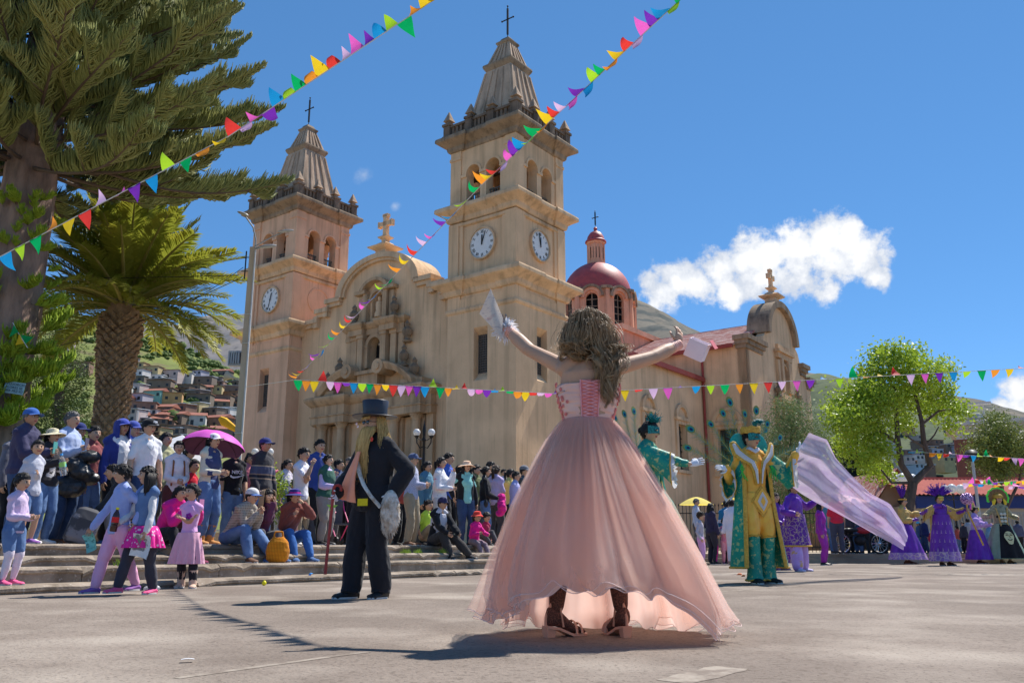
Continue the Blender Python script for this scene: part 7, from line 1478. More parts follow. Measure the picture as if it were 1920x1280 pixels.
for px0, px1, py0, py1, Y, lab in ((292, 372, 815, 842, 28, 'pale blue white market tent roof behind the spectators'), (284, 350, 838, 858, 26, 'second lower white tent roof left of the umbrella')):
  c0 = P((px0+px1)/2, py1, Y); w = (px1-px0)/1646*Y/2; hh = P(px0, py0, Y).z-c0.z; t = thing('market_tent', lab, 'tent', (c0.x, c0.y, .5)); z0 = c0.z-.5
  b = MB(); A = [(-w, -w, z0), (w, -w, z0), (w, w, z0), (-w, w, z0), (w*.2, 0, z0+hh)]; b.add(A+[(-w, -w, z0-.35), (w, -w, z0-.35), (w, w, z0-.35), (-w, w, z0-.35)], [(0, 1, 4), (1, 2, 4), (2, 3, 4), (3, 0, 4), (0, 5, 6, 1), (1, 6, 7, 2), (2, 7, 8, 3), (3, 8, 5, 0)]); b.build('canopy', M_TENT, t)
  for x in (-w, w):
    for y in (-w, w): b = MB(); b.tube([(x*.98, y*.98, 0), (x*.98, y*.98, z0)], .025, 6); b.build('pole', M_PIPE, t)
# iron fence before the church side
ff = thing('church_fence', 'black wrought iron fence along the church side wall', 'fence', P(1345, 1030, 36)*Vector((1, 1, 0)) if False else (P(1345, 1030, 36).x, 36, .28))
b = MB(); b.b2(-3, 6, -.015, .015, .2, .24); b.b2(-3, 6, -.015, .015, 1.55, 1.59); b.build('rail', M_IRON, ff); b = MB(); b.tube([(0, 0, 0), (0, 0, 1.85)], .014, 5); b.lathe([(.001, 1.98), (.03, 1.9), (.012, 1.84)], n=6); b0 = b.build('bar', M_IRON, ff); b0.location.x = -3
for i in range(1, 60): o = b0.copy(); COL.objects.link(o); o.location.x = -3+.15*i
# motorbike behind the crowd
mbk = thing('motorbike', 'parked motorbike with spoked silver wheel among the far spectators', 'motorbike', (P(1615, 1037, 27.3).x, 27.3, .28), R(8))
for x in (-.62, .62):
  b = MB(); b.rings([[(x+r*math.cos(a), w, .31+r*math.sin(a)) for a in [2*math.pi*i/28 for i in range(28)]] for w, r in ((-.045, .27), (-.05, .30), (0, .32), (.05, .30), (.045, .27), (-.045, .27))], caps=False); wh = b.build('wheel', SH_BLK, mbk, True)
  b = MB()
  for i in range(14): a = 2*math.pi*i/14; b.tube([(x, 0, .31), (x+.27*math.cos(a), 0, .31+.27*math.sin(a))], .008, 4)
  b.ell((x, 0, .31), (.06, .06, .06), 8, 6); b.rings([[(x+r*math.cos(a), w, .31+r*math.sin(a)) for a in [2*math.pi*i/28 for i in range(28)]] for w, r in ((-.03, .26), (.03, .26), (.03, .275), (-.03, .275), (-.03, .26))], caps=False); b.build('rim', mat('chrome', (.7, .7, .7), scale=9, metal=.9, rough=.25), wh)
b = MB(); b.tube([(-.62, .06, .31), (-.3, .06, .55), (.25, .06, .6), (.45, .06, .85)], .03, 6); b.tube([(.62, .07, .31), (.42, .07, .95)], .025, 6); b.tube([(.42, -.3, .98), (.42, .3, .98)], .015, 6); b.ell((.0, 0, .4), (.2, .13, .16), 12, 8); b.build('frame', M_IRON, mbk, True)
b = MB(); b.ell((.15, 0, .72), (.26, .13, .12), 14, 8); b.build('fuel_tank', mat('tank_paint', (.3, .02, .03), scale=4, rough=.25), mbk, True); b = MB(); b.ell((-.32, 0, .72), (.32, .13, .07), 14, 8); b.build('saddle', SH_BLK, mbk, True)
# litter
b = MB(); b.ell((0, 0, .028), (.028, .028, .03), 14, 10); b.lathe([(.01, .055), (.012, .065)], n=8); o = b.build('toy_ball', mat('yellow_plastic', (.85, .70, .01), scale=6, rough=.35), None, True, 0, gp(495, 1097)); tag(o, 'small bright yellow ball lying at the foot of the kerb', 'ball')
o = queue((lambda m: (m.ell((0, 0, .03), (.08, .05, .03), 10, 6), m.ell((.05, .02, .03), (.05, .04, .03), 10, 6), m)[2])(MB()), 'crumpled_bottle', mat('clear_film', (.75, .76, .8), scale=8, rough=.2, trans=.5), None, .008, 2, .01, 25); o.location = gp(282, 1108); tag(o, 'crumpled clear plastic bottle by the sandals of the walking girl', 'litter')
sheet('paper_scrap', 'tiny scrap of white paper on the road surface', gp(352, 1236, .012), .05, .03, WHITE, (R(86), 0, R(20)), .003, 'litter')
q = random.Random(2)
for px, py, c_ in ((1386, 1076, (.8, .15, .05)), (1394, 1079, (.75, .35, .2)), (585, 1076, (.05, .25, .7)), (640, 1113, (.2, .2, .2))):
  sheet('paper_scrap', {1386: 'crushed red orange flower scrap left of the green robe', 1394: 'second orange petal scrap by the green robe hem', 585: 'bit of blue wrapper on the kerb', 640: 'dark twig scrap on the road'}[px], gp(px, py, .012 if px != 585 else .1), .09, .05, mat('scrap_%d' % px, c_, scale=9), (R(60), q.uniform(-.3, .3), q.uniform(0, 3)), .02, 'litter')
M_WEED = mat('weed_leaves', (.16, .26, .03), scale=8, translucent=.3)
for px, d, lab in ((232, .5, 'small green weed sprouting at the foot of the riser'), (760, .92, 'tuft of weed on the step right of the bearded dancer'), (785, .92, 'second weed tuft further right on the step'), (830, .92, 'third small weed tuft by the seated man')):
  t = MB(); s = spot(px, d)
  for i in range(40):
    a = q.uniform(0, 6.28); l_ = q.uniform(.04, .10); x, y = q.gauss(0, .04), q.gauss(0, .015); t.add([(x-.006, y, 0), (x+.006, y, 0), (x+l_*.5*math.cos(a), y+l_*.4*math.sin(a), l_)], [(0, 1, 2)])
  tag(t.build('weed', M_WEED, None, False, 35, s), lab, 'weed')

for px, py, d, sx, f_, tc_, lab in ((150, 800, 3.6, 'm', 70, C(120, 60, 60), 'man in dark red jacket behind the grey haired man'), (290, 812, 3.3, 'f', 60, C(150, 150, 110), 'woman in olive jacket behind the white T-shirt man'), (338, 838, 3.8, 'f', 80, C(70, 100, 90), 'woman in bottle green top behind the roll neck woman'), (455, 850, 3.4, 'f', 60, C(170, 90, 100), 'woman in rose jacket behind the striped sweater man'), (528, 862, 3.0, 'f', 70, C(190, 180, 190), 'woman in pale top behind the rose bush'), (626, 862, 3.2, 'm', 70, C(60, 70, 100), 'man in slate blue jacket behind the pushchair'), (745, 868, 2.8, 'm', 70, C(150, 60, 50), 'man in brick red shirt just right of the bearded man'), (796, 866, 3.2, 'f', 60, C(70, 110, 130), 'woman in petrol blue top behind the lamp post'), (890, 872, 3.0, 'm', 60, C(90, 96, 60), 'man in khaki jacket behind the peach hat woman'), (955, 880, 3.0, 'f', 70, C(200, 170, 90), 'woman in mustard top behind the lilac shirt man'), (4, 800, 2.9, 'm', 80, C(90, 90, 100), 'man in grey jacket cut off by the left edge')):
  crowd(px, py, d, lab, sx, f_, hair='short' if sx == 'm' else 'pony', skin=('tan', 'brown')[px % 2], top=cloth(tc_), topk='jacket' if px % 3 else 'tee', sleeves=1 if px % 3 else .4, bottom=(DENIM, BLACK, GREYD)[px % 3], shoes=SH_BLK, L='belly', Rr='fold' if px % 2 else 'hang', head=(-15+px % 30, 0))
# ================================================================== THE DANCER IN THE PINK GOWN
def locv(root_loc, rz, w):
  return Matrix.Rotation(-rz, 3, 'Z') @ (Vector(w)-Vector(root_loc))
def cloth2(key, c, a=.4, tl=.5, rough=.7, sc=6, c2=None, **k): return mat(key, c, c2 or tuple(x*.9 for x in c), scale=sc, rough=rough, alpha=a, translucent=tl, sheen=.3, spec=.2, **k)
DL = Vector((.42, 4.72, .075)); DRZ = math.pi
Lw = locv(DL, DRZ, P(944, 612, 5.05)); Rw = locv(DL, DRZ, P(1272, 646, 5.0))
SAT = mat('pink_satin', C(236, 172, 150), C(224, 150, 130), scale=5, rough=.38, spec=.4, sheen=.3, bump=.004, bscale=22, stretch=(1, 1, 3))
CORAL = mat('coral_lace', C(232, 128, 116), C(206, 96, 92), scale=40, rough=.7, bump=.004, bscale=120)
dn = person('dancer seen from behind in strapless pink tulle ball gown with arms spread', DL, 1.67, DRZ, 'f', skin='tan', hair=None, top=None, bottom=None, shoes=None,
  L=tuple(Lw), Rr=tuple(Rw), pole={1: V3(.1, .1, -1), -1: V3(-.8, .9, -.9)}, feet={1: (.185, .02, .0), -1: (-.155, .0, .0)}, vox=.008, curl={1: .35, -1: .55}, head=(0, -2),
  hand_dir={1: V3(.35, -.35, .86), -1: V3(-.25, -.2, .95)}, palmn={1: V3(.1, -.95, .2), -1: V3(.6, -.6, -.2)}, side=-1.5, fat=1.17)
bm = MB(); rg = []
def bod(f, off):
  prof = [(-.16, .062, .052), (-.06, .094, .066), (.08, .092, .067), (.33, .070, .060), (.58, .092, .066), (.8, .100, .065), (.92, .088, .055)]
  rx = np.interp(f, [q_[0] for q_ in prof], [q_[1] for q_ in prof])*1.67*.9*1.17+off; ry = np.interp(f, [q_[0] for q_ in prof], [q_[2] for q_ in prof])*1.67*.95*1.08+off
  return dn.pc.lerp(dn.N, f), float(rx), float(ry)
NB = 72
for i in range(26):
  f = .30+.45*i/25; c, rx, ry = bod(f, .008); tier = .0022*math.sin(i*1.9)
  rg.append([(c.x+(rx+tier+.0015*math.sin(9*a+i*.8))*math.cos(a), c.y+(ry+tier+.0015*math.sin(9*a+i*.8))*math.sin(a)-.012, c.z+.006*math.sin(4*a+i)-(.018*(math.cos(a)**2) if i > 20 else 0)) for a in [2*math.pi*k/NB for k in range(NB)]])
for s_ in (1,): rg.append([(x*.97, y*.97+.002, z-.004) for x, y, z in rg[-1]])
bm.rings(rg, caps=False); bm.build('bodice', SAT, dn.root, True, None)
# laced panel down the middle of the back
def back(u, f, o):
  c, rx, ry = bod(f, .011+o); a = math.pi/2-u/ry; return V3(c.x+rx*math.cos(a), c.y+ry*math.sin(a)-.012, c.z)
lp_ = MB(); rows = 22
lp_.rings([[back(-.036+.072*j/6, .29+.47*i/rows, .002) for j in range(7)]+[back(.036-.072*j/6, .29+.47*i/rows, -.006) for j in range(7)] for i in range(rows+1)])
pn_ = lp_.build('lacing_panel', CORAL, dn.root, True, 40)
lc = MB(); M_LACE = mat('pink_cord', C(236, 150, 150), C(214, 116, 120), scale=30, rough=.4)
for i in range(12):
  f0, f1 = .30+.45*i/12, .30+.45*(i+1)/12
  lc.tube([back(-.03, f0, .006), back(0, (f0+f1)/2, .011), back(.03, f1, .006)], .0035, 5); lc.tube([back(.03, f0, .006), back(0, (f0+f1)/2, .008), back(-.03, f1, .006)], .0035, 5)
for s_ in (-1, 1): lc.tube([back(s_*.037, .29+.47*i/10, .004) for i in range(11)], .004, 5)
lc.build('lace_cord', M_LACE, pn_, True)
ap = MB(); q = random.Random(3)
for i in range(90):                                         # embroidered flowers at both sides of the bodice
  s_ = 1 if i % 2 else -1; f = .30+.45*q.random(); c, rx, ry = bod(f, .012); a = (0 if s_ > 0 else math.pi)+q.gauss(0, .28)
  if abs(math.sin(a)) > .75: continue
  b_ = V3(c.x+rx*math.cos(a), c.y+ry*math.sin(a)-.012, c.z); n_ = V3(math.cos(a), math.sin(a), 0)
  for k in range(5): ang = k*1.256+i; t1 = V3(-n_.y, n_.x, 0)*math.cos(ang)+V3(0, 0, 1)*math.sin(ang); ap.ell(b_+t1*.006, (.0048, .0048, .0048), 6, 4)
ap.build('embroidery', CORAL, dn.root, True)
# skirt: satin lining, underskirt and two sheer tulle layers
SKC = V3(-.085, .02, 0)                                    # hem centre, local (image right is -x)
HEM_A = [-180, -140, -110, -90, -65, -48, -30, -12, 12, 28, 42, 55, 70, 90, 120, 150, 180]
HEM_Z = [.0, .02, .08, .10, .13, .19, .25, .255, .25, .21, .05, .06, .09, .07, .04, .01, .0]
def skirt_pt(u, v, k, off, amp, seed):
  ph = (u-.5)*360; a = R(ph); zt = dn.pc.z+.36*(dn.N-dn.pc).length; hem = float(np.interp(ph, HEM_A, HEM_Z))-.075+off[1]
  hem += .016*math.sin(13*a+seed)+.012*math.sin(29*a+seed*2)+.022*math.sin(6*a+seed*3)*(1-math.cos(a))*.6
  z = zt+(hem-zt)*v; vv = (zt-z)/(zt-.05); r = float(np.interp(vv, [0, .04, .10, .2, .45, .72, .9, 1.05], [.136, .168, .210, .270, .405, .530, .595, .640]))*k+off[0]
  w = v**1.1; r += .035*math.exp(-((ph+14)/30)**2-((v-.8)/.22)**2); fold = amp*w*1.45*(.6*math.sin(15*a+seed+1.6*math.sin(3*a)+1.1*v)+.38*math.sin(27*a+2.1*seed+1.3*math.sin(5*a)-1.5*v)+.95*math.sin(7*a+seed*.4+.9*math.sin(2*a)+.6*v)+.35*math.sin(11*a-2.6*v)) + .012*math.sin(44*a+seed)*min(1, v*8)*(1-v*.6)
  r = r*(1+.02*math.sin(2*a+.5)*v)+fold; sx = math.sin(a); cy = math.cos(a)           # ph 0 looks at the camera (local +y), +90 is image right (local -x)
  c = SKC*min(1, vv)**1.6
  flip = .03*max(0, v-.93)/.07*math.sin(11*a+seed)
  return (c.x-(r+flip)*sx*1.0, c.y+(r+flip)*cy*.88, z)
TUL = cloth2('pink_tulle', C(254, 204, 190), .30, .72, sc=3, c2=C(250, 176, 156), pattern=pat_noise(C(255, 222, 208), scale=4, lo=.5, hi=.7, stretch=(5, 5, .4), amt=.6))
UND = mat('underskirt_satin', C(254, 202, 186), C(250, 190, 174), scale=4, rough=.5, translucent=.68, spec=.3, sheen=.2)
for name, m_, k, off, amp, seed, nu, v0 in (('underskirt', UND, .94, (0, .0), .030, 1.0, 241, 0.), ('tulle_layer', TUL, .985, (0, -.004), .036, 1.5, 301, 0.), ('tulle_layer', TUL, 1.02, (.006, .02), .042, 1.9, 301, 0.)):
  b = MB(); b.grid(nu, 44, lambda u, v: skirt_pt(u, v0+(1-v0)*v, k, off, amp, seed)); o = b.build(name, m_, dn.root, True, None)
  if name != 'lining':
    b = MB(); b.tube([skirt_pt(i/240, 1, k, off, amp, seed) for i in range(241)], .0018, 4, caps=False); b.build('hem_edge', mat('hem_satin', C(244, 196, 186), scale=9, rough=.4), o, True)
# patterned stockings and block heeled sandals
M_STK = mat('lace_stocking', (.055, .028, .022), (.03, .016, .014), scale=12, rough=.8, pattern=pats(pat_noise(C(150, 96, 76), scale=120, lo=.10, hi=.03, stretch=(1, 1, .5), kind='voro', amt=.75), pat_noise((.02, .01, .01), scale=14, lo=.55, hi=.75, stretch=(1.6, 1.6, .2), amt=.7)))
M_SAND = mat('rose_leather', C(206, 146, 118), C(190, 128, 104), scale=14, rough=.4); M_SDK = mat('sandal_inside', C(120, 78, 62), scale=12)
b = MB(); dn.legs(b, .0006, 1.0); queue(b, 'stockings', M_STK, dn.root, .007, 4)
for s_, fd in ((1, V3(-.85, -.52, 0)), (-1, V3(.32, -.95, 0))):
  fd = fd.normalized(); sd_ = V3(-fd.y, fd.x, 0); a = dn.leg[s_][2]; fz = -.075; h0 = V3(a.x, a.y, 0)-fd*.03; b = MB(); rg = []
  for t_, w_, zb, zt_ in ((-.035, .018, .062, .12), (-.02, .03, .055, .15), (.02, .033, .052, .155), (.06, .034, .04, .12), (.11, .041, .018, .075), (.15, .043, .012, .055), (.185, .034, .012, .04), (.205, .015, .013, .028)):
    rg.append([h0+fd*t_+sd_*(w_*math.cos(q_))+V3(0, 0, fz+zb+(zt_-zb)*(.5+.5*math.sin(q_))) for q_ in [2*math.pi*i/12 for i in range(12)]])
  b.rings(rg); b.build('foot', M_STK, dn.root, True, None)
  sh_ = MB(); rg = []
  for t_, w_, zz in ((-.045, .026, .058), (-.02, .034, .056), (.03, .034, .048), (.07, .034, .032), (.11, .043, .014), (.16, .045, .010), (.20, .034, .012), (.218, .012, .014)):
    rg.append([h0+fd*t_+sd_*x+V3(0, 0, fz+z_) for x, z_ in ((-w_, zz), (w_, zz), (w_, zz-.014 if zz-.014 > .001 else .001), (-w_, zz-.014 if zz-.014 > .001 else .001))])
  sh_.rings(rg); sh_.rings([[h0+fd*(-.018+x*k_)+sd_*(y*k_*.9)+V3(0, 0, fz+z_) for x, y in ((-.03, -.03), (.03, -.028), (.03, .028), (-.03, .03))] for z_, k_ in ((.0, .78), (.05, 1.0))])
  for t_, zz, w_ in ((.13, .066, .044), (.165, .052, .042)): sh_.tube([h0+fd*(t_)+sd_*(w_*math.cos(q_))+V3(0, 0, fz+.012+(zz-.0)*math.sin(q_)) for q_ in np.linspace(0, math.pi, 11)], .011, 6, flat=.4)
  sh_.tube([a+V3(.031*math.cos(q_), .031*math.sin(q_), .012+.006*math.sin(q_)) for q_ in np.linspace(0, 2*math.pi, 17)], .007, 6)
  sh_.tube([a-fd*.031+V3(0, 0, .012), h0-fd*.038+V3(0, 0, fz+.10), h0-fd*.04+V3(0, 0, fz+.055)], .008, 6)
  for q_ in (-1, 1): sh_.tube([a+sd_*q_*.03+V3(0, 0, .01), h0+fd*.05+sd_*q_*.034+V3(0, 0, fz+.05)], .006, 5)
  sh_.build('sandal', M_SAND, dn.root, True, 40)
# fingerless gathered gloves, feather wristlet
for s_, f0 in ((1, .42), (-1, .40)):
  e_, w_ = dn.arm[s_][1], dn.arm[s_][2]; b = MB(); pts = []; rr_ = []
  for i in range(34):
    t_ = f0+(1.06-f0)*i/33; pts.append(e_.lerp(w_, t_)); rr_.append(float(np.interp(t_, [.3, .7, 1.06], [.041, .0335, .031]))+.0022*math.sin(i*1.9)+.001*math.sin(i*3.1))
  b.tube(pts, rr_, 18); b.build('gathered_glove', mat('coral_glove', C(240, 158, 138), C(222, 130, 112), scale=20, rough=.55, sheen=.3), dn.root, True, None)
fl = MB(); w_ = dn.arm[1][2]+(dn.arm[1][2]-dn.arm[1][1]).normalized()*.012; q = random.Random(8)
for i in range(230):
  d = Vector((q.gauss(0, 1), q.gauss(0, 1), q.gauss(0, 1))).normalized(); L_ = q.uniform(.035, .085); s2 = d.orthogonal().normalized(); s2 = (Matrix.Rotation(q.uniform(0, 6.3), 3, d) @ s2); b_ = w_+d*.018; m_ = b_+d*L_*.55+s2*.004; t_ = b_+d*L_+V3(0, 0, -.012)+s2*q.gauss(0, .01); wd = s2*q.uniform(.004, .010)
  fl.add([b_-wd*.4, b_+wd*.4, m_+wd, m_-wd, t_], [(0, 1, 2, 3), (3, 2, 4)])
for i in range(14): d = Vector((q.gauss(0, 1), q.gauss(0, 1), q.gauss(0, 1))).normalized(); fl.ell(w_+d*.03, (.012, .012, .012), 6, 5)
fl.build('feather_wristlet', mat('white_feather', (.74, .74, .76), (.6, .6, .64), scale=20, translucent=.35), dn.root)
# long curled hair
HB = mat('ash_blonde_hair', (.34, .215, .105), (.10, .06, .03), scale=3.5, stretch=(12, 12, 1.5), rough=.5, spec=.5, contrast=(.32, .68))
M_HAIR['ash'] = mat('hair_ash', (.16, .105, .06), (.06, .04, .025), scale=26, stretch=(1, 1, .12), rough=.5)
hm = MB(); hair_shell(hm, dn.HM, dn.hs*1.04, 'bun', False, .15, 4); hp = hm.build('hair', M_HAIR['ash'], dn.root, True, None)
hm = MB(); q = random.Random(12); hs = dn.hs; hc0 = dn.hc
for i in range(104):                                        # locks, each of many fine strands
  az_ = q.uniform(-2.6, 2.6); el = math.asin(q.uniform(-.3, .98)); side_ = math.sin(az_)      # az 0 = back (local +y); +side_ = local +x = image left
  d = V3(math.sin(az_)*math.cos(el), math.cos(az_)*math.cos(el), math.sin(el)); root = hc0+V3(d.x*.36*hs, d.y*.43*hs, d.z*.52*hs)
  left = side_ > .25 or (side_ > -.05 and q.random() < .3)
  if left: ze = dn.N.z+q.uniform(-.02, .10); xe = q.uniform(.035, .14); ye = .10+q.uniform(-.03, .05)
  else: t_ = q.random(); ze = dn.N.z+.07-.34*t_**.85; xe = (-.085+q.gauss(0, .055)*(1.25-t_))*(1-.15*t_)-.02; ye = .125+q.uniform(-.02, .035)
  p1 = root+V3(d.x*.035, max(d.y, .1)*.045+.01, .022); p2 = V3(hc0.x+d.x*.118+(xe*.22), hc0.y+max(.06, d.y*.135), hc0.z-.05-.05*q.random()); p3 = V3(hc0.x+(xe*.8+d.x*.045), hc0.y+ye*.97, (hc0.z-.09+ze)/2); p4 = V3(hc0.x+xe, hc0.y+ye, ze)
  cp = [root, p1, p2, p3, p4]; n_ = 30; ph = q.uniform(0, 6.3); tw = q.uniform(1.1, 2.4)*(1 if q.random() < .5 else -1); cr_ = q.uniform(.018, .038); base = []
  for k in range(n_):
    t_ = k/(n_-1)*4; j = min(int(t_), 3); u = t_-j; a_, b_, c_, d_ = cp[max(j-1, 0)], cp[j], cp[j+1], cp[min(j+2, 4)]
    base.append(.5*((2*b_)+(c_-a_)*u+(2*a_-5*b_+4*c_-d_)*u*u+(3*b_-a_-3*c_+d_)*u**3))
  for sgr in range(30):
    ox, oy = q.gauss(0, 1), q.gauss(0, 1); wd = q.uniform(.006, .016); dph = q.gauss(0, .35); r_ = q.uniform(.0008, .0019); cut = n_ if q.random() < .7 else q.randint(20, n_); pts = []
    fly = .85 if q.random() < .96 else 2.2
    for k in range(cut):
      v = k/(n_-1); w2 = max(0, v-.34)/.66; ang = ph+dph+tw*2*math.pi*w2; sp2 = wd*(.5+1.1*math.sin(math.pi*min(v*1.05, 1)))*fly
      pts.append(base[k]+V3(cr_*w2**.6*math.cos(ang)+ox*sp2, cr_*w2**.6*math.sin(ang)*.9+oy*sp2*.8, .5*cr_*w2*math.sin(2*ang)+.003*v*math.sin(14*v+dph*9)))
    m_ = len(pts); hm.tube(pts, [r_*(.6+.5*math.sin(math.pi*min(1, k/(m_-1)*1.1)))*(1 if k < m_-2 else .3) for k in range(m_)], 4, caps=False)
hm.build('curls', HB, hp, True, None)
# held things
pw = dn.world(dn.handpos[1]); A = [P(920, 541, 5.02), P(899, 588, 4.98), P(941, 634, 4.93), P(943, 596, 4.99)]
def quad_sheet(name, label, A, m, bulge, cat):
  b = MB(); c0 = sum(A, Vector())/4; nrm = (A[1]-A[0]).cross(A[3]-A[0]).normalized()
  def f_(u, v):
    p_ = A[0]*(1-u)*(1-v)+A[1]*u*(1-v)+A[2]*u*v+A[3]*(1-u)*v; return p_-c0+nrm*bulge*math.sin(math.pi*u)*math.sin(math.pi*v)
  b.grid(9, 9, f_); k_ = len(b.v); b.v += [tuple(Vector(x)+nrm*.0012) for x in b.v]; b.f += [tuple(i+k_ for i in reversed(f)) for f in b.f]; b.m += b.m
  return tag(b.build(name, m, None, True, None, c0), label, cat)
quad_sheet('flyer', 'cream printed flyer pinched in the raised left hand of the gowned dancer', A, mat('flyer_print', C(236, 212, 190), C(226, 196, 170), scale=6, translucent=.35, pattern=pats(pat_noise(C(140, 120, 140), scale=42, lo=.56, hi=.64, stretch=(1, 1, 2.4), amt=.3), pat_noise(C(200, 130, 110), scale=9, lo=.58, hi=.66, amt=.45))), .012, 'flyer')
bxp = dn.world(dn.handpos[-1])+V3(.065, -.01, -.055); t = thing('gift_box', 'open white cardboard box held by the right hand of the gowned dancer', 'box', bxp); t.rotation_euler = (R(18), R(28), R(-18))
M_CARD = mat('white_card', C(226, 206, 214), C(210, 190, 200), scale=7, rough=.7)
b = MB(); b.box((0, 0, -.055), (.115, .085, .004)); b.box((-.0575, 0, 0), (.003, .085, .11)); b.box((.0575, 0, 0), (.003, .085, .11)); b.box((0, -.0425, 0), (.115, .003, .11)); b.box((0, .0425, 0), (.115, .003, .11)); b.build('tray', M_CARD, t)
b = MB(); b.box((.08, 0, .066), (.06, .085, .003), rot=Matrix.Rotation(R(35), 3, 'Y')); b.build('flap', mat('box_inside', C(190, 90, 96), scale=5), t)
# ================================================================== BEARDED MAN IN THE TOP HAT
HL_ = gp(694, 1121); HRZ = R(-38); HH = P(686, 776, HL_.y).z
BLK = cloth((.014, .014, .017), name='black_wool', bump=.004, bscale=40); M_WG = mat('white_glove', (.72, .71, .76), (.6, .6, .66), scale=14, rough=.8, bump=.002)
cw_ = locv(HL_, HRZ, P(634, 922, HL_.y-.10)); lw_ = locv(HL_, HRZ, P(737, 925, HL_.y-.16))
hmn = person('bearded man in black top hat and black suit leaning on a red cane', HL_, HH, HRZ, 'm', skin='tan', hair=None, top=BLK, topk='coat', bottom=BLK, shoes=SH_BLK, L=tuple(lw_), Rr=tuple(cw_), pole={1: V3(.8, .6, -.2), -1: V3(-.6, .5, -.5)}, glove=M_WG, curl=1.0, head=(-10, 0), fat=1.1, feet={1: (.10, .05, 0), -1: (-.12, -.12, 0)}, vox=.011, botw=2.2, hem=.04)
b = MB()
for s_, tx in ((1, 0), (-1, 0)):
  k_, a_ = hmn.leg[s_][1], hmn.leg[s_][2]; b.tube([k_, k_.lerp(a_, .5), a_+V3(0, -.01, .0), a_+V3(0, -.015, -.035)], [.078, .082, .088, .094], 16)
queue(b, 'trouser_legs', BLK, hmn.root, .011, 2, .007, 12)
M_HATB = mat('top_hat_silk', (.018, .018, .026), (.012, .012, .018), scale=6, rough=.42, spec=.5); T = hmn.T
b = MB(); b.rings([[T((r*math.sin(u), .02-r*1.06*math.cos(u), z+.06*math.cos(2*u)*max(0, r-.5))) for u in [2*math.pi*i/36 for i in range(36)]] for z, r in ((1.02, .05), (1.03, .52), (1.0, .545), (.6, .50), (.36, .50), (.335, .54), (.33, .72), (.35, .92), (.335, .93), (.31, .92), (.30, .72), (.31, .48))]); b.build('top_hat', M_HATB, hmn.root, True, 50)
b = MB(); b.rings([[T((r*math.sin(u), .02-r*1.06*math.cos(u), z)) for u in [2*math.pi*i/30 for i in range(30)]] for z, r in ((.345, .515), (.345, .525), (.45, .525), (.45, .505))]); b.build('hat_band', cloth((.03, .03, .04)), hmn.root, True)
b = MB()
for s_ in (-1, 1): b.ell(T((s_*.15, -.43, .06)), (.115*hmn.hs, .03*hmn.hs, .085*hmn.hs), 14, 8, rot=hmn.HM.to_3x3())
b.tube([T((-.04, -.45, .09)), T((.04, -.45, .09))], .012*hmn.hs, 6); b.tube([T((.26, -.40, .08)), T((.38, .0, .06))], .012*hmn.hs, 6); b.tube([T((-.26, -.40, .08)), T((-.38, .0, .06))], .012*hmn.hs, 6)
b.build('sunglasses', mat('dark_lens', (.01, .01, .012), scale=4, rough=.08, spec=.8), hmn.root, True, None)
BLD = mat('golden_hair', (.58, .36, .12), (.30, .165, .05), scale=3, stretch=(8, 8, .8), rough=.55, contrast=(.3, .7)); b = MB(); q = random.Random(5)
for i in range(560):
  a_ = q.uniform(-2.75, 2.75) if i % 3 else q.uniform(-1.3, 1.3); beard = abs(a_) < 1.3; zr = q.uniform(-.36, -.13) if beard else q.uniform(.05, .34)
  r0 = Vector((.36*math.sin(a_), -.43*math.cos(a_), zr)); L_ = (q.uniform(1.3, 2.45)*(1.0-.25*abs(a_)/1.35)) if beard else q.uniform(.8, 1.35); o_ = q.uniform(.08, .28)
  if beard: p1 = r0+Vector((.10*math.sin(a_), -.16-.06*q.random(), -.03)); p2 = Vector((r0.x*1.15+q.gauss(0, .08), -.60-o_*.3, zr-.5)); p3 = Vector((r0.x*.95+q.gauss(0, .10), -.55-o_*.3+.03*L_, zr-L_))
  else: p1 = r0*1.18; p2 = Vector((r0.x*1.45+.25*math.sin(a_)*o_, r0.y*1.3, zr-.5)); p3 = Vector((r0.x*1.7+.5*math.sin(a_)*o_+q.gauss(0, .06), r0.y*1.35+q.gauss(0, .06), zr-L_))
  wv = q.uniform(.01, .05); ph = q.uniform(0, 6.3); n_ = 12; pts = []
  for k in range(n_):
    t_ = k/(n_-1); c_ = r0*(1-t_)**3+3*p1*(1-t_)**2*t_+3*p2*(1-t_)*t_**2+p3*t_**3; pts.append(T(c_+Vector((wv*math.sin(9*t_+ph), wv*math.cos(7*t_+ph), 0))*t_))
  r_ = q.uniform(.003, .0075); b.tube(pts, [r_*(1-.7*k/(n_-1)) for k in range(n_)], 5, caps=False)
for i in range(60):
  u = q.uniform(-.28, .28); r0 = Vector((u, -.415+.25*u*u, .30)); p2 = r0+Vector((q.gauss(0, .05), -.06, -.12)); b.tube([T(r0), T(r0+Vector((0, -.05, -.03))), T(p2)], [.005, .005, .001], 4)
b.build('beard', BLD, hmn.root, True, None)
b = MB(); Fr = lambda x, y, z: hmn.N+V3(x, y, z)                     # salmon scarf
rg = []
for i in range(9):
  t_ = i/8; w0 = .02+.085*t_; cx_ = -.02-.075*t_; yy = -.20-.06*math.sin(t_*2); zz = -.10-.46*t_
  rg.append([Fr(cx_+x*w0, yy+.018*math.sin(x*4+t_*3)*t_+o_, zz-.02*x*t_) for x in np.linspace(-1, 1, 9) for o_ in (0,)]+[Fr(cx_+x*w0, yy+.018*math.sin(x*4+t_*3)*t_+.012, zz-.02*x*t_) for x in np.linspace(1, -1, 9)])
b.rings(rg); b.build('scarf', mat('salmon_scarf', C(240, 140, 108), C(228, 120, 90), scale=5, rough=.7, bump=.004, sheen=.3), hmn.root, True, 60)
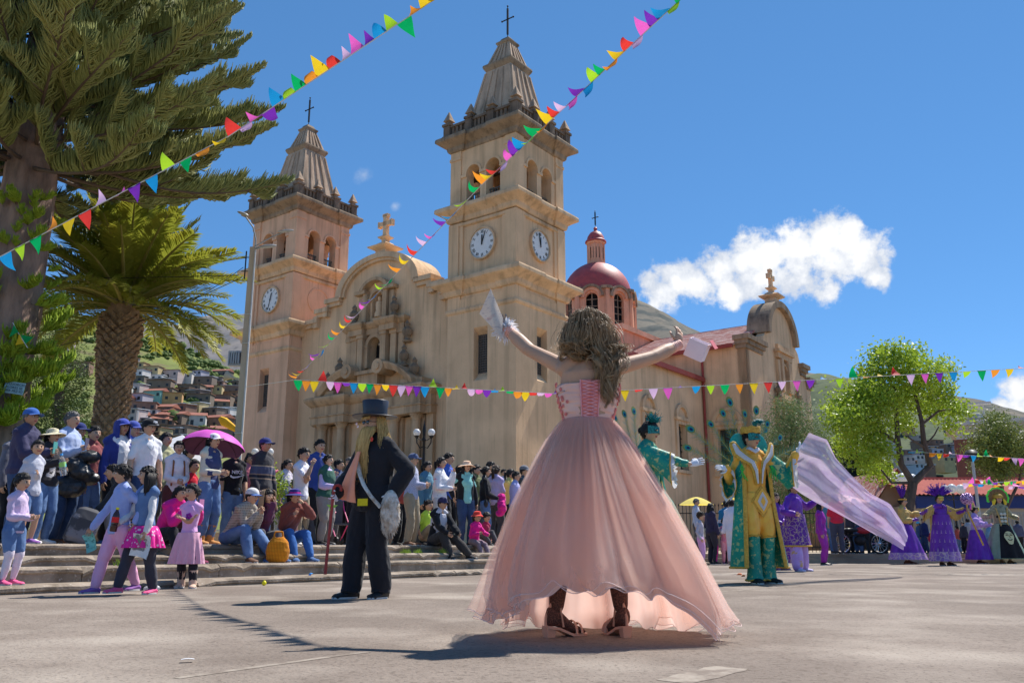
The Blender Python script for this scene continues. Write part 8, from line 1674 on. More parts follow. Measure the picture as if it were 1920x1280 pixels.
M_FUR = mat('spotted_fur', (.58, .52, .44), (.30, .22, .15), scale=11, rough=.95, contrast=(.38, .56), bump=.01, bscale=60)
b = MB(); pts = [Fr(-.06, -.16, -.18), Fr(.02, -.215, -.30), Fr(.10, -.225, -.42), Fr(.17, -.20, -.52), Fr(.22, -.12, -.62)]; b.tube(pts, .028, 8, flat=.35, up=(0, -1, 0)); st_ = b.build('fur_strap', M_FUR, hmn.root, True)
bag = thing('fur_bag', 'shaggy cream and brown fur bag hanging at the hip of the bearded man', 'bag', hmn.world(Fr(.275, -.05, -.52)), HRZ)
b = MB(); b.ell((0, 0, -.14), (.11, .065, .20), 18, 14); bb_ = b.build('pouch', M_FUR, bag, True, None)
b = MB(); q = random.Random(14)
for i in range(900):
  u, v = q.uniform(0, 6.28), math.acos(q.uniform(-1, 1)); d = V3(math.sin(v)*math.cos(u), math.sin(v)*math.sin(u), math.cos(v)); p_ = V3(d.x*.108, d.y*.063, -.14+d.z*.198); s2 = d.orthogonal().normalized()*.004; b.add([p_-s2, p_+s2, p_+d*.012+V3(q.gauss(0, .006), q.gauss(0, .006), -.035)], [(0, 1, 2)])
tag(b.build('fur', M_FUR, bag), kind='stuff')
b = MB(); b.tube([(.0, 0, -.32), (.02, 0, -.38), (.0, .01, -.43)], [.02, .024, .008], 7); b.build('tail', mat('brown_tail', (.15, .11, .08), scale=20), bag, True)
b = MB(); b.box((0, 0, 0), (.105, .008, .065)); o = b.build('pocket_patch', mat('yellow_patch', C(206, 184, 30), C(180, 156, 20), scale=40, rough=.8), hmn.root); o.location = Fr(.09, -.222, -.575); o.rotation_euler = (0, 0, R(16))
for k in range(3): b = MB(); b.ell((0, 0, 0), (.013, .008, .013), 10, 6); o = b.build('button', SH_BLK, hmn.root, True); o.location = Fr(-.005, -.215+.004*k, -.36-.10*k)
b = MB()
for k in range(5): b.ell(T((.62+.05*math.cos(k*1.26), -.50, -.72+.05*math.sin(k*1.26))), (.012, .006, .012), 8, 5)
b.build('lapel_flower', mat('red_flower', (.6, .05, .03), scale=9), hmn.root, True)
for (x, y, z) in ((-.42, -.62, .02), (-.25, -.66, -.12)):
  b = MB(); b.ell(T((x, y, z)), (.012, .006, .016), 8, 5, rot=Matrix.Rotation(.5, 3, 'Y')); b.build('pompom', mat('red_white', (.75, .2, .2), (.8, .75, .75), scale=60, contrast=(.45, .55)), hmn.root, True)
hp_ = hmn.world(hmn.handpos[-1]); cane = thing('cane', 'red hooked walking cane with a green leaf tied to it', 'cane', ((612-960)/1646*(hp_.y-.1), hp_.y-.1, .22)); cb = Vector(cane.location)
top_ = hp_-cb+V3(.0, -.02, .06); b = MB(); hk_ = [top_+V3(.035*math.cos(a_)+.035, 0, .035*math.sin(a_)+.02) for a_ in np.linspace(math.pi, -.6, 10)]
b.tube([V3(0, 0, .0), V3(0, 0, 0).lerp(top_, .5), top_]+hk_, .014, 10); b.build('stick', mat('red_lacquer', C(150, 50, 40), C(120, 36, 30), scale=6, rough=.35), cane, True)
b = MB(); mid = V3(0, 0, 0).lerp(top_, .80)
for a_ in (.6, 2.3, 4.4): d = V3(math.cos(a_), -.3, .5*math.sin(a_)); s2 = V3(-d.z, 0, d.x).normalized(); b.add([mid, mid+d*.03+s2*.014, mid+d*.07, mid+d*.03-s2*.014], [(0, 1, 2, 3)])
b.build('leaf', mat('ribbon_green', (.30, .62, .08), scale=9, translucent=.3), cane)
# ================================================================== GREEN AND GOLD DANCERS
GOLD = mat('gold_satin', C(255, 168, 56), C(242, 140, 40), scale=6, rough=.42, spec=.4, bump=.006, bscale=18, sheen=.2)
GOLDT = mat('gold_trim', C(214, 158, 62), C(160, 108, 36), scale=38, rough=.6, bump=.006, bscale=90)
BROC = mat('green_brocade', C(22, 130, 108), C(12, 100, 86), scale=5, rough=.5, spec=.35, pattern=pats(pat_noise(C(176, 186, 128), scale=15, lo=.56, hi=.60, amt=.95), pat_noise(C(150, 170, 110), scale=34, lo=.60, hi=.66, amt=.8)), bump=.004, bscale=40)
LACE = mat('white_lace', (.74, .73, .76), (.62, .61, .66), scale=30, rough=.8, translucent=.3, bump=.004, bscale=80); TEAL = mat('teal_net', C(40, 150, 150), C(20, 120, 124), scale=30, rough=.6, alpha=.75, translucent=.3); TEALF = mat('teal_feather', C(16, 120, 120), C(4, 70, 74), scale=18, rough=.5, translucent=.2)
M_PEYE = [mat('feather_bronze', C(120, 124, 60), scale=30, rough=.5), mat('feather_teal', C(20, 120, 120), scale=30, rough=.4), mat('feather_blue', C(16, 26, 70), scale=30, rough=.4), mat('feather_rachis', C(150, 140, 100), C(110, 110, 60), scale=20)]
def peacock(parent, seed=0):
  m = MB(); q = random.Random(seed); L = 1.0; ax = lambda t: V3(.10*t*t, 0, L*t)
  m.tube([ax(i/8) for i in range(9)], [.006*(1-.7*i/8) for i in range(9)], 4, 3)
  for i in range(120):
    t_ = .12+.86*i/120; b_ = ax(t_); s_ = 1 if i % 2 else -1; ln = (.05+.07*q.random())*(1 if t_ < .85 else .8); tip = b_+V3(s_*ln, q.gauss(0, .01), ln*.9); m.add([b_-V3(0, 0, .0045), b_+V3(0, 0, .0045), tip], [(0, 1, 2)], 0 if q.random() < .6 else 1)
  e_ = ax(.97)
  for k, (rx, rz, dz) in enumerate(((.055, .075, 0), (.038, .05, -.008), (.02, .026, -.014))):
    V = [e_+V3(rx*math.cos(a_)*(1+.12*math.sin(9*a_)*(k == 0)), -.002*(k+1), dz+rz*math.sin(a_)) for a_ in [2*math.pi*i/18 for i in range(18)]]; V += [v+V3(0, .004*(k+1), 0) for v in V]
    m.add(V, [tuple(range(18)), tuple(reversed(range(18, 36)))], k)
  return m.build('peacock_feather', M_PEYE, parent)
def fan(parent, base, angs, L, tilt=.25, seed=0):
  proto = None; q = random.Random(seed)
  for a_ in angs:
    o = peacock(parent, seed) if proto is None else proto.copy()
    if proto is None: proto = o
    else: COL.objects.link(o)
    o.location = base; l_ = L*q.uniform(.85, 1.1); o.rotation_euler = (q.uniform(-tilt*1.2, -tilt*.4), a_, q.uniform(-.3, .3)); o.scale = (l_*.95, l_, l_)
def sleeve(p, s, m_, r0, r1, lace=True, t0=.0, t1=.82, par=None):
  a_, e_, w_ = p.arm[s]; b = MB(); rg = []; n_ = 28
  for i in range(13):
    t_ = t0+(t1-t0)*i/12; c_ = a_.lerp(e_, t_*2) if t_ < .5 else e_.lerp(w_, t_*2-1); d_ = (w_-a_).normalized(); u_ = d_.orthogonal().normalized() if abs(d_.z) > .9 else d_.cross(V3(0, 0, 1)).normalized(); v_ = d_.cross(u_); r = (r0+(r1-r0)*(i/12)**1.5)*p.H
    rg.append([c_+u_*(r*.6*math.cos(q_))*(1+.08*(i/12)*math.sin(6*q_))+V3(0, 0, 1)*(r*math.sin(q_)*(1+.10*(i/12)*math.sin(5*q_+1))-(r*.55*(i/12)**1.3)) for q_ in [2*math.pi*k/n_ for k in range(n_)]])
  b.rings(rg, caps=False); b.add(rg[0], [tuple(range(n_))]); o = b.build('sleeve', m_, p.root, True, None)
  if lace:
    b = MB(); l_ = rg[-1]; d_ = (w_-a_).normalized(); b.rings([l_, [Vector(x)+d_*.02+V3(0, 0, -.008)+V3(.01*math.sin(k*2.2), .01*math.cos(k*2.9), .012*math.sin(k*1.9)) for k, x in enumerate(l_)], [Vector(x)+d_*.045+V3(0, 0, -.018)+V3(.014*math.sin(k*2.2), .02*math.cos(k*2.9), .022*math.sin(k*1.9)) for k, x in enumerate(l_)]], caps=False); b.build('lace_cuff', LACE, o, True, None)
    b = MB(); b.tube(l_+[l_[0]], .009, 5, caps=False); b.build('cuff_trim', GOLDT, o, True)
def robe(p, m_, trim, cut=.75, zb=.16, spread=1.0, name='robe'):
  """long open coat hanging from the shoulders to height zb*H, with trimmed front edges"""
  H = p.H; b = MB(); rows = []
  for i in range(16):
    t_ = i/15; z = p.N.z-.01*H+(zb*H-(p.N.z-.01*H))*t_; w_ = float(np.interp(t_, [0, .06, .15, .4, 1], [.05, .10, .125, .135, .19*spread]))*H; dp = float(np.interp(t_, [0, .1, .4, 1], [.05, .085, .10, .16*spread]))*H
    rows.append([V3(p.pc.x*t_+p.N.x*(1-t_)+w_*math.sin(a_)*(1+.05*t_*math.sin(7*a_)), p.N.y*(1-t_)+p.pc.y*t_-dp*math.cos(a_)*(1+.06*t_*math.sin(6*a_+1)), z) for a_ in [cut+(2*math.pi-2*cut)*k/32 for k in range(33)]])
  V, F = loft(rows, False, False); b.add(V, F); k_ = len(V); nn = p.pc
  b.add([Vector(v)*1+ (Vector((nn.x-v[0], nn.y-v[1], 0)).normalized()*.012) for v in V], [tuple(reversed(f)) for f in F]); o = b.build(name, m_, p.root, True, None)
  for e_ in (0, 32):
    b = MB(); b.tube([r_[e_] for r_ in rows], .026*H/1.7, 8, flat=.55); b.build('robe_trim', trim, o, True)
  b = MB(); b.tube(rows[-1], .016, 6); b.build('robe_trim', trim, o, True); return rows
GL = gp(1424, 1093); GH = P(1420, 806, GL.y).z; GRZ = R(14)
lw_ = locv(GL, GRZ, P(1492, 852, GL.y-.1)); rw_ = locv(GL, GRZ, P(1364, 878, GL.y-.15))
gm = person('dancer in green brocade robe and gold satin costume with teal half mask', GL, GH, GRZ, 'm', skin='tan', hair='short', top=GOLD, topk='shirt', bottom=GOLD, barelegs=True, shoes=SH_BLK, L=tuple(lw_), Rr=tuple(rw_), glove=M_WG, pole={1: V3(.4, .3, -1), -1: V3(-.4, .3, -1)}, hand_dir={1: V3(.5, -.1, .85), -1: V3(-.95, -.2, .1)}, curl=.3, head=(22, 0), botw=2.0, feet={1: (.14, .0, 0), -1: (-.10, -.08, 0)}, vox=.012)
robe(gm, BROC, GOLDT, cut=.85, zb=.10, spread=1.0)
for s_ in (1, -1): sleeve(gm, s_, BROC, .066, .105, t0=-.02)
b = MB()
for s_ in (1, -1):
  k_, a_ = gm.leg[s_][1], gm.leg[s_][2]; b.tube([k_+V3(0, 0, .03), k_.lerp(a_, .5), a_+V3(0, 0, -.0), a_+V3(0, 0, -.06)], [.085, .085, .105, .125], 16)
queue(b, 'leg_covers', BROC, gm.root, .012, 2, .006, 10)
b = MB()
for s_ in (1, -1):
  k_, a_ = gm.leg[s_][1], gm.leg[s_][2]
  for c_, r_ in ((k_+V3(0, 0, .03), .088), (a_+V3(0, 0, -.055), .125)): b.tube([c_+V3(r_*math.cos(q_), r_*math.sin(q_), .008*math.sin(5*q_)) for q_ in np.linspace(0, 2*math.pi, 21)], .011, 6)
b.build('leg_trim', GOLDT, gm.root, True)
def lobes(p, mats_, big=1.):
  for s_ in (1, -1):                                                 # upright scroll shaped collar wings
    N = p.N; cen = [N+V3(s_*x*big, y, z*big) for x, y, z in ((.03, -.17, -.40), (.05, -.18, -.24), (.09, -.17, -.13), (.17, -.13, -.07), (.25, -.08, .01), (.285, -.05, .11))]
    b = MB(); b.tube(cen, [.03, .045, .055, .065, .075, .055], 14, flat=.28, up=(s_*.3, 0, 1), endround=1); o = b.build('collar_wing', mats_[0], p.root, True, None)
    b = MB(); b.tube([c_+V3(0, -.022, 0) for c_ in cen], [.012, .02, .026, .032, .036, .022], 10, flat=.3, up=(s_*.3, 0, 1), endround=1); b.build('collar_inlay', mats_[1], o, True, None)
lobes(gm, (GOLDT, LACE))
b = MB(); b.tube([gm.T((.0, 0, -.60))+V3(.075*math.sin(a_), -.06*math.cos(a_)-.02, -.02+.05*abs(math.sin(a_))) for a_ in np.linspace(-2.6, 2.6, 15)], .028, 8, flat=.5); b.build('shirt_collar', LACE, gm.root, True)
b = MB(); dc = gm.pc+V3(.03, -.155, -.02)
for k_, (rx, rz, y_, mi) in enumerate(((.155, .21, 0, 0), (.125, .17, -.012, 1), (.075, .125, -.022, 2), (.035, .065, -.03, 1))):
  V = [dc+V3(x*rx, y_-.01*(1-abs(x)), z*rz) for x, z in ((0, -1), (.6, -.45), (1, 0), (.6, .45), (0, 1), (-.6, .45), (-1, 0), (-.6, -.45))]; V2 = [v+V3(0, .012, 0) for v in V]
  b.rings([V, V2], mi)
b.build('lozenge_apron', [GOLDT, GOLD, LACE], gm.root, True, 30)
b = MB(); b.rings([[gm.T((r_*math.sin(u), .03-r_*1.08*math.cos(u), z+.03*math.sin(6*u))) for u in [2*math.pi*i/24 for i in range(24)]] for z, r_ in ((.26, .43), (.27, .47), (.52, .50), (.60, .47), (.58, .40), (.5, .38))]); b.build('gold_hat', GOLDT, gm.root, True, 40)
def half_mask(p, m_):
  b = MB(); rows = []
  for j in range(6):
    z = -.10+.30*j/5; rows.append([p.T(((.37)*math.sin(a_)*(1+.12*abs(math.sin(a_))), -.455*math.cos(a_)-.035-.05*math.exp(-(a_/.18)**2)*(1 if j < 4 else .3), z+.08*abs(math.sin(a_))*(1 if j > 3 else -.3))) for a_ in np.linspace(-1.35, 1.35, 15)])
  V, F = loft(rows, False, False); hole = [f for f in F if not (f[0]//15 in (2,) and (f[0] % 15) in (4, 5, 8, 9))]; b.add(V, hole); b.build('half_mask', m_, p.root, True, None)
MASK = mat('sequin_teal', C(40, 110, 100), C(16, 60, 60), scale=70, rough=.3, metal=.4, contrast=(.42, .56)); half_mask(gm, MASK)
b = MB(); q = random.Random(6)
for i in range(60):
  a_ = q.uniform(-.5, 1.0); b0_ = gm.T((.18, -.15, .45)); p1 = b0_+V3(.04*math.sin(a_), q.gauss(0, .02), .10+.04*q.random()); p2 = p1+V3(.09+.05*q.random(), q.gauss(0, .03), .02-.06*q.random()); b.tube([b0_, p1, p2], [.006, .008, .001], 4)
b.build('plume', TEALF, gm.root, True)
b = MB()
for s_ in (-1, 1): b.ell(gm.N+V3(s_*.14, .06, .10), (.15, .02, .19), 20, 12)
b.build('net_ruff', TEAL, gm.root, True)
fan(gm.root, gm.N+V3(0, .12, -.25), [-1.25, -.95, -.68, -.42, -.2, .05, .22, .45, .62, .85, 1.05], 1.0, .2, 3)
for s_ in (-1, 1): 
  b = MB(); p0_ = gm.sh[s_]+V3(0, -.12, -.1)
  for k_ in range(4): b.tube([p0_, p0_+V3(.02*s_*(k_-1), -.03, -.06), p0_+V3(.04*(k_-1.5), -.035, -.16-.02*k_)], .006, 5)
  b.build('green_ribbon', mat('ribbon_green2', (.04, .42, .05), scale=9), gm.root, True)
# partner behind the pink skirt
WL = P(1224, 1090, 10.6); WL.z = 0; WH = P(1226, 792, 10.6).z; WRZ = R(52); rw_ = locv(WL, WRZ, P(1318, 876, 10.2)); lw_ = locv(WL, WRZ, P(1268, 905, 11.0))
gw = person('woman in teal sequin mask and green sleeves reaching out behind the pink skirt', WL, WH, WRZ, 'f', skin='tan', hair='bun', top=BROC, topk='shirt', bottom=None, shoes=SH_BLK, L='hang', Rr=tuple(rw_), glove=M_WG, pole={1: V3(.3, .3, -1), -1: V3(-.3, .3, -1)}, hand_dir={-1: (locv(WL, WRZ, P(1345, 868, 10.2))-rw_).normalized()}, curl=.25, skirt=(BROC, .5, .30), sleeves=.9)
half_mask(gw, MASK); sleeve(gw, -1, BROC, .055, .092, t1=.6); sleeve(gw, 1, BROC, .055, .09, t1=.6)
b = MB(); q = random.Random(6)
for i in range(70):
  b0_ = gw.T((-.1+.2*q.random(), -.2, .4)); p1 = b0_+V3(q.gauss(0, .05), q.gauss(0, .03), .06*q.random()+.02); p2 = p1+V3(q.gauss(0, .07), -.03, q.gauss(.01, .05)); b.tube([b0_, p1, p2], [.006, .008, .001], 4)
b.build('plume', TEALF, gw.root, True)
b = MB(); b.tube([gw.N+V3(.15*math.sin(a_), -.09*math.cos(a_), -.03-.03*math.cos(a_)) for a_ in np.linspace(0, 2*math.pi, 17)], .04, 8, flat=.6); b.build('gold_collar', GOLD, gw.root, True)
fan(gw.root, gw.N+V3(0, .12, -.25), [-.95, -.6, -.28, .05, .35, .62, .9, 1.15], .85, .2, 7)
# ================================================================== LILAC CAPE, PURPLE DANCERS
LIL = mat('lilac_organza', C(214, 188, 236), C(190, 160, 220), scale=4, rough=.32, spec=.6, alpha=.56, translucent=.4, sheen=.3, pattern=pat_noise(C(240, 226, 250), scale=3, lo=.5, hi=.64, stretch=(1, 1, 2.5), amt=.7))
TC = [(1517, 811), (1551, 824), (1567, 858), (1593, 886), (1632, 923), (1669, 942), (1694, 980), (1703, 1006)]; BC = [(1464, 896), (1503, 926), (1531, 943), (1565, 960), (1599, 978), (1646, 1004), (1668, 1014), (1694, 1028)]
def crv(pts, u): x = u*(len(pts)-1); i = min(int(x), len(pts)-2); f = x-i; return (pts[i][0]*(1-f)+pts[i+1][0]*f, pts[i][1]*(1-f)+pts[i+1][1]*f)
c0 = P(1511, 811, GL.y-.05)
def cape(u, v):
  t_ = crv(TC, u); b_ = crv(BC, u); px, py = t_[0]*(1-v)+b_[0]*v, t_[1]*(1-v)+b_[1]*v; amp = .10+.16*u*(1-u)*4
  Y = GL.y+.0+2.6*u+.25*v+amp*(math.sin(v*13+1.5*math.sin(u*5))*.8+.22*math.sin(v*31+u*4)+.6*math.sin(v*6-u*6+1)); py += 3*math.sin(v*17+u*3)*u; return P(px, py, Y)-c0
b = MB(); b.grid(44, 60, cape); cp_ = tag(b.build('sheer_cape', LIL, None, True, None, c0), 'long sheer lilac cape streaming out from the raised glove of the gold costumed dancer', 'cape')
PURP = mat('purple_satin', C(98, 36, 150), C(70, 22, 112), scale=5, rough=.42, spec=.4, bump=.006, bscale=16); PBR = mat('purple_brocade', C(92, 36, 130), C(64, 22, 98), scale=5, rough=.55, pattern=pats(pat_noise(C(206, 176, 150), scale=9, lo=.05, hi=.02, kind='voro', amt=.6), pat_noise(C(190, 160, 140), scale=22, lo=.56, hi=.62, amt=.8)), bump=.004, bscale=30); LILC = mat('lilac_satin', C(176, 140, 206), C(150, 112, 186), scale=5, rough=.45, bump=.006, bscale=14, pattern=pat_noise(C(206, 160, 60), scale=7, lo=.62, hi=.66, amt=.8))
PG = mat('gold_fringe', C(206, 166, 92), C(150, 112, 56), scale=30, stretch=(3, 3, .3), rough=.6, bump=.01, bscale=60)
PL = gp(1498, 1071); PH = 1.72; pd = person('dancer in lilac trousers and purple quilted tunic walking behind the sheer cape', PL, PH, R(35), 'm', skin='brown', hair='short', top=PURP, topk='jacket', bottom=LILC, shoes=mat('lilac_shoe', C(206, 196, 220), C(150, 130, 190), scale=20), L=(.4, -.2, 1.35), Rr=(-.35, -.25, 1.1), feet={1: (.22, .05, 0), -1: (-.18, -.12, 0)}, botw=3.2, curl=.5)
b = MB()
def tun(u, v): a_ = 2*math.pi*u; r = (.125+.055*v)*PH*(1+.05*v*math.sin(8*a_)); return (r*math.cos(a_), r*.8*math.sin(a_), pd.pc.z+.20-v*.62)
b.grid(41, 10, tun); o = b.build('tunic', PBR, pd.root, True, None)
b = MB(); b.tube([tun(i/40, 1) for i in range(41)], .018, 6, caps=False); b.build('tunic_trim', GOLDT, o, True)
NET = cloth2('white_net', (.75, .72, .8), .4, .4); b = MB(); b.grid(10, 14, lambda u, v: (.10+.42*u*(.3+v)+.05*math.sin(v*7+u*4), .12+.1*u, 1.15-.75*v-.2*u*v)); b.build('net_train', NET, pd.root, True, None)
# companion in plum seen between them
PL2 = gp(1462, 1068); p2 = person('dancer in plum patterned long skirt partly hidden by the green robe', PL2, 1.6, R(20), 'f', skin='tan', hair='long', hairc='brown', top=PURP, topk='shirt', bottom=None, shoes=SH_PUR, L='front', Rr='front', skirt=(PBR, .48, .22))
PL3 = gp(1545, 1059); p3 = person('person in magenta purple suit half hidden behind the lilac cape', PL3, 1.68, R(60), 'f', skin='tan', hair='long', top=mat('magenta_satin', C(140, 30, 140), C(110, 18, 112), scale=5, rough=.5), topk='jacket', bottom=MATS['magenta_satin'], shoes=SH_BLK)
GOWNF = {}
def gown(p, m_, hem, z1, trim=None, rb=.115, name='gown', top=.1, fold=11, front=None):
  b = MB(); z0 = p.pc.z+top
  def f_(u, v): a_ = 2*math.pi*u; r = (rb+(hem-rb)*v**.9)*p.H*(1+.06*v*math.sin(fold*a_)+.03*v*math.sin(5*a_+1)); return (p.pc.x+r*math.cos(a_), p.pc.y+r*.88*math.sin(a_), z0+(z1-z0)*v)
  b.grid(61, 14, f_); o = b.build(name, m_, p.root, True, None); GOWNF['f'] = f_
  if trim:
    b = MB(); b.grid(61, 4, lambda u, v: tuple(Vector(f_(u, .80+.2*v))+Vector((f_(u, .8+.2*v)[0]-p.pc.x, f_(u, .8+.2*v)[1]-p.pc.y, 0)).normalized()*.012)); b.build('gown_border', trim, o, True, None)
  return f_
def crest(p, m_, n, L, spread=.9, z=.35):
  b = MB(); q = random.Random(n)
  for i in range(n):
    a_ = q.uniform(-spread, spread); bk = q.uniform(-.3, .3); d = Vector((math.sin(a_), bk, math.cos(a_))); r0 = p.T((.3*math.sin(a_), .05, z)); l_ = L*q.uniform(.6, 1.1)
    b.tube([r0, r0+d*l_*.5, r0+d*l_+V3(.03*math.sin(a_*2), 0, -.02)], [.012, .016, .003], 5)
    for k_ in range(4): t_ = .3+.2*k_; c_ = r0+d*l_*t_; e_ = c_+V3(q.gauss(0, .03), q.gauss(0, .02), .03); b.tube([c_, e_], [.008, .002], 4)
  b.build('feather_crest', m_, p.root, True)
VF = mat('violet_feather', C(92, 30, 160), C(52, 14, 104), scale=24, rough=.6, translucent=.15)
BORD = mat('silver_purple', C(156, 120, 170), C(110, 70, 140), scale=9, rough=.5, pattern=pat_noise(C(216, 190, 176), scale=8, lo=.08, hi=.02, kind='voro', amt=.8))
D1 = gp(1703, 1057); D1.y += 0; h1 = P(1700, 933, D1.y).z
d1 = person('dancer in purple gown with gold shawl and tall violet feather crest', D1, h1, R(48), 'f', skin='tan', hair='bun', top=PURP, topk='shirt', bottom=None, shoes=SH_BRN, L=(.55, -.35, h1*.77), Rr=(-.05, -.3, h1*.66), glove=PURP, vox=.016)
gown(d1, PURP, .30, .13, BORD); crest(d1, VF, 60, .42, .55)
b = MB(); d1.torso(b, .035, .5, .97, 1); d1.arms(b, .03, .8, 1.5); queue(b, 'gold_shawl', PG, d1.root, .016, 2, .01, 14)
b = MB(); b.rings([[d1.T((r_*math.sin(u), .02-r_*1.05*math.cos(u), z)) for u in [2*math.pi*i/18 for i in range(18)]] for z, r_ in ((.2, .42), (.2, .45), (.36, .46), (.36, .40))]); b.build('head_band', GOLDT, d1.root, True)
D2 = gp(1774, 1060); h2 = P(1773, 928, D2.y).z
d2 = person('tall dancer in purple gown with silver motifs and gold fringed sleeves holding a staff', D2, h2, R(4), 'f', skin='tan', hair='bun', top=PURP, topk='shirt', bottom=None, shoes=SH_BRN, L=(.52, -.25, h2*.77), Rr=(-.52, -.2, h2*.76), glove=PURP, vox=.016)
MOT = mat('silver_motif', C(190, 160, 170), C(150, 112, 150), scale=30, rough=.5)
f2 = gown(d2, PURP, .21, .12, BORD, top=.35, rb=.12)
b = MB()
for row in range(4):
  for k_ in range(9):
    u = (.75+(k_-4)*.058+.029*(row % 2)) % 1; v = .22+.19*row
    for j in range(5):
      w_ = .012*(1-j/5); pts = [Vector(f2((u+s_*w_) % 1, v-j*.016+.012*o_)) for s_, o_ in ((-1, 0), (1, 0), (0, -1))]; c_ = sum(pts, Vector())/3; n_ = V3(c_.x-d2.pc.x, c_.y-d2.pc.y, 0).normalized()*.014; b.add([x+n_ for x in pts], [(0, 1, 2)])
b.build('motif', MOT, d2.root)
b = MB()
for s_ in (1, -1):
  a_, e_, w_ = d2.arm[s_]; rows = []
  for i in range(12):
    t_ = i/11; c_ = a_.lerp(e_, min(1, t_*2)) if t_ < .5 else e_.lerp(w_, t_*2-1); dr = .05+.13*math.sin(math.pi*min(1, t_*.9+.1)); rows.append([c_+V3(0, -.035, .055), c_+V3(0, -.06, 0), c_+V3(0, -.045, -dr*.6), c_+V3(0, -.03, -dr-.03*(i % 2))])
  V, F = loft(rows, False, False); b.add(V, F); V, F = loft([[p_+V3(0, .09, 0) for p_ in r_] for r_ in rows], False, False); b.add(V, F); b.tube([r_[0]+V3(0, .04, 0) for r_ in rows], .045, 8)
for s_ in (1, -1): b.tube([d2.sh[s_]+V3(s_*.03, .03, 0), d2.pc+V3(s_*.24, .05, 0), d2.pc+V3(s_*.30, .05, -.75)], [.05, .05, .06], 8)
b.build('fringed_sleeves', PG, d2.root, True); crest(d2, VF, 70, .36, 1.15)
b = MB(); b.ell(d2.T((0, -.40, -.02)), (.30*d2.hs, .14*d2.hs, .17*d2.hs), 14, 8); b.ell(d2.T((0, -.38, .22)), (.36*d2.hs, .14*d2.hs, .16*d2.hs), 14, 8); b.build('gold_mask', mat('gold_metal', (.6, .42, .08), (.4, .25, .04), scale=20, metal=.7, rough=.3), d2.root, True)
b = MB(); b.tube([d2.N+V3(.1*math.sin(a_), -.1*math.cos(a_), .0) for a_ in np.linspace(0, 6.28, 15)], .06, 8); b.build('hood', PURP, d2.root, True)
sp_ = d2.world(d2.handpos[1]); st = thing('staff', 'gold staff topped by a lilac glitter ball held by the tall purple dancer', 'staff', sp_); b = MB(); tp_ = P(1813, 936, sp_.y)-sp_; bt_ = P(1844, 1022, sp_.y-.15)-sp_; b.tube([tp_, V3(0, -.02, 0), bt_], .022, 8); b.build('rod', GOLDT, st, True)
b = MB(); q = random.Random(3); c_ = tp_+V3(0, 0, .02)
b.ell(c_, (.145, .145, .145), 20, 14)
for i in range(160): d = Vector((q.gauss(0, 1), q.gauss(0, 1), q.gauss(0, 1))).normalized(); b.ell(c_+d*.145, (.022, .022, .022), 5, 4)
b.build('glitter_ball', mat('glitter_lilac', C(190, 150, 190), C(96, 50, 110), scale=26, rough=.25, metal=.3, contrast=(.42, .55)), st, True, 0)
D3 = gp(1838, 1056); h3 = P(1838, 950, D3.y).z
d3 = person('dancer in lilac puff sleeves and violet skirt with pink and gold fan headdress', D3, h3, R(50), 'f', skin='tan', hair='bun', top=mat('lilac_print', C(176, 140, 200), C(150, 110, 180), scale=6, pattern=pat_noise((.7, .66, .72), scale=9, lo=.56, hi=.6, amt=.8)), topk='jacket', bottom=None, shoes=SH_BRN, L=(.35, -.35, h3*.68), Rr=(-.2, -.35, h3*.7), fat=1.1, vox=.016)
gown(d3, PURP, .26, .12, None)
b = MB()
for s_ in (1, -1): a_, e_, w_ = d3.arm[s_]; b.ell(a_.lerp(e_, .55), (.12, .12, .13), 14, 8); b.ell(e_.lerp(w_, .4), (.10, .10, .10), 14, 8)
b.build('puff_sleeve', MATS['lilac_print'], d3.root, True)
def fanhat(p, mats_, r, a0, a1, zc=.1):
  b = MB(); c_ = p.T((0, .12, zc)); n_ = 26
  for k_, (r0, r1) in enumerate(((.0, .55), (.55, .85), (.85, 1.0))):
    for (y0) in (0,):
      rg = [[c_+V3(rr*r*math.sin(a_)*(1+.04*math.sin(13*a_)*(k_ == 2)), yy, rr*r*math.cos(a_)*(1+.04*math.sin(13*a_)*(k_ == 2))) for rr, yy in ((r0, 0), (r1, 0), (r1, .035), (r0, .035))] for a_ in np.linspace(a0, a1, n_)]
      b.rings(rg, k_)
  b.build('fan_headdress', mats_, p.root, True, 40)
PK = mat('pink_plume', C(226, 70, 180), scale=14); fanhat(d3, [mat('gold_green', C(150, 140, 70), C(90, 120, 60), scale=14), GOLDT, PK], .30, -1.6, 1.2)
b = MB()
for k_ in range(6): b.ell(d3.T((.35+.16*math.cos(k_*1.05), -.42, .12+.16*math.sin(k_*1.05))), (.032, .015, .032), 8, 5)
b.build('silk_flower', mat('yellow_silk', (.85, .62, .02), scale=9), d3.root, True)
D4 = gp(1887, 1056); h4 = P(1885, 928, D4.y).z
SAGE = mat('sage_silk', C(150, 170, 140), C(120, 142, 112), scale=4, rough=.5, bump=.006, bscale=14, translucent=.2); GREYB = mat('pewter_brocade', C(150, 144, 112), C(96, 92, 72), scale=18, rough=.5)
d4 = person('dancer in black gown with pale face motif and green haloed headdress', D4, h4, R(-4), 'f', skin='tan', hair='long', top=GREYB, topk='jacket', bottom=None, shoes=SH_BRN, L=(.42, -.15, h4*.66), Rr=(-.42, -.2, h4*.68), vox=.016)
gown(d4, SAGE, .29, .14, None); f4s = GOWNF['f']
b = MB(); b.grid(15, 14, lambda u, v: tuple(Vector(f4s(.655+.19*u, .02+.96*v))+Vector((f4s(.655+.19*u, v)[0]-d4.pc.x, f4s(.655+.19*u, v)[1]-d4.pc.y, 0)).normalized()*.016)); b.build('black_front', BLACK, d4.root, True, None)
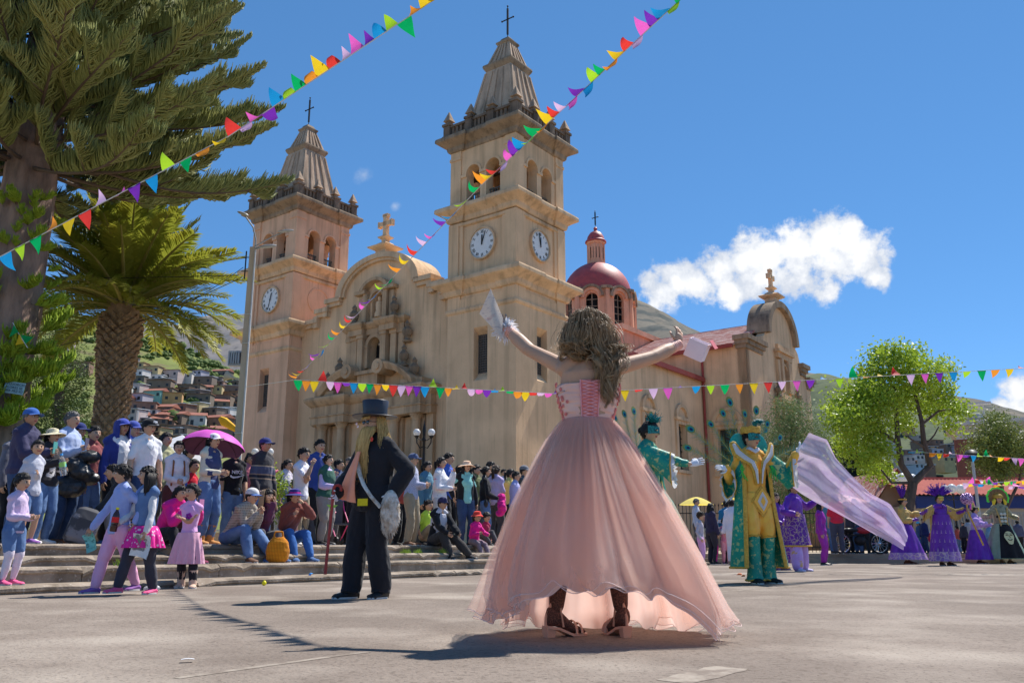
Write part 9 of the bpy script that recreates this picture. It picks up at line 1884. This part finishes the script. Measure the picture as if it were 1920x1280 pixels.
b = MB(); d4.torso(b, .03, .12, .9, 1); queue(b, 'black_bodice', BLACK, d4.root, .015, 2)
b = MB(); CRM = mat('cream_applique', C(206, 198, 140), scale=14)
def surf(x, z): t_ = (d4.pc.z+.10-z)/(d4.pc.z+.10-.14); r = (.115+(.29-.115)*max(t_, 0)**.9)*d4.H*1.08; return V3(d4.pc.x+x, d4.pc.y-math.sqrt(max(r*r-x*x, 0))*.88-.04, z)
zc = d4.pc.z-.30; V = [surf(.01, zc)]+[surf(.14*math.sin(a_)*(.92 if abs(a_) > 1.6 else 1), zc+.17*math.cos(a_)-(.04 if abs(a_) > 2.6 else 0)) for a_ in np.linspace(-math.pi, math.pi, 25)]; b.add(V, [(0, i, i+1) for i in range(1, 25)])
b.build('face_motif', CRM, d4.root)
b = MB()
for s_ in (-1, 1): b.tube([surf(s_*.025, zc+.055)+V3(0, -.012, 0), surf(s_*.06, zc+.068)+V3(0, -.012, 0), surf(s_*.095, zc+.05)+V3(0, -.012, 0)], .011, 5); b.tube([surf(s_*.03, zc+.10)+V3(0, -.012, 0), surf(s_*.10, zc+.105)+V3(0, -.012, 0)], .007, 5)
b.tube([surf(x, zc-.06-.03*(1-(x/.06)**2))+V3(0, -.012, 0) for x in np.linspace(-.06, .06, 7)], .011, 5); b.tube([surf(.0, zc+.04)+V3(0, -.012, 0), surf(.015, zc-.015)+V3(0, -.012, 0), surf(.0, zc-.02)+V3(0, -.012, 0)], .006, 5); b.build('face_lines', BLACK, d4.root)
b = MB()
for k_ in range(3):
  for s_ in (-1, 1): b.ell(d4.pc+V3(s_*.05, -.19, .17+.105*k_), (.05, .02, .042), 10, 6)
b.build('bow_applique', mat('pale_bow', C(190, 190, 170), scale=20), d4.root, True)
b = MB()
for s_ in (-1, 1): b.tube([d4.sh[s_]+V3(-s_*.03, -.13, .0), d4.pc+V3(s_*.12, -.18, .3), d4.pc+V3(s_*.10, -.17, .1)], .022, 6); b.tube([d4.pc+V3(s_*.08, -.2, .1), d4.pc+V3(s_*.2, -.26, -.3), d4.pc+V3(s_*.27, -.36, -.75)], .035, 6, flat=.5)
b.build('bodice_trim', mat('copper_trim', C(190, 130, 60), C(150, 140, 90), scale=20), d4.root, True)
fanhat(d4, [mat('halo_bronze', C(150, 110, 50), C(110, 76, 36), scale=12), mat('halo_brown', C(130, 96, 60), C(84, 66, 44), scale=20), mat('halo_green', C(90, 230, 70), C(70, 200, 60), scale=12)], .33, -2.0, 2.0, .15)
b = MB(); b.rings([[d4.T((r_*math.sin(u), .02-r_*1.05*math.cos(u), z)) for u in [2*math.pi*i/18 for i in range(18)]] for z, r_ in ((.12, .42), (.12, .48), (.30, .5), (.5, .40), (.6, .2))]); b.build('gold_cap', GOLDT, d4.root, True)
b = MB()
for s_ in (-1, 1): b.tube([d4.T((s_*.45, -.1, .0)), d4.T((s_*.62, -.1, -.3)), d4.T((s_*.66, -.05, -.6))], [.04, .055, .03], 8)
b.build('yellow_drape', mat('yellow_cloth', (.80, .52, .03), scale=9), d4.root, True)
finish_remesh()
